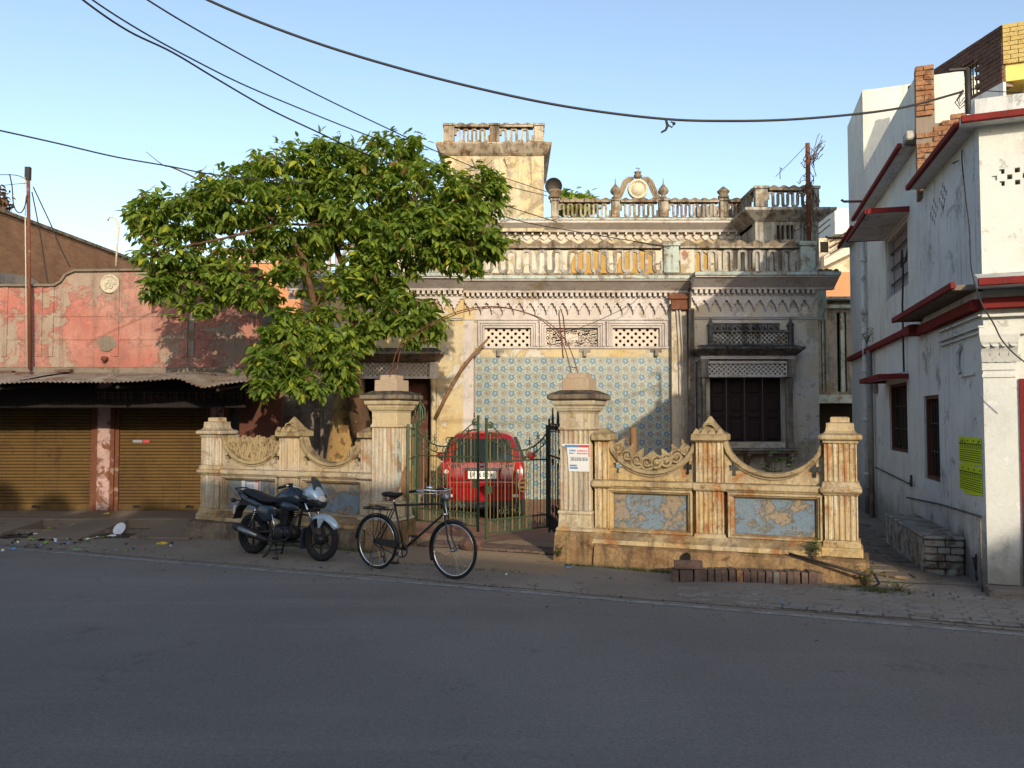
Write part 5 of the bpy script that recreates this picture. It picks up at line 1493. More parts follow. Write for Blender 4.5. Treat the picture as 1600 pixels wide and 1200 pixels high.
m.loft([ell(.48,0,.36,.09,.09), ell(.55,0,.36,.14,.125), ell(.70,0,.355,.145,.12), ell(.82,0,.35,.11,.09), ell(.86,0,.35,.07,.06)]); en = MP('engine', m, 'engine')
m = MB()
for k in range(8): m.loft([[(.64+.02*k*.3+x_, y_, .46+k*.027) for x_, y_ in ((-.085,-.095),(.085,-.095),(.085,.095),(-.085,.095))], [(.64+.02*k*.3+x_, y_, .472+k*.027) for x_, y_ in ((-.085,-.095),(.085,-.095),(.085,.095),(-.085,.095))]])
m.box(.59,.71,-.06,.06,.44,.68); MP('cylinder_fins', m, 'engine', en)
m = MB(); m.smooth = True; m.lathe([(.02,-.18),(.075,-.175),(.10,-.155),(.10,-.13)], 18, (.63,0,.34), 'y'); m.lathe([(.02,-.165),(.06,-.16),(.065,-.13)], 14, (.78,0,.36), 'y'); MP('clutch_cover', m, 'engine', en)
m = MB(); m.box(.60,.78,-.10,.10,.22,.245); m.loft([[(.58,-.10,.25),(.88,-.10,.25),(.86,.10,.25),(.58,.10,.25)], [(.60,-.08,.215),(.84,-.08,.215),(.84,.08,.215),(.60,.08,.215)]]); MP('bash_plate', m, 'blackplastic', en)
# crash bar
m = MB(); m.smooth = True
for sg in (-1,1): m.tube([(WB-.40,0,.62),(WB-.36,sg*.17,.58),(WB-.37,sg*.20,.45),(WB-.43,sg*.17,.30),(WB-.50,0,.27)], .012, 8)
MP('crash_bar', m, 'blackplastic')
# exhaust on the visible side
m = MB(); m.smooth = True
m.tube([(.72,-.05,.52),(.84,-.10,.48),(.87,-.13,.38),(.80,-.15,.27),(.62,-.16,.235),(.42,-.165,.235)], .019, 8); MP('exhaust_pipe', m, 'engine')
m = MB(); m.smooth = True
m.tube([(.44,-.165,.235),(.36,-.17,.25),(.20,-.175,.30),(-.02,-.18,.355),(-.16,-.185,.39),(-.20,-.185,.40)], [.024,.04,.056,.058,.056,.045], 14); si = MP('silencer', m, 'blackplastic')
m = MB(); m.smooth = True; m.tube([(.28,-.205,.29),(.10,-.22,.335),(-.06,-.225,.375)], [.022,.038,.034], 10); MP('heat_shield', m, 'alu', si)
# tank, seat, side panel, tail
m = MB(); m.smooth = True
m.loft([ell(.43,0,.77,.07,.05), ell(.50,0,.80,.12,.095), ell(.62,0,.84,.155,.13), ell(.76,0,.855,.168,.142), ell(.87,0,.845,.155,.13), ell(.94,0,.81,.11,.095), ell(.965,0,.79,.05,.05)]); tk = MP('fuel_tank', m, 'bikegrey')
m = MB(); m.smooth = True; m.lathe([(.05,0),(.05,.012),(.035,.02),(.01,.022)], 14, (.74,0,.965)); MP('tank_cap', m, 'chrome', tk)
m = MB(); m.smooth = True
for sg in (-1,1): m.loft([ell(.62,sg*.13,.74,.02,.03), ell(.72,sg*.15,.73,.035,.06), ell(.86,sg*.155,.72,.035,.055), ell(.97,sg*.15,.71,.02,.03), ell(1.0,sg*.145,.705,.006,.012)])
MP('tank_shroud', m, 'bikegrey', tk)
m = MB(); m.smooth = True
m.loft([ell(.50,0,.785,.06,.03), ell(.45,0,.775,.10,.045), ell(.36,0,.775,.125,.055), ell(.22,0,.79,.135,.065), ell(.06,0,.835,.13,.065), ell(-.10,0,.875,.115,.055), ell(-.19,0,.89,.08,.035), ell(-.22,0,.89,.03,.015)]); MP('seat', m, 'seatblack')
m = MB(); m.smooth = True
for sg in (-1,1):
    m.loft([ell(.30,sg*.12,.69,.008,.02), ell(.18,sg*.13,.715,.015,.045), ell(.02,sg*.125,.755,.018,.05), ell(-.14,sg*.11,.805,.018,.045), ell(-.26,sg*.08,.865,.012,.03)])
m.loft([ell(-.16,0,.80,.10,.04), ell(-.26,0,.85,.075,.035), ell(-.30,0,.885,.04,.02)]); MP('tail_cowl', m, 'bikegrey')
m = MB(); m.smooth = True; m.loft([ell(-.265,0,.83,.05,.025), ell(-.295,0,.845,.045,.022)]); MP('tail_lamp', m, 'tail')
m = MB(); m.smooth = True
for sg in (-1,1): m.loft([ell(.17,sg*.12,.66,.008,.03), ell(.24,sg*.135,.62,.02,.10), ell(.38,sg*.15,.60,.025,.12), ell(.48,sg*.14,.61,.02,.105), ell(.55,sg*.12,.64,.006,.05)])
MP('side_panel', m, 'bikegrey')
# grab rail, rear mudguard, plate
m = MB(); m.smooth = True; m.tube([(.0,-.14,.80),(-.15,-.15,.88),(-.30,-.10,.93),(-.32,0,.935),(-.30,.10,.93),(-.15,.15,.88),(0,.14,.80)], .012, 8); MP('grab_rail', m, 'bikegrey')
m = MB(); m.loft([[(-.05,-.09,.70),(-.05,.09,.70),(-.05,.085,.76),(-.05,-.085,.76)], [(-.22,-.085,.69),(-.22,.085,.69),(-.21,.08,.77),(-.21,-.08,.77)], [(-.31,-.08,.60),(-.31,.08,.60),(-.29,.08,.66),(-.29,-.08,.66)], [(-.37,-.075,.48),(-.37,.075,.48),(-.345,.075,.49),(-.345,-.075,.49)]]); rg = MP('rear_mudguard', m, 'blackplastic', bev=.01)
m = MB(); m.box(-.335,-.33,-.10,.10,.56,.68); MP('number_plate', m, 'plate', rg)
for sg in (-1,1):
    m = MB(); m.smooth = True; m.sphere((-.27,sg*.16,.76), .035, 8, 6, (1.3,1,1)); m.tube([(-.26,0,.75),(-.27,sg*.14,.76)], .009, 5); MP('indicator', m, 'blackplastic', rg)
# headlamp fairing, clocks, bars
m = MB(); m.smooth = True
m.loft([ell(WB-.27,0,.90,.12,.11), ell(WB-.18,0,.90,.135,.135), ell(WB-.10,0,.875,.12,.13), ell(WB-.04,0,.83,.09,.09), ell(WB-.02,0,.81,.05,.05)]); fa = MP('headlamp_fairing', m, 'bikesilver')
m = MB(); m.smooth = True; m.loft([ell(WB-.20,0,.83,.115,.10), ell(WB-.09,0,.81,.12,.10), ell(WB+.0,0,.78,.09,.065), ell(WB+.02,0,.765,.05,.03)]); MP('fairing_lower', m, 'blackplastic', fa)
m = MB(); m.smooth = True; m.loft([ell(WB-.06,0,.85,.085,.06), ell(WB-.0,0,.83,.07,.045), ell(WB+.015,0,.82,.03,.02)]); MP('headlamp', m, 'lampclear', fa)
m = MB(); m.loft([[(WB-.10,-.09,.97),(WB-.10,.09,.97),(WB-.085,.09,.965),(WB-.085,-.09,.965)], [(WB-.17,-.07,1.10),(WB-.17,.07,1.10),(WB-.16,.07,1.10),(WB-.16,-.07,1.10)], [(WB-.20,-.03,1.14),(WB-.20,.03,1.14),(WB-.195,.03,1.14),(WB-.195,-.03,1.14)]]); MP('windscreen', m, 'glass', fa)
for sg in (-1,1):
    m = MB(); m.smooth = True; m.sphere((WB-.17,sg*.20,.86), .035, 8, 6, (1.3,1,1)); m.tube([(WB-.18,sg*.10,.87),(WB-.17,sg*.18,.86)], .009, 5); MP('indicator', m, 'blackplastic', fa)
m = MB(); m.smooth = True
m.tube([(WB-.46,-.36,.99),(WB-.40,-.26,1.02),(WB-.33,-.14,.99),(WB-.31,-.05,.93),(WB-.31,.05,.93),(WB-.33,.14,.99),(WB-.40,.26,1.02),(WB-.46,.36,.99)], .012, 8); hb = MP('handlebar', m, 'chrome')
for sg in (-1,1):
    m = MB(); m.smooth = True; m.tube([(WB-.415,sg*.285,1.013),(WB-.475,sg*.385,.985)], .019, 10); MP('grip', m, 'rubber', hb)
    m = MB(); m.tube([(WB-.37,sg*.24,1.02),(WB-.36,sg*.30,1.01),(WB-.40,sg*.39,.98)], .007, 6); m.box(WB-.41,WB-.36,sg*.24-.025,sg*.24+.025,.99,1.05); MP('lever', m, 'blackplastic', hb)
    m = MB(); m.smooth = True; m.tube([(WB-.38,sg*.25,1.03),(WB-.33,sg*.15,.90),(WB-.28,sg*.07,.75)], .006, 5); MP('brake_cable', m, 'rubber', hb)
# stands and pegs
m = MB(); m.smooth = True
for sg in (-1,1): m.tube([(.52,sg*.10,.24),(.42,sg*.15,.03),(.36,sg*.15,.0)], .013, 7)
m.tube([(.45,-.14,.09),(.45,.14,.09)], .010, 6); MP('centre_stand', m, 'blackplastic')
m = MB(); m.smooth = True; m.tube([(.56,-.12,.24),(.68,-.20,.05),(.72,-.22,.0)], .012, 7); m.tube([(.70,-.21,.02),(.62,-.22,.01)], .012, 6); MP('side_stand', m, 'blackplastic')
for sg in (-1,1):
    m = MB(); m.smooth = True; m.tube([(.55,sg*.12,.29),(.55,sg*.26,.29)], .016, 8); MP('footpeg', m, 'rubber')
m = MB(); m.smooth = True; m.tube([(.56,-.17,.28),(.58,-.18,.46),(.53,-.18,.60)], .009, 6); MP('kick_lever', m, 'chrome')
m = MB(); m.smooth = True; m.lathe([(.02,-.02),(.085,-.012),(.085,.012),(.02,.02)], 16, (0,.09,RW), 'y'); m.tube([(.0,.11,RW+.06),(.45,.11,.40)], .012, 5); m.tube([(.0,.11,RW-.06),(.45,.11,.27)], .012, 5); MP('chain_case', m, 'blackplastic')

# ------------------------------------------------------------------ bicycle (local +x forward, visible side is -y)
br_, bf_ = gnd(588, 890), gnd(708, 906)
dv = bf_-br_; BW = dv.length
bike = thing('bicycle', 'old black roadster bicycle with rear carrier standing on its stand at the road edge', 'bicycle', (br_.x, br_.y, .008), rot=(radians(-1.5), 0, atan2(dv.y, dv.x)))
BP = lambda nm, mb, mt, parent=None, bev=0: obj(nm, mb, M[mt] if isinstance(mt, str) else mt, parent or bike, bev, world=False)
RB = .350
for wi, wx in enumerate((0, BW)):
    c = (wx, 0, RB)
    m = MB(); m.smooth = True; torus(m, c, RB-.019, .019, 48, 8); ty = BP('wheel', m, 'rubber')
    m = MB(); m.smooth = True; torus(m, c, RB-.043, .009, 48, 6, 1.5); BP('rim', m, 'chrome', ty)
    m = MB()
    for k in range(32):
        a = 2*pi*k/32 + .35*(1 if k % 4 < 2 else -1); b_ = 2*pi*k/32; sg = 1 if k % 2 else -1
        m.tube([(wx+.022*cos(a), sg*.03, RB+.022*sin(a)), (wx+(RB-.045)*cos(b_), 0, RB+(RB-.045)*sin(b_))], .0016, 4)
    BP('spokes', m, 'alu', ty)
    m = MB(); m.smooth = True; m.lathe([(.012,-.06),(.012,-.04),(.025,-.035),(.02,-.02),(.02,.02),(.025,.035),(.012,.04),(.012,.06)], 12, c, 'y'); BP('hub', m, 'alu', ty)
    a0, a1 = ((radians(-5), radians(178)) if wi == 0 else (radians(62), radians(205)))
    rings = []
    for i in range(23):
        a = a0+(a1-a0)*i/22
        q = [(-.030,RB+.008),(-.02,RB+.022),(.02,RB+.022),(.030,RB+.008),(.028,RB+.006),(.018,RB+.019),(-.018,RB+.019),(-.028,RB+.006)]
        rings.append([(wx+r*cos(a), y, RB+r*sin(a)) for y, r in q])
    m = MB(); m.smooth = True; m.loft(rings); mg = BP('mudguard', m, 'blackpaint')
    if wi == 0:
        m = MB(); rings = []
        for i in range(5):
            a = radians(152+i*6)
            rings.append([(wx+r*cos(a), y, RB+r*sin(a)) for y, r in ((-.030,RB+.012),(0,RB+.026),(.030,RB+.012))])
        m.loft(rings, False, False); BP('white_patch', m, 'plate', mg)
HB_ = (BW-.135, 0, .80)      # lower head
HT_ = (BW-.185, 0, .93)      # upper head
BB = (.46, 0, .29); ST = (.285, 0, .86)
def bt(name, pts, r, mt='blackpaint', parent=None, n=8):
    m = MB(); m.smooth = True; m.tube(pts, r, n); return BP(name, m, mt, parent)
bt('top_tube', [(ST[0]+.02,0,ST[2]-.02), (HT_[0],0,HT_[2]-.03)], .0145)
bt('down_tube', [BB, HB_], .016)
bt('seat_tube', [BB, ST], .015)
bt('head_tube', [(HB_[0]+.008,0,HB_[2]-.03), (HT_[0]-.004,0,HT_[2]+.02)], .019)
for sg in (-1,1):
    bt('chain_stay', [(BB[0],sg*.03,BB[2]), (0,sg*.055,RB)], .010)
    bt('seat_stay', [(ST[0],sg*.02,ST[2]-.05), (0,sg*.055,RB)], .008)
    bt('fork_blade', [(HB_[0]+.012,sg*.035,HB_[2]-.03), (HB_[0]+.05,sg*.045,.62), (BW-.055,sg*.045,.47), (BW-.015,sg*.045,.39), (BW,sg*.045,RB)], .0115)
bt('fork_crown', [(HB_[0]+.01,-.05,HB_[2]-.025), (HB_[0]+.01,.05,HB_[2]-.025)], .016, 'chrome')
bt('seat_post', [ST, (.262,0,.93)], .012, 'chrome')
bt('stem', [(HT_[0]-.004,0,HT_[2]+.02), (HT_[0]-.035,0,1.03), (HT_[0]+.01,0,1.055)], .012, 'chrome')
hb = bt('handlebar', [(HT_[0]-.30,-.26,1.045),(HT_[0]-.20,-.275,1.06),(HT_[0]-.06,-.26,1.075),(HT_[0]+.01,-.12,1.06),(HT_[0]+.015,0,1.055),(HT_[0]+.01,.12,1.06),(HT_[0]-.06,.26,1.075),(HT_[0]-.20,.275,1.06),(HT_[0]-.30,.26,1.045)], .011, 'chrome')
for sg in (-1,1):
    bt('grip', [(HT_[0]-.19,sg*.275,1.06),(HT_[0]-.31,sg*.258,1.043)], .017, 'rubber', hb)
    bt('brake_lever', [(HT_[0]-.27,sg*.25,1.01),(HT_[0]-.12,sg*.24,1.03),(HT_[0]-.02,sg*.12,1.03),(HT_[0]+.03,sg*.05,1.0)], .005, 'chrome', hb)
bt('brake_rod', [(HT_[0]+.04,-.03,1.0), (HB_[0]+.045,-.03,.78), (HB_[0]+.05,-.03,.72)], .004, 'chrome')
m = MB(); m.smooth = True; m.lathe([(.02,0),(.045,.01),(.045,.03),(.0,.045)], 12, (HT_[0]-.08,-.16,1.08)); BP('bell', m, 'chrome', hb)
m = MB(); m.smooth = True; m.lathe([(.015,-.06),(.055,.0),(.06,.03),(.0,.045)], 14, (HT_[0]+.05,.0,.99), 'x'); BP('lamp_bracket', m, 'alu')
# saddle with springs
m = MB(); m.smooth = True
m.loft([ell(.11,0,.965,.04,.015), ell(.13,0,.975,.085,.03), ell(.20,0,.975,.10,.035), ell(.28,0,.965,.07,.035), ell(.36,0,.975,.035,.03), ell(.41,0,.99,.02,.02), ell(.425,0,.99,.008,.008)]); sd = BP('saddle', m, 'seatblack')
for sg in (-1,1):
    m = MB(); m.smooth = True
    m.tube([(.17+.028*cos(i*.8), sg*.055+.028*sin(i*.8), .885+i*.0028) for i in range(28)], .005, 5); m.tube([(.17,sg*.04,.885),(.26,sg*.02,.91),(.38,0,.96)], .006, 5); BP('saddle_spring', m, 'rust', sd)
# chain wheel, cranks, pedals, chain case
m = MB(); m.smooth = True; torus(m, (BB[0],-.045,BB[2]), .092, .009, 28, 6); 
for k in range(5):
    a = 2*pi*k/5; m.tube([BB[:1]+(-.045,)+BB[2:], (BB[0]+.09*cos(a), -.045, BB[2]+.09*sin(a))], .008, 5)
cw = BP('chain_wheel', m, 'blackpaint')
for sg, a in ((-1, radians(-105)), (1, radians(75))):
    e = (BB[0]+.165*cos(a), sg*.075, BB[2]+.165*sin(a))
    bt('crank', [(BB[0],sg*.065,BB[2]), e], .009, 'alu', cw)
    m = MB(); m.box(e[0]-.045, e[0]+.045, min(sg*.08,sg*.16), max(sg*.08,sg*.16), e[2]-.012, e[2]+.012); BP('pedal', m, 'rubber', cw, .004)
bt('chain', [(BB[0],-.045,BB[2]+.095), (0,-.05,RB+.035)], .006, 'iron_dark'); bt('chain', [(BB[0],-.045,BB[2]-.095), (0,-.05,RB-.035)], .006, 'iron_dark')
m = MB(); m.loft([[(.02,-.065,RB+.055),(BB[0]-.08,-.065,BB[2]+.115),(BB[0]-.06,-.065,BB[2]+.03),(.05,-.065,RB+.0)], [(.02,-.055,RB+.055),(BB[0]-.08,-.055,BB[2]+.115),(BB[0]-.06,-.055,BB[2]+.03),(.05,-.055,RB+.0)]]); BP('chain_guard', m, 'blackpaint')
# carrier and four legged stand
m = MB()
for sg in (-1,1):
    m.tube([(-.20,sg*.07,.775),(.20,sg*.06,.775),(.27,sg*.02,.78)], .008, 6); m.tube([(0,sg*.065,RB),(-.02,sg*.07,.775)], .006, 5); m.tube([(0,sg*.065,RB),(.12,sg*.07,.775)], .006, 5)
for x in (-.20,-.1,.0,.1,.19): m.tube([(x,-.07,.776),(x,.07,.776)], .007, 5)
ca = BP('carrier', m, 'blackpaint')
m = MB(); m.tube([(-.20,0,.79),(-.08,-.04,.81),(.16,-.04,.80)], .007, 5); m.tube([(-.08,.04,.81),(.16,.04,.80)], .007, 5); m.box(-.22,-.14,-.05,.05,.79,.80); BP('carrier_clip', m, 'blackpaint', ca)
m = MB()
for sg in (-1,1):
    m.tube([(0,sg*.075,RB),(.04,sg*.12,.14),(.055,sg*.13,-.005)], .009, 6); m.tube([(-.0,sg*.07,RB-.02),(-.02,sg*.11,.14)], .006, 5)
    m.tube([(.0,sg*.12,.17),(.03,sg*.15,-.005)], .008, 6)
m.tube([(.03,-.12,.15),(.03,.12,.15)], .007, 5)
BP('rear_stand', m, 'blackpaint')
# ------------------------------------------------------------------ shuttered shops on the left (front at Y = 16)
YS = 16.0
SHOP = thing('shop_building', 'low shop building with red flaking upper wall, rusty tin awning and two ochre roller shutters', 'shop', (-9, 16.2, 0))
SP = lambda nm, mb, mt, parent=None, bev=0: obj(nm, mb, M[mt], parent or SHOP, bev)
sx = lambda px: xat(px, YS, 700)
SXL, SXR = -15.5, xat(402, YS, 500)
# upper wall with a stepped parapet
pk = [(SXL,2.95),(SXR,2.95),(SXR,zat(421,YS)),(xat(118,YS,425),zat(424,YS)),(xat(104,YS,425),zat(430,YS)),(xat(96,YS,440),zat(441,YS)),(xat(86,YS,446),zat(446,YS)),(SXL,zat(448,YS))]
m = MB(); m.prism(pk, 'y', YS, YS+.3); SP('upper_wall', m, 'redwall')
m = MB(); m.ribbon([(SXR,zat(420,YS)),(xat(118,YS,425),zat(423,YS)),(xat(104,YS,425),zat(429,YS)),(xat(96,YS,440),zat(440,YS)),(xat(86,YS,446),zat(446,YS)),(SXL,zat(447,YS))], .05, YS-.06, YS+.33); SP('parapet_coping', m, 'beam', bev=.008)
for px in (8, 62, 80, 182, 290, 300):
    m = MB(); x = xat(px, YS, 500); m.box(x-.05, x+.05, YS-.02, YS-.001, 3.16, zat(446 if px < 90 else 428,YS)-.03); SP('wall_pilaster', m, 'redwall' if px != 300 else 'greywall')
for py in (492, 528):
    m = MB(); m.box(SXL, SXR, YS-.014, YS-.001, zat(py,YS)-.035, zat(py,YS)+.035); SP('wall_band', m, 'redwall')
rr = random.Random(9)
m = MB(); m.prism([(xat(168,YS,530)+.20*cos(2*pi*i/14)*(1+rr.uniform(-.2,.1)), zat(536,YS)+.16*sin(2*pi*i/14)*(1+rr.uniform(-.2,.1))) for i in range(14)], 'y', YS-.022, YS-.001); SP('cement_patch', m, 'beam')
m = MB(); m.smooth = True; m.lathe([(.05,-.12),(.05,0)], 10, (xat(166,YS,560), YS, zat(561,YS)), 'y'); SP('drain_spout', m, 'rust')
# round stucco medallion
mx, mz = xat(172,YS,444), zat(444,YS)
m = MB(); m.smooth = True; m.lathe([(.185,-.0),(.185,-.025),(.165,-.04),(.145,-.03),(.14,-.02),(.0,-.018)], 28, (mx, YS-.001, mz), 'y'); md = SP('medallion', m, 'medallion')
m = MB()
for i in range(22):
    a = 2*pi*i/22; m.sphere((mx+.165*cos(a), YS-.04, mz+.165*sin(a)), .014, 6, 4)
for cx, cz, r, a0, tr in ((-.01,.055,.045,-1.2,1.3),(.015,-.045,.055,1.9,-1.4),(-.075,.0,.03,0,1.2),(.08,.015,.03,pi,-1.2),(-.06,-.07,.03,1,1.1)):
    m.ribbon([(p[0], p[2]) for p in spiral(mx+cx, mz+cz, r, .010, a0, tr, 14)], .022, YS-.045, YS-.015)
SP('medallion_relief', m, 'medallion', md)
# beam, shutters, posts
m = MB(); m.box(SXL, SXR+.0, YS-.12, YS+.3, 2.80, 2.949); SP('lintel_beam', m, 'beam', bev=.015)
m = MB(); m.box(SXL, SXR, YS+.02, YS+.3, 2.45, 2.799); SP('shutter_box', m, 'dark')  # near-black colour paints in the awning's shade
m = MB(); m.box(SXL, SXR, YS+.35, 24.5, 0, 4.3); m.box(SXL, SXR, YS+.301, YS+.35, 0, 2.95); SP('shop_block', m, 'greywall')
cols = [(sx(150), sx(175)), (sx(326), sx(352)), (sx(-330), sx(-300))]
def shutter(x0, x1):
    m = MB(); P = []
    pitch = .062; n = int((2.46-.33)/pitch)
    prof = []
    for i in range(n):
        z = .33+i*pitch
        prof += [(YS+.105, z), (YS+.082, z+pitch*.18), (YS+.075, z+pitch*.5), (YS+.082, z+pitch*.82)]
    prof.append((YS+.105, .33+n*pitch))
    vs = [(x0, y, z) for y, z in prof] + [(x1, y, z) for y, z in prof]; k = len(prof)
    m.add(vs, [(i, i+1, k+i+1, k+i) for i in range(k-1)])
    s_ = SP('roller_shutter', m, 'shutter')
    m = MB(); m.box(x0, x1, YS+.07, YS+.11, .205, .329); SP('bottom_bar', m, 'shutter', s_, .006)
    for f in (.22, .80):
        x = x0+(x1-x0)*f
        m = MB(); m.box(x-.07, x+.07, YS+.05, YS+.0699, .25, .29); m.tube([(x-.05,YS+.045,.27),(x-.03,YS+.02,.30),(x+.03,YS+.02,.30),(x+.05,YS+.045,.27)], .008, 5); SP('shutter_handle', m, 'iron_dark', s_)
    for x in (x0, x1):
        m = MB(); m.box(x-.035, x+.035, YS+.03, YS+.12, .2, 2.5); SP('guide_rail', m, 'rust', s_)
    return s_
shutter(cols[0][1]+.08, cols[1][0]-.02); shutter(cols[2][1], cols[0][0]-.08)
s_ = [o for o in bpy.data.objects if o.name.startswith('roller_shutter')][0]
m = MB(); x = xat(205,YS,688); m.box(x, x+.18, YS+.066, YS+.0745, zat(690,YS)-.02, zat(690,YS)+.03); SP('stuck_label', m, 'printgrey', s_)
m = MB(); m.box(x+.2, x+.32, YS+.066, YS+.0745, zat(690,YS)-.02, zat(690,YS)+.03); SP('stuck_label', m, 'printred', s_)
for a, b in cols:
    m = MB(); m.box(a+.03, b-.03, YS-.03, YS+.3, .2, 2.8); p_ = SP('shop_post', m, 'pinkpost', bev=.012)
    m = MB(); m.box(a-.04, a+.0299, YS-.005, YS+.1, .2, 2.6); m.box(b-.0299, b+.04, YS-.005, YS+.1, .2, 2.6); SP('post_edge', m, 'rust', p_)
# dark signboard with faint lettering, hung full width to block sky light
YN = 14.9
sb0, sb1 = -12.9, xat(384, YN)
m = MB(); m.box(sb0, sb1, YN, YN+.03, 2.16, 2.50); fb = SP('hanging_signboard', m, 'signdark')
q = random.Random(21); x = xat(150, YN)
while x < xat(372, YN):
    w = q.uniform(.07,.13); m = MB()
    m.box(x, x+w, YN-.004, YN-.0005, 2.42, 2.437); m.box(x+w*.6, x+w*.8, YN-.004, YN-.0005, 2.28, 2.419)
    if q.random() < .6: m.ribbon(arc(x+w*.35, 2.35, w*.26, .5, 5, 8), .018, YN-.004, YN-.0005)
    SP('letter', m, 'signtext', fb)
    x += w+.02+(.09 if q.random() < .2 else 0)
# corrugated tin awning: overlapping sheets with a wavy sagging front edge
edge = [(-60,603),(0,600),(40,597),(100,597),(165,599),(215,597),(255,593),(275,591.5),(285,594),(300,601),(316,606.5),(335,603),(360,600),(378,597),(400,597)]
YE = 13.9
def edge_z(x):
    px = x/YE*FPX+800
    for (a, b), (c, d) in zip(edge[:-1], edge[1:]):
        if a <= px <= c: return zat(b+(d-b)*(px-a)/(c-a), YE)
    return zat(edge[0][1] if px < edge[0][0] else edge[-1][1], YE)
x0 = -13.0; xe = xat(379, YE, 600); k = 0
while x0 < xe-.05:
    x1 = min(x0+1.15, xe)
    m = MB(); m.smooth = True; vs = []; fs = []
    nx = max(2, int((x1-x0+.05)/.0145)); ny = 6
    lift = .012*(k % 2); tw = R.uniform(-.02,.02)
    for j in range(ny+1):
        f = j/ny
        for i in range(nx+1):
            x = x0+(x1-x0+.05)*i/nx
            zb = 2.83+.05*noise.noise((x*.8,2,0)); ze = edge_z(x)
            y = YS-.125+(YE-(YS-.125))*f + (.03*noise.noise((x*3,9,0))*f)
            z = zb*(1-f)+ze*f + .05*sin(pi*f)*(.5+noise.noise((x*.9,5,k))) + .012*cos(2*pi*x/.076) + lift + tw*f*(i/nx-.5)
            vs.append((x, y, z))
    for j in range(ny):
        for i in range(nx):
            a = j*(nx+1)+i
            fs.append((a, a+1, a+nx+2, a+nx+1))
    m.add(vs, fs); SP('roof_sheet', m, 'tin'); x0 = x1; k += 1
for px in (-100, 60, 230, 375):
    x = xat(px, 15.2, 600); m = MB(); m.tube([(x,YS-.1,2.62),(x,YE+.15,min(edge_z(x),2.6)-.06)], .03, 6); SP('awning_rafter', m, 'iron_dark')
for px, py, Y in ((10,585,15.5),(38,587,15.3),(100,583,15.5)):
    q = at(px,py,Y); m = MB(); m.box(q.x-.14, q.x+.14, q.y-.06, q.y+.06, q.z+.02, q.z+.07); SP('loose_weight', m, 'brickdark')

# long old brick building running back on the far left
m = MB()
bx0 = -11.5
m.loft([[(bx0,16.6,0),(bx0,27.5,0),(bx0-6,27.5,0),(bx0-6,16.6,0)], [(bx0,16.6,6.55),(bx0,27.5,6.80),(bx0-6,27.5,6.80),(bx0-6,16.6,6.55)]])
BB_ = thing('brick_building', 'tall weathered brick wall of a building running back behind the red shops', 'building', (bx0-3, 22, 0))
obj('brick_wall', m, M['brickface'], BB_)
m = MB(); m.loft([[(bx0-.12,16.5,6.551),(bx0+.05,16.5,6.551),(bx0+.05,27.5,6.801),(bx0-.12,27.5,6.801)], [(bx0-.12,16.5,6.63),(bx0+.05,16.5,6.63),(bx0+.05,27.5,6.88),(bx0-.12,27.5,6.88)]]); obj('wall_coping', m, M['coping'], BB_)
m = MB(); m.add([(bx0+.012,16.6,0),(bx0+.012,22.4,0),(bx0+.012,22.2,4.9),(bx0+.012,21.2,5.05),(bx0+.012,19.6,5.35),(bx0+.012,18.2,5.2),(bx0+.012,16.6,5.5)], [tuple(range(7))]); obj('plaster_coat', m, M['greywall'], BB_)

# orange block glimpsed through the tree
t = thing('orange_house', 'orange parapet of a house glimpsed through the tree branches', 'house', (-8.0, 25, 0))
a, b = xat(357,24,400), xat(470,24,400)
m = MB(); m.box(a, b, 24, 28, 0, zat(392,24)); obj('orange_wall', m, M['orangeface'], t)
m = MB(); m.box(a-.08, b, 23.92, 24.3, zat(392,24), zat(388,24)); obj('wall_coping', m, M['coping'], t)
m = jali(xat(362,23.98,400), xat(425,23.98,400), zat(411,23.98), zat(403,23.98), 23.95, 14, 3, .015, .03); obj('jali_screen', m, M['jali'], t)

# ------------------------------------------------------------------ the white corner house on the right
WH = thing('white_house', 'white corner house with red trim, its dim alley wall in shade and a sunny front', 'house', tuple(CW))
rt = atan2(UW.y, UW.x)
# wall frame: x = distance along the alley wall, y = into the house
WM = Matrix(((UW.x, -NW.x, 0, CW.x), (UW.y, -NW.y, 0, CW.y), (0, 0, 1, 0), (0, 0, 0, 1)))
WI = WM.inverted()
def WP(nm, mb, mt, parent=None, bev=0):
    return obj(nm, mb, M[mt], parent or WH, bev)
def wm():
    m = MB(); m.M = WM; return m
def fl(x, y):          # plan point in wall frame from world x, y
    q = WI @ Vector((x, y, 0)); return (q.x, q.y)
FD = Vector((.9245,-.381,0)); FN = Vector((-.381,-.9245,0))
FMX = Matrix(((FD.x, -FN.x, 0, CW.x), (FD.y, -FN.y, 0, CW.y), (0, 0, 1, 0), (0, 0, 0, 1)))   # front frame: x along the front, y into the house
def fm():
    m = MB(); m.M = FMX; return m
SB = 3.1                                        # where the front block ends and the middle block begins
W2 = (2.12, 3.03, 1.08, 2.29); W1 = (4.2, 5.72, 1.40, 2.56); WU = (3.92, 5.80, 4.08, 5.20)
vents = []
for (cx, cz) in ((1.66,4.92),(2.16,4.84)):
    for dx, dz in ((0,.15),(-.09,.075),(.09,.075),(0,0),(-.09,-.075),(.09,-.075),(0,-.15),(-.18,0),(.18,0)):
        vents.append((cx+dx-.035, cx+dx+.035, cz+dz-.035, cz+dz+.035))
m = wm(); m.wall(0, SB, 0, 5.32, 0, .22, [W2] + vents); WP('alley_wall', m, 'whitedim')
m = wm(); m.wall(SB, 8.05, 0, 7.15, .0, .22, [W1, WU]); WP('alley_wall', m, 'white')
m = wm(); m.wall(8.05, 10.3, 0, 8.85, .0, .22); WP('alley_wall', m, 'white')
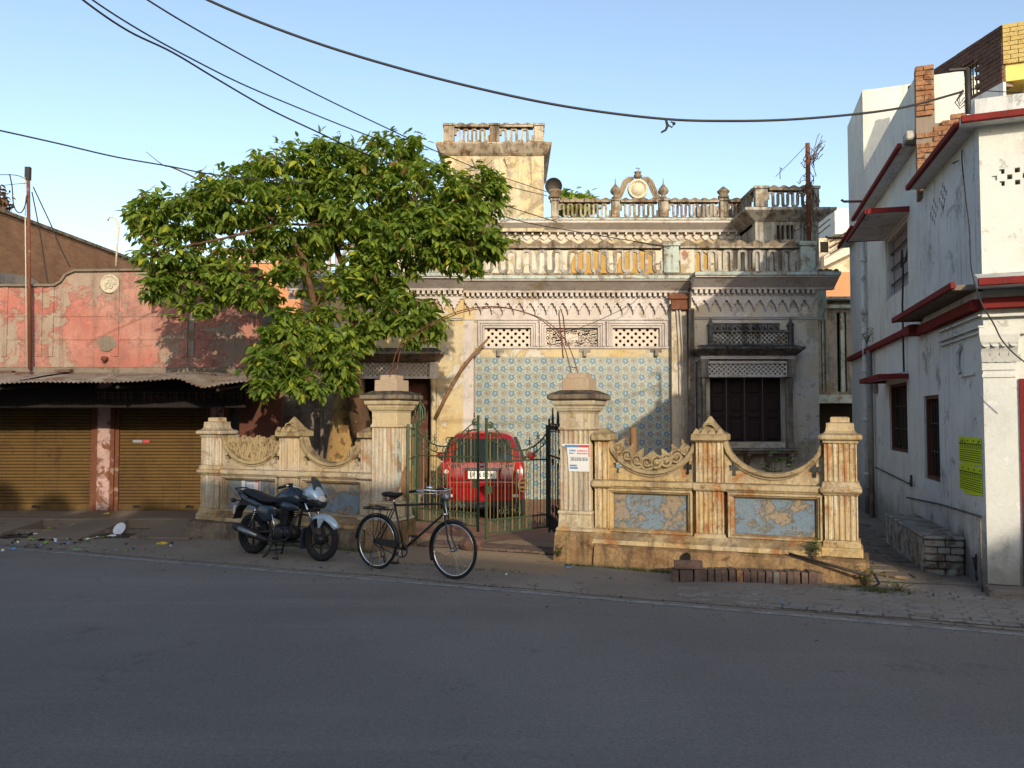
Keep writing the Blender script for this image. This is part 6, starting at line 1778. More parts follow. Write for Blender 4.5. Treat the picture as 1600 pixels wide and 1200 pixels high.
m = wm(); m.box(.3, SB, .235, .25, .5, 5.2); m.box(SB+.01, 8.0, .235, .25, .5, 6.1); WP('dark_backing', m, 'dark')  # black sheets painted for the dark inside vents and windows
# front block front wall with door opening and square vents
dq = .98
fv = []
for k, (dx, dz) in enumerate(((0,0),(.12,.115),(.12,-.115),(.24,0),(.36,.115),(.36,-.115),(.48,0),(.60,.115),(.60,-.115))):
    fv.append((.120+dx*.63, .172+dx*.63, 4.655+dz*.6, 4.71+dz*.6))
m = fm(); m.wall(0, 6, 0, 5.40, 0, .22, [(.36, 1.6, .12, 2.36)] + fv); WP('front_wall', m, 'white')
m = fm(); m.box(.25, 5.8, .235, .25, .1, 5.2); WP('dark_backing', m, 'dark')  # black sheet painted for the dark behind the front vents
m = fm(); m.box(.40, 1.56, .10, .15, .12, 2.32); dr = WP('front_door', m, 'redwood')
m = fm(); m.box(.335, .40, -.03, .12, .12, 2.40); m.box(1.56, 1.62, -.03, .12, .12, 2.40); m.box(.40, 1.56, -.03, .12, 2.33, 2.40); WP('door_frame', m, 'redtrim')
m = fm(); m.box(-.05, 6, -.35, -.001, 0, .11); WP('front_step', m, 'stone', bev=.01)
# roofs and back volumes
m = MB(); P = lambda s, o: CW + UW*s - NW*o
ring = [CW+FD*.23-FN*.23, CW+FD*6, P(SB,6.5), P(SB,.23)]
m.prism([(q.x,q.y) for q in ring], 'z', 5.1, 5.25); WP('roof', m, 'beam')
m = wm(); m.wall(.23, 6.0, 3, 7.3, 0, .2) if False else None
# middle block: sunny front above the lower roof
mf = MB(); a = P(SB,0); 
MFX = Matrix(((FD.x, -FN.x, 0, a.x), (FD.y, -FN.y, 0, a.y), (0, 0, 1, 0), (0, 0, 0, 1)))
mf.M = MFX; mf.wall(.02, .64, 5.1, 7.12, .001, .2); mf.box(.44, .64, .201, 2.6, 5.1, 7.12); WP('rear_front_wall', mf, 'white')
a8 = P(8.05,0)
mf = MB(); mf.M = Matrix(((FD.x, -FN.x, 0, a8.x), (FD.y, -FN.y, 0, a8.y), (0, 0, 1, 0), (0, 0, 0, 1))); mf.wall(.02, 3.2, 6.3, 8.84, .001, .2); WP('stair_room_wall', mf, 'white')
m = wm(); m.box(SB+.25, 8.05, .23, .60, 6.2, 6.35); m.box(8.1, 10.2, .23, 3, 8.5, 8.65); WP('roof', m, 'beam')
m = wm(); m.box(9.9, 10.3, .221, 3, 0, 8.74); WP('rear_wall', m, 'white')
# red edged roof cornices, canopy and bands along the alley wall and round the front
def led(s0, s1, z, out, th, name='red_cornice', mt='redtrim', soff=True):
    m = wm(); m.box(s0, s1, -out-.012, -out+.05, z, z+th); c = WP(name, m, mt, bev=.006)
    m = wm(); m.box(s0, s1, -out+.051, .0-.001, z+.01, z+th-.01); WP('cornice_slab', m, 'whitedim', c)
    return c
led(-.02, 2.72, 5.30, .24, .07); led(3.12, 8.0, 6.07, .26, .07); led(8.2, 10.3, 5.96, .26, .07)
m = fm(); m.box(-.2, 6, -.26, -.20, 5.29, 5.365); c = WP('red_cornice', m, 'redtrim', bev=.006)
m = fm(); m.box(-.2, 6, -.199, -.001, 5.295, 5.36); WP('cornice_slab', m, 'whitedim', c)
m = fm(); m.box(-.05, 6, -.14, .2, 5.401, 5.57); WP('front_parapet', m, 'whitedim')
# canopy over the ground floor: runs from the front round onto the alley wall
m = fm(); m.box(-.10, 6, -.50, -.44, 3.40, 3.48); c = WP('canopy_edge', m, 'redtrim', bev=.006)
m = fm(); m.loft([[(-.08,-.439,3.41),(6,-.439,3.41),(6,-.001,3.41),(-.08,-.001,3.41)], [(-.08,-.439,3.47),(6,-.439,3.47),(6,-.001,3.60),(-.08,-.001,3.60)]]); WP('canopy_slab', m, 'whitedim', c)
m = wm(); m.box(-.30, 3.15, -.40, -.35, 3.40, 3.475); c = WP('canopy_edge', m, 'redtrim', bev=.006)
m = wm(); m.box(-.1, 3.15, -.349, -.001, 3.41, 3.47); WP('canopy_slab', m, 'beam', c)
m = wm(); m.box(-.02, 2.85, -.12, -.001, 3.19, 3.31); m.box(2.851, 3.25, -.22, -.001, 3.20, 3.34); m.box(3.251, 10.3, -.10, -.001, 3.29, 3.39); WP('red_band', m, 'redtrim', bev=.006)
m = wm(); m.box(-.02, 2.6, -.08, -.001, 3.312, 3.40); m.box(.0,1.9,-.05,-.001,2.99,3.01); m.box(.0,1.9,-.04,-.001,2.93,2.95); m.box(0,1.9,-.05,-.001,3.12,3.14); WP('string_moulding', m, 'whitedim')
m = fm(); m.box(-.02, 6, -.14, -.001, 3.19, 3.31); WP('red_band', m, 'redtrim', bev=.006)
m = fm(); m.box(-.02, 6, -.07, -.001, 3.10, 3.13); m.box(-.05,.42,-.06,-.001,2.90,2.98); WP('string_moulding', m, 'white')
# corner pilaster with leafy capital
m = fm(); m.box(-.02, .29, -.04, -.001, .12, 2.50); m.box(-.03,.30,-.055,-.001,2.42,2.46); m.box(-.03,.30,-.055,-.001,2.501,2.58); pl_ = WP('corner_pilaster', m, 'white')
m = fm(); m.loft([[(0,-.05,2.58),(.27,-.05,2.58),(.27,-.001,2.58),(0,-.001,2.58)], [(-.05,-.12,2.84),(.33,-.12,2.84),(.33,-.001,2.84),(-.05,-.001,2.84)], [(-.06,-.13,2.895),(.34,-.13,2.895),(.34,-.001,2.895),(-.06,-.001,2.895)]])
for k in range(4):
    x = .0+k*.09
    m.loft([[(x-.03,-.07,2.59),(x+.03,-.07,2.59),(x+.03,-.05,2.59),(x-.03,-.05,2.59)], [(x-.045,-.12,2.70),(x+.045,-.12,2.70),(x+.045,-.08,2.70),(x-.045,-.08,2.70)], [(x-.04,-.17,2.78),(x+.04,-.17,2.78),(x+.04,-.12,2.81),(x-.04,-.12,2.81)], [(x-.02,-.185,2.755),(x+.02,-.185,2.755),(x+.02,-.17,2.77),(x-.02,-.17,2.77)]])
    m.loft([[(x+.025,-.07,2.585),(x+.08,-.07,2.585),(x+.08,-.05,2.585),(x+.025,-.05,2.585)], [(x+.03,-.10,2.66),(x+.075,-.10,2.66),(x+.075,-.07,2.67),(x+.03,-.07,2.67)]])
WP('capital', m, 'white', pl_)
m = wm(); m.tube([(.95,-.01,2.52),(1.02,-.03,2.60),(1.0,-.03,2.78),(.88,-.01,2.86)], .035, 6); m.box(.35,.95,-.03,-.001,2.47,2.50); WP('alley_relief', m, 'whitedim')
# windows
def grille(win, name, nv, nh, sub, depth=.10, shutter=False):
    s0, s1, z0, z1 = win
    m = wm()
    for a, b, c, d in ((s0,s0+.05,z0,z1),(s1-.05,s1,z0,z1),(s0+.0501,s1-.0501,z0,z0+.05),(s0+.0501,s1-.0501,z1-.05,z1)): m.box(a, b, .03, .12, c, d)
    f = WP('window_frame', m, 'redwood' if not shutter else 'whitedim')
    m = wm(); m.box(s0+.051, s1-.051, .14, .16, z0+.051, z1-.051); WP('window_pane', m, sub, f)
    for i in range(nv):
        x = s0+(s1-s0)*(i+1)/(nv+1); m = wm(); m.tube([(x,.08,z0+.05),(x,.08,z1-.05)], .009, 5); WP('window_bar', m, 'iron_dark', f)
    for i in range(nh):
        z = z0+(z1-z0)*(i+1)/(nh+1); m = wm(); m.box(s0+.05, s1-.05, .07, .09, z-.012, z+.012); WP('window_rail', m, 'iron_dark', f)
    return f
grille(W2, 'window', 5, 2, 'darkwood'); grille(W1, 'window', 7, 2, 'darkwood'); f = grille(WU, 'window', 0, 3, 'shutterlilac', shutter=True)
for i in range(9):
    x = WU[0]+.06+i*(WU[1]-WU[0]-.12)/9; m = wm(); m.box(x+.008, x+.185, .125, .139, WU[2]+.06, WU[3]-.06); WP('shutter_plank', m, 'shutterlilac', f)
m = wm(); m.tube([(4.15,.05,4.9),(4.0,.03,4.75),(4.1,.0,4.5),(4.35,-.02,4.45),(4.2,-.03,4.7),(4.05,-.05,4.3),(4.1,-.06,3.8),(4.14,-.05,2.62)], .016, 6); WP('hanging_cable', m, 'wire', f)
def hood(s0, s1, z, out, drop=0):
    m = wm(); m.loft([[(s0,-out,z-drop),(s1,-out,z-drop),(s1,-.001,z),(s0,-.001,z)], [(s0,-out,z-drop+.05),(s1,-out,z-drop+.05),(s1,-.001,z+.06),(s0,-.001,z+.06)]]); h = WP('window_hood', m, 'whitedim')
    m = wm(); m.box(s0-.01, s1+.01, -out-.035, -out-.001, z-drop-.01, z-drop+.07); m.box(s1+.001, s1+.03, -out-.0, -.001, z-drop-.01, z-drop+.07); m.box(s0-.03, s0-.001, -out, -.001, z-drop-.01, z-drop+.07); WP('hood_edge', m, 'redtrim', h)
hood(3.75, 5.95, 5.24, .62); hood(4.05, 6.0, 2.66, .42, .05)
# pipes
m = wm(); m.smooth = True; m.tube([(7.9,-.07,6.05),(7.9,-.07,3.5),(7.9,-.07,.0)], .045, 8)
for z in (.8,1.9,2.9,4.1,5.2): m.lathe([(.06,z),(.06,z+.08)], 8, (7.9,-.07,0))
WP('drain_pipe', m, 'whitedim')
m = wm(); m.smooth = True; m.tube([(7.2,-.09,3.3),(7.2,-.09,.0)], .055, 8); WP('drain_pipe', m, 'greywall')
m = wm(); m.smooth = True; m.tube([(7.0,-.05,1.02),(3.9,-.05,.93),(3.75,-.05,1.0)], .014, 6); m.tube([(3.75,-.05,.90),(3.75,-.05,1.08)], .02, 6); WP('water_pipe', m, 'shadewall')
m = wm(); m.smooth = True; m.tube([(4.1,-.05,.70),(2.0,-.05,.80),(.05,-.06,.85),(.0,-.08,.78),(-.02,-.08,.02)], .013, 6); WP('water_pipe', m, 'shadewall')
m = wm(); m.box(6.8, 7.1, -.06, -.001, 2.45, 2.75); WP('relief_ring', m, 'greywall', bev=.05)
for s, z in ((6.9,6.25),(9.6,6.1)):
    m = wm(); m.tube([(s,-.02,z-.05),(s,-.55,z-.02),(s,-.6,z+.02)], .025, 6); WP('drain_spout', m, 'rust')
# real bricks: unplastered pier and broken corner above the lower roof
BR = MB(); BR.box(-.108,.108,-.05,.05,-.033,.033); BRM = BR.mesh('brick', M['brickred'])
BRY = MB(); BRY.box(-.108,.108,-.05,.05,-.033,.033); BRYM = BRY.mesh('brick', M['brickyellow'])
BRD = MB(); BRD.box(-.108,.108,-.05,.05,-.033,.033); BRDM = BRD.mesh('brick', M['brickdark'])
def bricks(parent, mesh, MX, x0, x1, z0, z1, y, inset=.02, skip=None, jit=.004, ch=.075, cwid=.225, holes=()):
    """courses of single bricks in the x-z plane of frame MX"""
    b0 = base_of(parent); rz = atan2(MX[1][0], MX[0][0]); k = 0
    n = int(round((z1-z0)/ch))
    for j in range(n):
        z = z0+(j+.5)*ch; x = x0 - (cwid/2 if j % 2 else 0)
        while x < x1-.01:
            a, b = max(x, x0), min(x+cwid, x1); x += cwid
            if b-a < .04: continue
            c = (a+b)/2
            if skip and skip(c, z): continue
            if any(h[0] < c < h[1] and h[2] < z < h[3] for h in holes): continue
            q = MX @ Vector((c, y+R.uniform(-jit,jit), z))
            put('brick', mesh, parent, q-b0, (R.uniform(-.02,.02), R.uniform(-.02,.02), rz+R.uniform(-.015,.015)), ((b-a-.010)/.216,1,1)); k += 1
    return k
m = MB(); m.M = MFX; m.box(-.03, .22, -.30, -.065, 5.2, 7.16); pier = WP('brick_pier', m, 'mortar')
bricks(pier, BRM, MFX, -.03, .22, 6.41, 7.16, -.29, jit=.010)
m = MB(); m.M = MFX; m.box(.221, 1.6, -.26, -.03, 5.26, 6.30); msh = WP('broken_brickwork', m, 'mortar')
bricks(msh, BRM, MFX, -.03, 1.6, 5.26, 6.38, -.27, skip=lambda c, z: z > 5.62+.78*(1-abs(c-.5)/1.6) or R.random() < .06, jit=.012)
m = wm(); m.box(2.85, 3.11, -.2, -.001, 6.10, 6.24); WP('slab_stub', m, 'bench', bev=.02)

# yellow washed brick room on the roof behind
t = thing('brick_room', 'unfinished rooftop room with yellow washed brick front and dark brick side', 'room', (8.3, 14.5, 6.6))
cr = at(1567, 100, 13.6); tz = zat(40, 13.6); bz = zat(101, 13.6)
SD = Vector((-.13,.99,0)); 
YM = Matrix(((FD.x, -FN.x, 0, cr.x), (FD.y, -FN.y, 0, cr.y), (0,0,1,0), (0,0,0,1)))
DM = Matrix(((SD.x, .99, 0, cr.x), (SD.y, .13, 0, cr.y), (0,0,1,0), (0,0,0,1)))
m = MB(); m.M = YM; m.wall(.03, 3, bz, tz-.01, .04, .2); obj('room_wall', m, M['yellowsoffit'], t)
bricks(t, BRYM, YM, 0.0, 1.4, bz, tz, .03)
wh = (.62, 1.62, tz-.86, tz-.30)
m = MB(); m.M = DM; m.wall(.03, 2.6, bz-.35, tz-.01, .045, .2, [wh]); obj('room_wall', m, M['mortar'], t)
bricks(t, BRDM, DM, .0, 2.6, bz-.30, tz, .035, holes=[wh])
for i in range(11):
    x = wh[0]+(wh[1]-wh[0])*(i+.5)/11; m = MB(); m.M = DM; m.box(x-.008, x+.008, .08, .10, wh[2], wh[3]); obj('grille_bar', m, M['iron_dark'], t)
m = MB(); m.M = DM
for z in (.12,.30,.45): m.box(wh[0], wh[1], .075, .079, wh[2]+z, wh[2]+z+.012)
m.box(wh[0]+.30, wh[0]+.35, .06, .12, wh[2], wh[3]); obj('grille_frame', m, M['iron_dark'], t)
m = MB(); m.M = YM; m.box(-.0, 3, .03, 2.8, bz-.28, bz-.001); obj('floor_band', m, M['yellowsoffit'], t)
m = MB(); m.M = DM; m.box(-.02, 2.6, -.02, .03, bz-.62, bz-.30); obj('floor_band', m, M['whitedim'], t)
m = MB(); m.M = YM; m.box(.35, 3, .35, 2.4, 5.45, bz-.281); obj('room_base', m, M['yellowsoffit'], t)

# whitewashed brick bench block at the foot of the alley wall
t = thing('brick_bench', 'low dirty whitewashed brick bench block against the shaded alley wall', 'bench', tuple(CW + UW*2.2 + NW*.25), rt)
T2 = lambda nm, mb, mt, parent=None, bev=0: obj(nm, mb, M[mt], parent or t, bev, world=False)
# local x along wall, local y = -NW direction is into house; NW is local +y? (frame rotated by rt: local y = NW)
m = MB(); m.box(-1.22, 1.3, -.23, .19, 0, .46); T2('bench_core', m, 'bench')
m = MB(); m.box(-1.30, 1.3, -.235, .23, .461, .50); T2('bench_top', m, 'bench', bev=.015)
for j in range(5):
    z0_ = .02+j*.088; n = 3 if j % 2 else 2
    xs_ = [-.235,-.08,.07,.22] if n == 3 else [-.235,-.02,.22]
    for a, b in zip(xs_[:-1], xs_[1:]):
        if j == 1 and a < -.1: continue
        m = MB(); m.box(-1.28+R.uniform(-.012,.008), -1.221, a+.006, b-.006, z0_, z0_+.078); T2('brick', m, 'bench', bev=.012)
m = MB(); m.box(-1.22, 1.3, .191, .222, 0, .459); T2('side_render', m, 'bench', bev=.01)
# slab and rubble by the drain at the alley mouth
m = MB(); q = gnd(1500,898); m.box(q.x-.22, q.x+.22, q.y-.10, q.y+.12, .0, .09); solo('stone_slab', m, M['stone'], 'loose grey stone slab at the foot of the brick bench', 'stone', bev=.02)
m = MB(); a = gnd(1452,912); b = gnd(1528,921); m.loft([[(a.x,a.y-.05,0),(a.x,a.y+.08,0),(a.x,a.y+.08,.05),(a.x,a.y-.05,.05)], [(b.x,b.y-.05,0),(b.x,b.y+.08,0),(b.x,b.y+.08,.06),(b.x,b.y-.05,.06)]]); solo('drain_stone', m, M['stone'], 'mossy kerb stone over the drain at the alley mouth', 'kerb stone', bev=.015)
# posters
def poster(label, s0, s1, z0_, z1_, seed):
    p = CW + UW*s0 + NW*.004
    tt = thing('wall_poster', label, 'poster', (p.x, p.y, z0_), rt, 'yellow posters on the alley wall')
    w, h = s1-s0, z1_-z0_
    m = MB(); q = random.Random(seed)
    P = [(0,.01),(w*.3,.0),(w*.35,-.01),(w*.7,-.015),(w,.03),(w,h),(0,h-.01)]
    m.prism(P, 'y', 0, .003); obj('paper', m, M['posteryellow'], tt, world=False)
    m = MB()
    # seen from the alley the print runs towards the corner
    m.box(.0, w, .0031, .0042, h-.095, h-.083)
    x = .02
    while x < w-.05:
        ww = q.uniform(.05,.09); m.box(x, x+ww*.8, .0031, .0042, h-.083, h-.078)
        m.box(x+ww*.55, x+ww*.68, .0031, .0042, h-.15, h-.094); m.ribbon(arc(x+ww*.3, h-.122, ww*.22, .3, 5.2, 7), .012, .0031, .0042)
        if q.random() < .3: m.prism([(x,h-.08),(x+.05,h-.08),(x+.025,h-.02)], 'y', .0031, .0042)
        x += ww+.012
    for r in range(7):
        z = h-.17-r*.026
        if z < .03: break
        for it in textrow(.03, w-.03, z, .012, seed+r): m.box(it[0], it[1], .0031, .0042, it[2], it[3])
    for k in range(4): m.box(.05+k*w*.25, .10+k*w*.25, .0031, .0042, h-.06, h-.04)
    obj('print', m, M['posterink'], tt, world=False)
poster('upper of two acid yellow printed posters pasted on the alley wall', .16, 1.12, 1.405, 1.74, 40)
poster('lower of two acid yellow printed posters pasted on the alley wall, torn below', .16, 1.12, 1.06, 1.40, 60)

# distant terraces seen down the alley
t = thing('distant_house', 'far pale terrace house with stair railings seen between the two houses', 'house', (13.5, 34, 0))
YD = 33
DP = lambda nm, mb, mt: obj(nm, mb, M[mt], t)
m = MB(); m.box(xat(1240,YD), xat(1345,YD), YD, YD+6, 0, zat(372,YD)); DP('house_wall', m, 'cream')
m = MB(); m.box(xat(1301,YD), xat(1322,YD), YD-.5, YD+3, zat(370,YD), zat(330,YD)); m.box(xat(1323,YD), xat(1340,YD), YD+.2, YD+3, zat(380,YD), zat(334,YD)); DP('stair_room', m, 'white')
m = MB(); m.loft([[(xat(1282,YD),YD-.6,zat(420,YD)),(xat(1335,YD),YD-.6,zat(395,YD)),(xat(1335,YD),YD-.3,zat(395,YD)),(xat(1282,YD),YD-.3,zat(420,YD))],[(xat(1282,YD),YD-.6,zat(405,YD)),(xat(1335,YD),YD-.6,zat(372,YD)),(xat(1335,YD),YD-.3,zat(372,YD)),(xat(1282,YD),YD-.3,zat(405,YD))]]); DP('stair_flight', m, 'jali')
m = MB(); m.box(xat(1285,YD-.7), xat(1297,YD-.7), YD-.75, YD-.7, zat(400,YD), zat(384,YD)); DP('window', m, 'dark')
for dy in (0, 9, 18):
    m = MB(); m.tube([(xat(1283,YD-.5),YD-.5,zat(352+dy,YD)),(xat(1301,YD-.5),YD-.5,zat(338+dy,YD))], .03, 5); DP('railing', m, 'iron_dark'); m = MB(); m.tube([(xat(1300,YD-.9),YD-.9,zat(386+dy,YD)),(xat(1335,YD-.9),YD-.9,zat(366+dy,YD))], .03, 5); DP('railing', m, 'iron_dark')
m = MB(); m.box(xat(1280,28), xat(1345,28), 28, 29, 0, zat(425,28)); DP('low_wall', m, 'orangeface')
# ------------------------------------------------------------------ the tree behind the left wall
TB_ = at(566, 690, 14.3)
TREE = thing('broadleaf_tree', 'spreading broadleaf tree with a crooked brown trunk growing behind the left boundary wall', 'tree', (TB_.x+.1, 14.4, .04))
def limb(pts, r0, r1, n=9, name='branch', parent=None):
    P = [at(a, b, c) for a, b, c in pts]
    fine = []
    for i in range(len(P)-1):
        p0, p1, p2, p3 = P[max(i-1,0)], P[i], P[i+1], P[min(i+2,len(P)-1)]
        for j in range(5):
            u = j/5
            fine.append(.5*((2*p1)+(p2-p0)*u+(2*p0-5*p1+4*p2-p3)*u*u+(3*p1-p0-3*p2+p3)*u**3))
    fine.append(P[-1])
    k = len(fine)
    rad = [(r0+(r1-r0)*(i/(k-1))**.8)*(1+.10*noise.noise((i*.9, r0*50, pts[0][0]))) for i in range(k)]
    m = MB(); m.smooth = True; m.tube(fine, rad, n)
    obj(name, m, M['bark'], parent or TREE)
    return fine
trunk = limb([(596,850,14.5),(586,760,14.4),(570,690,14.35),(557,630,14.3),(552,590,14.3),(558,556,14.35)], .235, .125, 14, 'trunk')
LIMBS = [
 ([(552,592,14.3),(535,560,14.0),(512,520,13.8),(492,482,13.8),(478,430,13.9),(440,405,14.0),(400,393,14.2),(365,396,14.4)], .085, .03),
 ([(478,432,13.9),(462,418,13.8),(440,428,13.6),(412,430,13.5),(375,440,13.4),(330,430,13.4)], .045, .012),
 ([(476,432,13.9),(470,395,13.9),(432,350,13.8),(380,315,13.8),(310,300,13.8)], .055, .014),
 ([(558,558,14.35),(552,500,14.5),(546,455,14.6),(530,400,14.8),(505,350,14.9),(480,300,15.0),(455,262,15.0)], .10, .015),
 ([(547,456,14.6),(560,400,14.6),(590,352,14.5),(640,330,14.3),(700,318,14.2),(755,300,14.2)], .07, .014),
 ([(588,356,14.5),(608,305,14.6),(622,255,14.6)], .045, .012),
 ([(558,556,14.35),(590,525,14.1),(640,500,14.0),(680,470,14.0)], .06, .015),
 ([(510,382,14.8),(540,350,15.1),(560,300,15.3)], .04, .012),
 ([(640,330,14.3),(690,370,13.9),(740,390,13.8)], .03, .010),
 ([(535,560,14.0),(500,555,13.3),(450,565,12.9),(400,585,12.8)], .035, .008),
 ([(380,315,13.8),(320,285,13.7),(270,262,13.6),(255,258,13.6),(228,237,13.6)], .022, .004),
 ([(430,350,13.8),(360,370,13.3),(290,385,13.2),(240,400,13.2)], .03, .008),
]
for p, a, b in LIMBS: limb(p, a, b, 8)

def leaf_shape(l, w, fold=.25, droop=.25):
    """pointed oval leaf folded along its midrib, lying along +x"""
    xs = (0, .22, .5, .78, 1.0); ws = (.0, .8, 1.0, .62, 0)
    v = []; 
    for x, q in zip(xs, ws):
        z = -droop*l*x*x
        v.append((x*l, 0, z))
        if 0 < x < 1: v += [(x*l, q*w/2, z+fold*q*w/2), (x*l, -q*w/2, z+fold*q*w/2)]
    # indices: 0 | 1,2,3 | 4,5,6 | 7,8,9 | 10
    f = [(0,1,2),(0,3,1),(1,4,5,2),(1,3,6,4),(4,7,8,5),(4,6,9,7),(7,10,8),(7,9,10)]
    return v, f
# crown: clumps given as (pixel x, y, radius x, radius y, depth, depth radius, density)
CROWN = [
 (285,335,85,50,13.8,.8,1.0),(235,345,42,45,13.7,.5,.8),(370,315,85,52,13.9,.9,1.0),(450,275,75,50,14.6,.9,1.0),(520,262,70,45,14.8,.9,.95),
 (600,245,72,34,14.7,.8,.95),(640,225,40,20,14.7,.5,.8),(660,300,85,60,14.4,.9,1.0),(735,310,62,48,14.2,.7,.95),(765,285,26,32,14.2,.4,.7),
 (560,320,95,60,14.6,1.0,1.0),(470,345,95,50,14.2,1.0,1.0),(640,370,100,48,14.1,.9,1.0),(730,375,68,42,13.9,.7,1.0),(775,375,28,26,13.9,.4,.7),
 (265,395,60,40,13.4,.6,.9),(245,445,32,34,13.3,.4,.7),(300,440,60,32,13.5,.5,.75),(370,450,58,32,13.6,.5,.75),(310,475,36,16,13.5,.3,.6),(420,455,30,22,13.6,.4,.6),
 (600,420,70,40,14.3,.7,.85),(610,480,78,45,14.1,.7,.95),(655,505,50,36,13.9,.5,.9),(700,400,40,30,13.8,.5,.8),(740,410,30,18,13.8,.3,.5),
 (475,525,72,34,13.2,.5,1.0),(430,560,52,28,12.9,.4,1.0),(520,555,46,34,13.2,.45,1.0),(480,600,44,20,12.9,.3,.75),(405,600,26,22,12.8,.25,.8),(560,520,40,34,13.8,.4,.8),
 (440,425,40,24,13.4,.35,.8),(400,455,40,24,13.3,.3,.8),(455,495,40,24,13.3,.3,.8),(350,420,50,24,13.3,.35,.8),(545,440,45,30,13.8,.35,.7),(590,400,50,30,13.9,.4,.8),(400,385,50,26,14.0,.6,.6),(330,392,40,24,13.7,.5,.6),(470,400,40,30,14.3,.6,.55),(500,440,45,34,14.4,.5,.6),(570,440,50,40,14.5,.5,.7),(500,500,45,30,13.6,.4,.8),(430,530,45,30,13.2,.4,.8),(455,585,45,24,12.9,.35,.8),(540,590,26,24,13.3,.3,.6),(690,345,60,40,14.0,.6,.9),
 (345,275,40,22,13.8,.5,.7),(420,250,26,18,14.6,.4,.6),(505,232,44,16,14.8,.5,.7),(580,380,60,40,14.9,.6,.8),
]
rl = random.Random(77)
leaves = []
for (px, py, rx, ry, Y, ryd, dens) in CROWN:
    c = at(px, py, Y); k = Y/FPX
    ax, az = rx*k, ry*k
    ntw = int(dens*ax*az*225*(.55+.5*ryd))+6
    for _ in range(ntw):
        while True:
            d = Vector((rl.uniform(-1,1), rl.uniform(-1,1), rl.uniform(-1,1)))
            if d.length <= 1: break
        d = d.normalized()*(d.length**.55)
        tip = c + Vector((d.x*ax, d.y*ryd, d.z*az))
        out = Vector((d.x*ax, d.y*ryd, d.z*az+.12)).normalized()
        nl = rl.randint(9, 15)
        base = tip - out*.22
        for q in range(nl):
            f = q/nl
            pos = base.lerp(tip, f) + Vector((rl.gauss(0,.03), rl.gauss(0,.03), rl.gauss(0,.02)))
            a = q*2.4 + rl.uniform(-.4,.4)
            side = Vector((cos(a), sin(a), rl.uniform(-.75,.15)))
            dr = (out*rl.uniform(.2,.7) + side*.9); dr.z -= rl.uniform(0,.75)
            leaves.append((pos, dr.normalized(), rl.choice((rl.uniform(.08,.14), rl.uniform(.13,.225), rl.uniform(.14,.21))), rl.uniform(-.8,.8)))
for (px, py) in ((225,300),(212,340),(205,350),(240,290),(300,265),(335,252),(365,255),(400,248),(425,228),(432,212),(462,212),(500,205),(530,203),(555,212),(585,205),(610,203),(640,205),(672,222),(690,250),(745,258),(775,268),(795,290),(805,375),(815,372),(790,405),(760,425),(720,430),(232,470),(262,490),(300,492),(215,395),(222,420),(365,585),(380,605),(398,620),(420,612),(470,622),(505,618),(535,612),(700,500),(705,470),(690,530),(380,560),(560,590)):
    c = at(px, py, 13.9 if py < 480 else 13.0)
    cc = at(500, 360, 14) if py < 480 else at(480, 540, 13.2)
    o = (c-cc); o.y = rl.uniform(-.3,.3); o.normalize()
    for q in range(rl.randint(7,12)):
        pos = c - o*.34 + o*(.032*q) + Vector((rl.gauss(0,.02), rl.gauss(0,.04), rl.gauss(0,.02)))
        sd = Vector((rl.uniform(-1,1), rl.uniform(-1,1), rl.uniform(-.6,.4)))
        leaves.append((pos, (o*.8+sd*.8+Vector((0,0,-.15))).normalized(), rl.uniform(.10,.17), rl.uniform(-.7,.7)))
def frame(dr, roll):
    x = dr; up = Vector((0,0,1)); y = up.cross(x)
    if y.length < 1e-3: y = Vector((0,1,0))
    y.normalize(); z = x.cross(y)
    return Matrix((x, y*cos(roll)+z*sin(roll), z*cos(roll)-y*sin(roll))).transposed()
leaves.sort(key=lambda q: q[0].y)
SHAPES = [leaf_shape(1, w_, f_, d_) for w_, f_, d_ in ((.40,.3,.2),(.46,.2,.3),(.36,.45,.12))]
LM = []
for v, f in SHAPES:
    m = MB(); m.add(v, f); LM.append(m.mesh('leaf', M['leaf']))
m = MB()
troot = ROOT['broadleaf_tree']
# separate leaves: every n-th of the nearer half, so they are the large ones in view
near = leaves[:len(leaves)//3]; step = max(1, len(near)//300); single = set()
for i in range(0, len(near), step):
    if len(single) < 300: single.add(i)
tint = []
for i, (pos, dr, l, roll) in enumerate(leaves):
    F = frame(dr, roll)
    if i in single:
        put('leaf', LM[i % 3], TREE, pos-troot, F.to_euler(), (l*1.05,)*3); continue
    v, f = SHAPES[i % 3]
    m.add([tuple(pos + F @ (Vector(q)*l)) for q in v], f); tint += [rl.random()]*len(v)
fo = obj('foliage', m, M['leaf'], TREE); fo['kind'] = 'stuff'
ta = fo.data.attributes.new('tint', 'FLOAT', 'POINT'); ta.data.foreach_set('value', tint)
NLEAF = len(leaves)
# twigs inside the crown
m = MB()
for (px, py, rx, ry, Y, ryd, dens) in CROWN:
    c = at(px, py, Y)
    best = min((at(*q).copy() for p, _, _ in LIMBS for q in p), key=lambda q: (q-c).length)
    for _ in range(5):
        e = c + Vector((rl.uniform(-1,1)*rx*.8*Y/FPX, rl.uniform(-1,1)*ryd*.8, rl.uniform(-.7,.9)*ry*Y/FPX))
        mid = best.lerp(e, .5) + Vector((rl.gauss(0,.08), rl.gauss(0,.08), rl.gauss(.05,.08)))
        m.tube([best, mid, e], [.014,.009,.003], 4)
tw = obj('twigs', m, M['bark'], TREE); tw['kind'] = 'stuff'

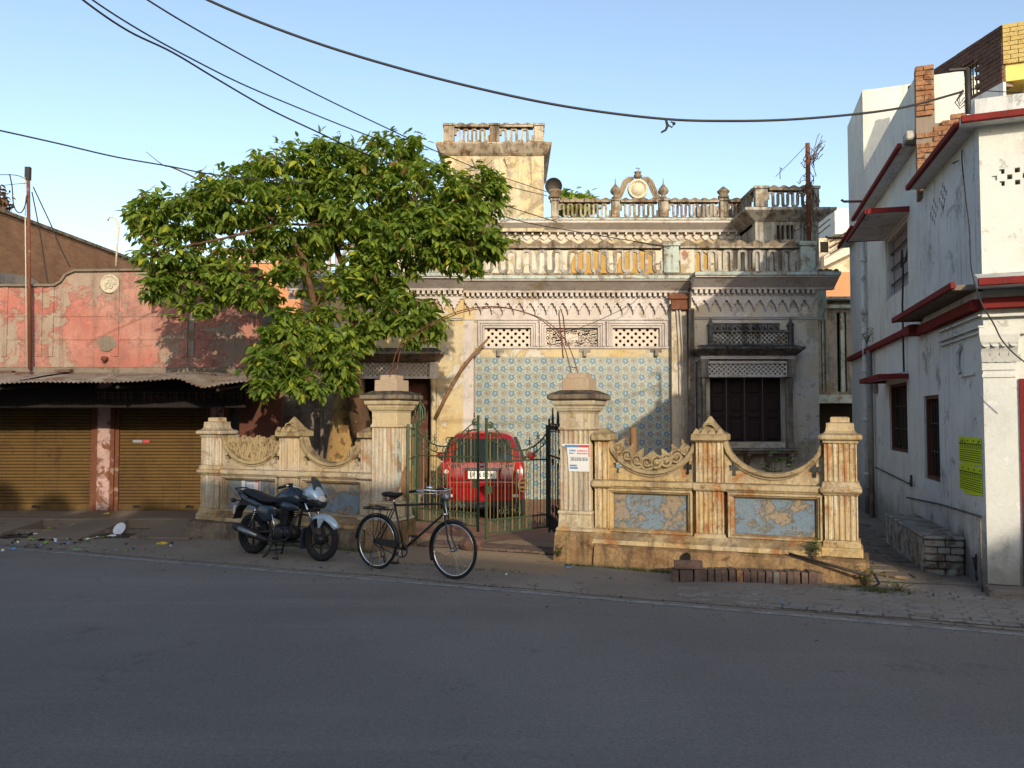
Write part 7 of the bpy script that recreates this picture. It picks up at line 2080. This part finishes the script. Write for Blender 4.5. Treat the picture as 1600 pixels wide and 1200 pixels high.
# pale old stump and pipes beside the trunk
m = MB(); m.smooth = True
rings = []
for i in range(9):
    f = i/8; c = at(532, 790-180*f, 14.75)
    c.z = .04 + (zat(608,14.75)-.04)*f
    rr_ = (.36-.17*f**1.5)
    rings.append([(c.x+.10*f+rr_*(1+.13*noise.noise((cos(2*pi*k/16)*1.5, sin(2*pi*k/16)*1.5, f*2)))*cos(2*pi*k/16), c.y+rr_*.6*sin(2*pi*k/16), c.z+(.10*noise.noise((k,3,1)) if i == 8 else 0)) for k in range(16)])
m.loft(rings); solo('old_stump', m, M['stump'], 'pale broad old stump beside the tree trunk behind the left wall', 'stump')
for i, (px, pt, lab) in enumerate(((489,600,'thin upright pipe left of the pale stump, the leftmost of two'),(505,590,'thin upright pipe close beside the pale stump'))):
    m = MB(); m.smooth = True; q = at(px, pt, 15.2); m.tube([(q.x-.05,15.3,.04),(q.x,15.2,q.z)], .035, 8); solo('metal_pipe', m, M['beam'], lab, 'pipe', 'pipes leaning behind the left wall')
m = MB(); q = at(395, 640, 15.6); m.box(q.x-.28, q.x+.52, 15.7, 15.8, .04, 2.6); solo('wooden_door', m, M['redwood'], 'dark red door in the shade behind the left end of the boundary wall', 'door')
m = MB(); q = at(430, 640, 16.9); m.box(q.x-.35, q.x+1.3, 16.9, 17.1, .04, 3.3); solo('garden_wall', m, M['shadewall'], 'grey stained garden wall behind the tree, shade painted into its tone', 'wall')

# dry branch stub standing behind the scroll carving
a = at(990, 705, 12.3); b = at(989, 668, 12.3)
m = MB(); m.smooth = True; m.tube([(a.x,12.3,.04),(a.x,12.3,a.z),(b.x,12.3,b.z)], [.06,.055,.05], 8); m.tube([(a.x-.02,12.3,a.z-.05),(a.x-.10,12.28,a.z+.16),(a.x-.14,12.28,a.z+.22)], [.02,.014,.006], 5)
solo('wooden_post', m, M['bamboo'], 'short broken wooden post standing behind the scroll carving', 'post')
# leaning bamboo on the yellow wall
m = MB(); m.smooth = True
m.tube([at(681,652,19.3), at(700,613,19.35), at(722,575,19.42), at(740,553,19.5), at(762,530,19.6)], [.045,.042,.04,.036,.025], 8)
for px, py, Y in ((704,607,19.36),(727,568,19.44)): m.sphere(at(px,py,Y), .05, 7, 5)
solo('bamboo_pole', m, M['bamboo'], 'bent dry bamboo pole leaning against the yellow wall left of the tiles', 'pole')

# ------------------------------------------------------------------ small plants
def plant(label, base, n, h, spread, seed, lsize, mat='weed', name='weed_plant', cat='plant', group=None):
    q = random.Random(seed); t = thing(name, label, cat, tuple(base), 0, group)
    st = MB(); lf = MB()
    for i in range(n):
        a = q.uniform(0, 2*pi); hh = h*q.uniform(.5, 1); s_ = spread*q.uniform(.3, 1)
        P = [Vector((0,0,0)), Vector((cos(a)*s_*.4, sin(a)*s_*.4, hh*.6)), Vector((cos(a)*s_, sin(a)*s_, hh))]
        st.tube(P, [.006,.005,.002], 4)
        for k in range(6):
            f = .25+.75*k/5; p = P[0].lerp(P[2], f) + Vector((0,0,hh*.12*(1-abs(2*f-1))))
            aa = k*2.4+q.uniform(0,1); d = Vector((cos(aa), sin(aa), q.uniform(-.3,.5))).normalized()
            F = frame(d, q.uniform(-.6,.6)); l = lsize*q.uniform(.6,1.1); v, fc = SHAPES[k % 3]
            lf.add([tuple(p+F@(Vector(w)*l)) for w in v], fc)
    obj('stem', st, M['twine'], t, world=False); obj('leaves', lf, M[mat], t, world=False)
    return t
WLP = lambda s, y, z: Vector(wl(s, y, z))
plant('leafy green weed sprouting from the foot of the right end pier', WLP(3.05,-.36,.28), 8, .26, .09, 1, .075)
plant('straggly weed at the right corner of the boundary wall plinth', WLP(3.62,-.45,.01), 9, .24, .14, 2, .06)
plant('low weed on the ground left of the drain stone by the alley', WLP(3.95,-.55,.01), 8, .12, .16, 3, .05)
plant('dark weed clinging to the plinth foot of the right gate pillar', WLP(-.18,-.36,.12), 8, .14, .08, 4, .05)
plant('small weed sprouting on the red band of the white house', CW+UW*7.3+NW*.12+Vector((0,0,3.44)), 7, .35, .15, 6, .09)
for i in range(5):
    plant(['large leafed shrub in the forecourt behind the open swag', 'yellow green leafy shrub behind the lowest part of the swag', 'low leafy shrub behind the swag near the cross hole', 'young upright shrub behind the right half of the swag', 'pale leafed shrub right of the swag middle'][i], (3.35+.26*i, 11.6+.15*(i%2), .04), 9, 1.58-.05*abs(i-2), .26, 20+i, .17, name='garden_shrub', cat='shrub', group='shrubs behind the right boundary wall')
# grass tufts along the foot of the right wall
def tufts(name, label, pts, n, seed, h=.07):
    q = random.Random(seed); m = MB()
    for _ in range(n):
        p = pts(q); a = q.uniform(0, 2*pi); l = h*q.uniform(.4,1.2); w = .004
        d = Vector((cos(a), sin(a), 0)); s_ = Vector((-sin(a), cos(a), 0))*w
        m.add([tuple(p-s_), tuple(p+s_), tuple(p+d*l*.5+Vector((0,0,l)))], [(0,1,2)])
    return tag(obj(name, m, M['grass']), label, kind='stuff')
tufts('grass', 'thin green grass along the foot of the right wall plinth', lambda q: WLP(q.uniform(-.45,1.35), -.40-abs(q.gauss(0,.05)), .01), 1200, 3, .05)
tufts('grass', 'grass and weeds beside the brick row at the right wall corner', lambda q: WLP(q.gauss(3.7,.28), -.62+q.gauss(0,.10), .01), 900, 5, .05)
tufts('grass', 'grass along the foot of the left wall behind the motorcycle', lambda q: WLP(-2.98-q.uniform(-.3,2.2), -.42-abs(q.gauss(0,.05)), .01), 1200, 7, .06)
tufts('grass', 'thin grass at the verge behind the bicycle', lambda q: WLP(q.gauss(-1.2,.5), -1.15+q.gauss(0,.05), .01), 350, 8, .04)

# trees far behind the roofs
def far_tree(label, px, py, rx, ry, Y, seed, mat='leaf'):
    c = at(px, py, Y); k = Y/FPX; q = random.Random(seed)
    t = thing('distant_tree', label, 'tree', (c.x, Y, 0))
    m = MB(); m.tube([(c.x,Y,0),(c.x,Y,c.z)], [.3,.1], 6); obj('trunk', m, M['bark'], t)
    m = MB()
    for _ in range(1500):
        d = Vector((q.gauss(0,.45), q.gauss(0,.45), q.gauss(0,.45)))
        p = c + Vector((d.x*rx*k, d.y*rx*k, d.z*ry*k)); a = Vector((q.uniform(-1,1), q.uniform(-1,1), q.uniform(-1,.3))).normalized()
        F = frame(a, q.uniform(-1,1)); v, f = SHAPES[0]
        m.add([tuple(p+F@(Vector(w)*.35)) for w in v], f)
    f_ = obj('crown', m, M[mat], t)
    return t
far_tree('bushy green tree top showing just above the roof balustrade', 908, 318, 22, 15, 40, 1)
far_tree('small tree top beside the first roof finial', 880, 316, 10, 16, 42, 2)
far_tree('bare brownish tree far off at the left edge', -12, 320, 22, 25, 45, 3, 'twine')

# ------------------------------------------------------------------ poles and cables
t = thing('rusty_pole', 'rusty banded service pole standing against the red shop wall', 'pole', (xat(48,15.8,560), 15.8, 2.95))
a = at(47,568,15.8); b = at(44,262,15.8)
m = MB(); m.smooth = True; m.tube([(a.x,15.8,2.9),(b.x,15.8,b.z)], .034, 8); obj('pole', m, M['rust'], t)
m = MB(); m.smooth = True; m.tube([(a.x-.04,15.76,2.95),(b.x-.035,15.76,b.z-.2)], .010, 5); obj('conduit', m, M['medallion'], t)
m = MB(); m.box(b.x-.045, b.x+.045, 15.76, 15.84, b.z-.24, b.z+.01); obj('pole_cap', m, M['iron_dark'], t)
def cable(label, pts, r, mat='wire', group='overhead cables', name='overhead_cable', n=5):
    P = [at(*p) for p in pts]; fine = []
    for i in range(len(P)-1):
        p0, p1, p2, p3 = P[max(i-1,0)], P[i], P[i+1], P[min(i+2,len(P)-1)]
        for j in range(6):
            u = j/6
            fine.append(.5*((2*p1)+(p2-p0)*u+(2*p0-5*p1+4*p2-p3)*u*u+(3*p1-p0-3*p2+p3)*u**3))
    fine.append(P[-1])
    m = MB(); m.smooth = True; m.tube(fine, r, n)
    return solo(name, m, M[mat], label, 'cable', group)
cable('thick dark cable sagging across the sky to the white corner house', [(150,-90,8.6),(325,0,8.8),(480,62,9.0),(640,111,9.2),(800,150,9.4),(920,172,9.6),(1040,186,9.8),(1130,189,9.9),(1230,187,10.0),(1340,178,10.2),(1420,166,10.4),(1505,143,10.6)], .0155)
cable('lowest of three thin cables slanting down from the upper left into the tree', [(60,-60,8),(130,0,8.4),(200,48,9),(270,82,9.6),(340,124,10.4),(420,170,11.4),(500,208,12.6),(560,236,13.8),(650,270,16),(780,318,19),(870,347,21.5)], .012)
cable('middle of three thin cables slanting down from the upper left into the tree', [(90,-45,8),(145,0,8.4),(220,48,9),(300,92,9.8),(380,132,10.8),(470,170,12),(560,206,13.2),(640,236,15),(700,262,17),(790,290,20),(855,306,22)], .010)
cable('highest of three thin cables slanting down from the upper left to the tower', [(170,-40,8),(231,0,8.4),(300,42,9),(400,98,10.2),(500,150,11.6),(600,198,13.2),(690,240,16),(760,268,18.5),(855,300,22)], .010)
cable('single cable crossing from the left edge into the tree crown', [(-60,192,10),(0,204,10.4),(90,224,11),(180,245,11.7),(260,259,12.4),(350,275,13.2),(480,286,14),(620,296,15.5),(720,310,17),(800,342,18.6),(900,362,19.4),(1048,386,19.4)], .011)
cable('thin sagging wire from the rusty pole to the left edge', [(-30,270,15.6),(0,273,15.7),(15,273,15.7),(30,275,15.7),(44,282,15.8)], .008, group='wires on the rusty pole')
cable('looping slack wire hanging beside the rusty pole', [(15,272,15.6),(19,292,15.6),(21,318,15.6),(26,330,15.6),(33,332,15.6),(39,322,15.7),(42,305,15.75)], .012, group='wires on the rusty pole')
cable('thin wire running left low from the rusty pole', [(-30,291,15.6),(0,290,15.6),(20,288,15.6),(44,286,15.8)], .006, group='wires on the rusty pole')
cable('dark twisted wire slanting down right of the rusty pole to the parapet', [(52,292,15.8),(66,322,15.8),(80,352,15.8),(95,388,15.9),(110,418,16)], .012, group='wires on the rusty pole')
cable('dark twisted wire hanging straight down beside the rusty pole', [(50,300,15.8),(57,335,15.8),(64,372,15.9),(70,412,16),(75,444,16)], .012, group='wires on the rusty pole')
# knotted loose end on the thick cable
P = [at(1040,186,9.8), at(1043,196,9.8), at(1040,203,9.8), at(1033,207,9.8)]
m = MB(); m.tube(P, [.014,.02,.015,.012], 5); m.tube([at(1043,195,9.8), at(1050,199,9.8), at(1054,193,9.8), at(1048,190,9.8)], .010, 5); m.sphere(at(1053,193,9.8), .022, 6, 4)
solo('cable_tie', m, M['wire'], 'loose knotted cable end dangling from the thick cable', 'cable end')
# curved lamp pipe on the shop roof
m = MB(); m.smooth = True; m.tube([at(181,416,16.1), at(183,385,16.1), at(186,358,16.1), at(185,348,16.1), at(178,340,16.1), at(171,339,16.1), at(168,345,16.1)], [.018,.018,.016,.016,.015,.015,.02], 7)
solo('bent_pipe', m, M['medallion'], 'pale pipe with a hooked top standing on the red shop parapet', 'pipe')
# service bracket on the white house corner
t = thing('service_bracket', 'black service bracket post at the roof corner of the white house holding the cables', 'bracket', tuple(at(1512,195,10.6)))
m = MB(); m.smooth = True; m.tube([at(1514,205,10.6), at(1511,108,10.6)], .035, 8); obj('post', m, M['iron_dark'], t)
m = MB(); a = at(1482,110,10.6); b = at(1513,108,10.6); m.tube([a, b], .025, 6); obj('arm', m, M['iron_dark'], t)
m = MB()
for k in range(3): m.tube([at(1505,140+3*k,10.55), at(1498-3*k,150+5*k,10.55), at(1500,162+4*k,10.55), at(1507,152+6*k,10.55)], .007, 5)
obj('wire_coil', m, M['wire'], t)
m = MB(); q = at(1513,190,10.5); m.box(q.x-.04, q.x+.04, q.y-.04, q.y+.02, q.z-.08, q.z+.08); obj('insulator', m, M['bagwhite'], t)
cable('dark cable running down the corner of the white house and off to the right', [(1512,200,10.5),(1503,240,10.0),(1508,300,9.5),(1515,360,9.35),(1518,420,9.2),(1532,470,8.7),(1552,505,8.7),(1568,535,8.8),(1600,565,8.7),(1660,600,8.5)], .008, 'wire', 'cables on the white house')
cable('thin wire angled on the alley wall below the roof corner', [(1508,220,10.2),(1500,248,10.2),(1487,256,10.4),(1495,252,10.3),(1520,248,9.7)], .006, 'wire', 'cables on the white house')
cable('thin wire leaving the bracket to the right', [(1513,138,10.6),(1545,142,10.4),(1600,145,10.0)], .006, 'wire', 'cables on the white house')
# rusty pole wrapped in dry creeper in front of the turret
t = thing('creeper_pole', 'rusty pole wrapped in dry tangled creeper in front of the roof turret', 'pole', tuple(at(1264,376,20.3)))
m = MB(); m.smooth = True; m.tube([at(1264,378,20.3), at(1262,224,20.3)], .06, 8); obj('pole', m, M['rust'], t)
q = random.Random(8); m = MB()
for k in range(34):
    x0_ = q.gauss(1264,4); y0_ = q.uniform(230,372); P = []
    x, y = x0_, y0_
    for j in range(7):
        P.append(at(x, y, 20.3+q.uniform(-.15,.15))); x += q.gauss(0,3.6); y += q.uniform(-9,12)
    m.tube(P, .010, 4)
for k in range(10):
    x, y = 1266+q.uniform(-2,3), 262-q.uniform(0,30); P = []
    for j in range(8):
        P.append(at(x, y, 20.3+q.uniform(-.1,.1))); x += q.uniform(.5,5.5); y -= q.uniform(1,9)*(1 if y > 200 else -.2)
    m.tube(P, .008, 4)
for k in range(9):
    x, y = 1262, 275+k*9; P = []
    for j in range(5):
        P.append(at(x, y, 20.3+q.uniform(-.1,.1))); x -= q.uniform(-1,6); y += q.uniform(-5,8)
    m.tube(P, .009, 4)
cr_ = obj('creeper', m, M['twine'], t); cr_['kind'] = 'stuff'
cable('thin stay wire from the creeper pole to the turret roof', [(1259,228,20.3),(1238,250,20.8),(1212,276,21.2)], .007, 'wire', 'wires on the old house')
cable('thin aerial stub on the turret parapet', [(1219,280,21),(1219,266,21),(1222,264,21),(1218,262,21)], .010, 'wire', 'wires on the old house')
cable('thin black wire drooping across the lilac frieze', [(890,518,19.6),(930,503,19.5),(985,476,19.4),(1000,460,19.4)], .008, 'wire', 'wires on the old house')
# dark dish behind the first roof finial
t = thing('satellite_dish', 'dark round dish behind the leftmost roof finial beside the tower', 'dish', tuple(at(866,312,22.9)))
c = at(865,291,22.9); m = MB(); m.smooth = True; m.lathe([(.24,-.02),(.20,.03),(.13,.08),(.0,.10)], 22, c, 'y', False); obj('dish', m, M['iron_dark'], t)
m = MB(); m.tube([c, (c.x,c.y+.05,7.35)], .025, 6); obj('mast', m, M['rust'], t)

# ------------------------------------------------------------------ things lying on the verge
BM_ = MB(); BM_.loft([[(x,y,0) for x, y in ((-.036,-.11),(.036,-.11),(.036,.11),(-.036,.11))], [(x,y,.145) for x, y in ((-.036,-.11),(.036,-.11),(.036,.11),(-.036,.11))]])
BMM = BM_.mesh('row_brick', M['brickbrown'])
BM2 = BM_.mesh('row_brick', M['brickred']); BM3 = BM_.mesh('row_brick', M['stone'])
p0, p1 = gnd(1056,911), gnd(1281,916); dd = (p1-p0); rz = atan2(dd.y, dd.x); nn = 21
nrm = Vector((-sin(rz), cos(rz), 0))
for i in range(nn):
    p = p0 + dd*(i/(nn-1)) + nrm*(.11+R.uniform(-.012,.012))
    o = put('row_brick', BM2 if i == 9 else (BM3 if i == 14 else BMM), None, (p.x, p.y, .012), (R.uniform(-.04,.04), R.uniform(-.05,.05), rz+R.uniform(-.05,.05)), (R.uniform(.93,1.05), 1, R.uniform(.92,1.06)))
    lab = {9: 'the reddest brick in the upright brick row before the right wall', 14: 'the pale grey brick in the upright brick row before the right wall', 0: 'first upright brick at the left end of the brick row', nn-1: 'last upright brick at the right end of the brick row'}.get(i, 'dusty brown brick standing on edge in the brick row before the right wall')
    tag(o, lab, 'brick', 'bricks standing on edge in a row')
for i in range(9):
    p = p0 + dd*(.33+.5*i/8) + nrm*(.26+R.uniform(-.015,.015))
    o = put('back_brick', BMM, None, (p.x, p.y, .0), (0, R.uniform(-.04,.04), rz+R.uniform(-.1,.1)), (1,.5,.95)); tag(o, 'worn brick end peeping out behind the upright brick row', 'brick', 'bricks behind the upright row')
p = p0 + dd*.04 + nrm*.09
o = put('flat_brick', BMM, None, (p.x+.09, p.y, .160), (0, pi/2, rz+pi/2+.05), (1,1.5,1)); 
o.rotation_euler = (pi/2*0, 0, rz+pi/2); o.scale = (1.4,1.5,.62); tag(o, 'flat brick laid on top of the left end of the brick row', 'brick')
def rock(label, px, py, sz, seed, mat='stone', z=0.0, sq=.7):
    q = random.Random(seed); c = gnd(px, py, z); m = MB(); m.smooth = False
    n, k = 9, 6; rings = []
    for j in range(k+1):
        ph = pi*(j/k)-pi/2; r = max(cos(ph), .05)
        rings.append([(c.x+sz*r*cos(2*pi*i/n)*(1+.25*noise.noise((i*1.3,j*1.1,seed))), c.y+sz*.8*r*sin(2*pi*i/n)*(1+.25*noise.noise((i,j,seed+4))), z+sz*sq*(1+sin(ph))*.95) for i in range(n)])
    m.loft(rings); return solo('rock', m, M[mat], label, 'stone')
rock('squarish grey stone behind the right part of the brick row', 1213, 888, .085, 3, z=.02)
rock('smaller stone left of the squarish grey stone', 1192, 887, .05, 6, z=.02)
rock('brown broken lump of masonry behind the front bicycle wheel', 737, 864, .19, 12, 'brickdark')
m = MB(); m.smooth = True; a = WLP(2.75,-.34,.33); b = WLP(3.62,-.52,.16); m.tube([a, a.lerp(b,.5), b], [.015,.018,.016], 7); solo('iron_bar', m, M['iron_dark'], 'dark iron bar lying slantwise on the plinth at the right pier', 'bar')
m = MB(); m.smooth = True; m.tube([WLP(3.60,-.30,.20), WLP(3.70,-.36,.14), WLP(3.74,-.42,.06), WLP(3.66,-.48,.02), WLP(3.45,-.5,.02)], .016, 6); solo('hose_piece', m, M['rubber'], 'bent piece of dark hose at the right corner of the plinth', 'hose')
m = MB(); q = gnd(1385,903); r_ = gnd(1445,908)
m.tube([gnd(1375,899,.03), gnd(1400,902,.05), gnd(1418,905,.04)], [.03,.02,.01], 6); solo('twig', m, M['leafdry'], 'dry stick lying at the alley mouth', 'stick')
for i, (a_, b_, lab) in enumerate((((1345,862),(1400,890),'long yellowish plank edge lying across the alley mouth'),((1400,890),(1466,908),'second yellowish plank end near the bench slab'))):
    p, q = gnd(*a_), gnd(*b_); d = (q-p).normalized(); n_ = Vector((-d.y, d.x, 0))*.05
    m = MB(); m.loft([[tuple(p-n_),tuple(p+n_),tuple(p+n_+Vector((0,0,.05))),tuple(p-n_+Vector((0,0,.05)))], [tuple(q-n_),tuple(q+n_),tuple(q+n_+Vector((0,0,.04))),tuple(q-n_+Vector((0,0,.04)))]]); solo('plank', m, M['stump'], lab, 'plank', bev=.008)
# dark bundle by the corner of the white house
def bag(label, c, sx_, sy_, sz_, mat, seed, name='plastic_bag', cat='bag', crump=.35):
    m = MB(); n, k = 14, 8; rings = []
    for j in range(k+1):
        ph = pi*(j/k)-pi/2; r = max(cos(ph), .04)
        rings.append([])
        for i in range(n):
            a = 2*pi*i/n; f = 1+crump*noise.noise((cos(a)*1.9+seed, sin(a)*1.9, sin(ph)*1.9))
            rings[-1].append((c[0]+sx_*r*cos(a)*f, c[1]+sy_*r*sin(a)*f, c[2]+sz_*(1+sin(ph))*.5*f))
    m.loft(rings); return solo(name, m, M[mat], label, cat)
c = gnd(1533,915); bag('black crumpled rag bundle at the corner foot of the white house', (c.x,c.y,0), .07,.08,.34,'bagblack', 3, 'rag_bundle', 'bundle', .6)
c = gnd(1395,800); bag('grey rubble heap far down the alley against the white wall', (9.05-.75, 15.6, .0), .40,.7,.42,'stone', 9, 'rubble_heap', 'rubble', .5)
bag('dark cloth bundle lying on the alley floor by the rubble heap', (7.25, 14.6, .0), .16,.22,.12,'bagblack', 12, 'cloth_bundle', 'bundle', .5)
# litter by the shops
def lit(label, px, py, sx_, sz_, mat, seed, cat='litter', z=.0, name='litter', cr=.5, Y=None):
    c = gnd(px, py, z) if Y is None else at(px, py, Y)
    return bag(label, (c.x, c.y, c.z if Y is None else c.z), sx_, sx_*.7, sz_, mat, seed, name, cat, cr)
c = gnd(187,832,.05)
m = MB(); m.smooth = True; m.M = Matrix.Translation((c.x,c.y,.105)) @ Matrix.Rotation(radians(58), 4, 'X') @ Matrix.Rotation(radians(-12), 4, 'Y')
m.lathe([(.02,-.012),(.075,-.010),(.11,.012),(.115,.016),(.11,.016),(.074,-.004),(.0,-.004)], 24); solo('plate', m, M['bagwhite'], 'round white disposable plate tilted up among the litter', 'plate')
lit('crumpled yellow packet alone on the verge in front of the shutters', 253, 852, .085, .05, 'bagyellow', 1, name='plastic_packet')
lit('bright green crumpled packet in the middle of the litter heap', 115, 828, .10, .09, 'baggreen', 2, name='plastic_packet', z=.03)
lit('black plastic bag beside the green packet', 146, 829, .12, .06, 'bagblack', 3, name='plastic_bag', z=.02)
lit('black plastic bag under the white plate', 165, 832, .10, .09, 'bagblack', 4, name='plastic_bag')
lit('flattened black bag below the white scraps of the heap', 88, 836, .13, .05, 'bagblack', 5, name='plastic_bag')
lit('long black rag at the platform edge above the green packet', 128, 816, .11, .07, 'bagblack', 6, name='rag', z=.05)
lit('small white crumpled cup in front of the litter heap', 76, 841, .05, .06, 'bagwhite', 7, name='paper_cup')
lit('thin white plastic bag in front of the plate', 176, 840, .09, .04, 'bagwhite', 8, name='plastic_bag')
lit('small green packet left of the thin white bag', 160, 842, .07, .03, 'baggreen', 9, name='plastic_packet')
lit('pale blue packet left of the plate', 154, 832, .05, .04, 'bagblue', 10, name='plastic_packet')
lit('yellow packet on the cement platform before the pink post', 166, 804, .06, .03, 'bagyellow', 11, name='plastic_packet', z=.2)
lit('yellow green packet at the left of the litter', 17, 826, .05, .04, 'bagyellow', 12, name='plastic_packet', z=.02)
lit('light blue scrap at the far left of the litter', 13, 837, .04, .04, 'bagblue', 13, name='paper_scrap')
lit('dark burnt stick end on the verge right of the plate', 215, 836, .07, .02, 'bagblack', 14, name='burnt_stick')
lit('flat lime packet near the road edge', 119, 859, .06, .015, 'baggreen', 15, name='plastic_packet')
lit('dark sack lying in the drain recess near the left end pier', 330, 842, .22, .10, 'iron_dark', 16, name='sack', cat='sack')
lit('small blue packet on the verge near the right gate pillar', 888, 889, .035, .03, 'bagblue', 17, name='plastic_packet')
lit('white scrap at the mouth of the drain arch', 1058, 888, .045, .05, 'bagwhite', 18, name='paper_scrap', z=.06)
lit('tiny white scrap beside the road line', 1104, 940, .022, .012, 'bagwhite', 19, name='paper_scrap')
lit('tiny pink scrap in front of the motorcycle', 410, 882, .03, .01, 'printred', 20, name='paper_scrap')
q = random.Random(31); m = MB(); cols_ = ['bagwhite','leafdry','bagblack','stone','printred','bagblue','beam']
m.smooth = False
for _ in range(300):
    u = q.random()
    if u < .72: p = gnd(q.gauss(85,48), q.gauss(838,5.5), .012)
    elif u < .86: p = Vector(rd(q.uniform(-8,7), .15+q.random()*1.7, .012))
    else: p = gnd(q.uniform(0,330), q.uniform(845,862), .012)
    s_ = q.uniform(.008,.035); a = q.uniform(0,6); m.mi = q.choice((0,1,1,1,2,2,3,6,6,6,6,4,5))
    d = Vector((cos(a), sin(a), 0))*s_; e = Vector((-sin(a), cos(a), 0))*s_*q.uniform(.3,1)
    h = Vector((0,0,q.uniform(.004,.03)))
    m.add([tuple(p-d-e), tuple(p+d-e+h), tuple(p+d+e), tuple(p-d+e+h), tuple(p+h*1.4)], [(0,1,4),(1,2,4),(2,3,4),(3,0,4)])
tag(obj('litter_scraps', m, [M[c_] for c_ in cols_]), 'scattered small scraps of paper, plastic and dry leaves along the verge', kind='stuff')

q = random.Random(77); m = MB()
for _ in range(1500):
    u = q.random()
    p = Vector(rd(q.uniform(-9,8), .05+2.0*q.random()**1.5, .008)) if u < .8 else Vector(rd(q.uniform(-9,8), -abs(q.gauss(0,.35)), .004))
    s_ = q.uniform(.004,.016)*(1.8 if q.random() < .06 else 1); a = q.uniform(0,6); m.mi = q.choice((0,0,1,2))
    d = Vector((cos(a), sin(a), 0))*s_; e = Vector((-sin(a), cos(a), 0))*s_*q.uniform(.6,1); h = Vector((0,0,s_*q.uniform(.5,1.1)))
    m.add([tuple(p-d-e), tuple(p+d-e*.6), tuple(p+d*.8+e), tuple(p-d*.7+e), tuple(p-d*.5-e*.4+h), tuple(p+d*.5-e*.3+h), tuple(p+d*.3+e*.5+h), tuple(p-d*.4+e*.4+h)], [(4,5,6,7),(0,1,5,4),(1,2,6,5),(2,3,7,6),(3,0,4,7)])
tag(obj('grit', m, [M['stone'], M['brickbrown'], M['beam']]), 'loose grit and small stones along the verge and road edge', kind='stuff')
q = random.Random(78); m = MB()
for _ in range(90):
    p = gnd(q.gauss(75,45), q.gauss(836,6), .015); s_ = q.uniform(.025,.075); m.mi = q.choice((0,1,1,2,2,2,3,3,4)); n = 8; a0 = q.uniform(0,6)
    ring = [tuple(p+Vector((cos(a0+2*pi*i/n)*s_*q.uniform(.5,1.1), sin(a0+2*pi*i/n)*s_*q.uniform(.5,1.1), q.uniform(0,.03)))) for i in range(n)]
    m.add(ring+[tuple(p+Vector((0,0,q.uniform(.01,.05))))], [(i,(i+1)%n,n) for i in range(n)])
tag(obj('rubbish', m, [M['bagwhite'], M['stone'], M['bagblack'], M['leafdry'], M['baggreen']]), 'heap of crumpled wrappers, rags and dirt by the shop drains', kind='stuff')
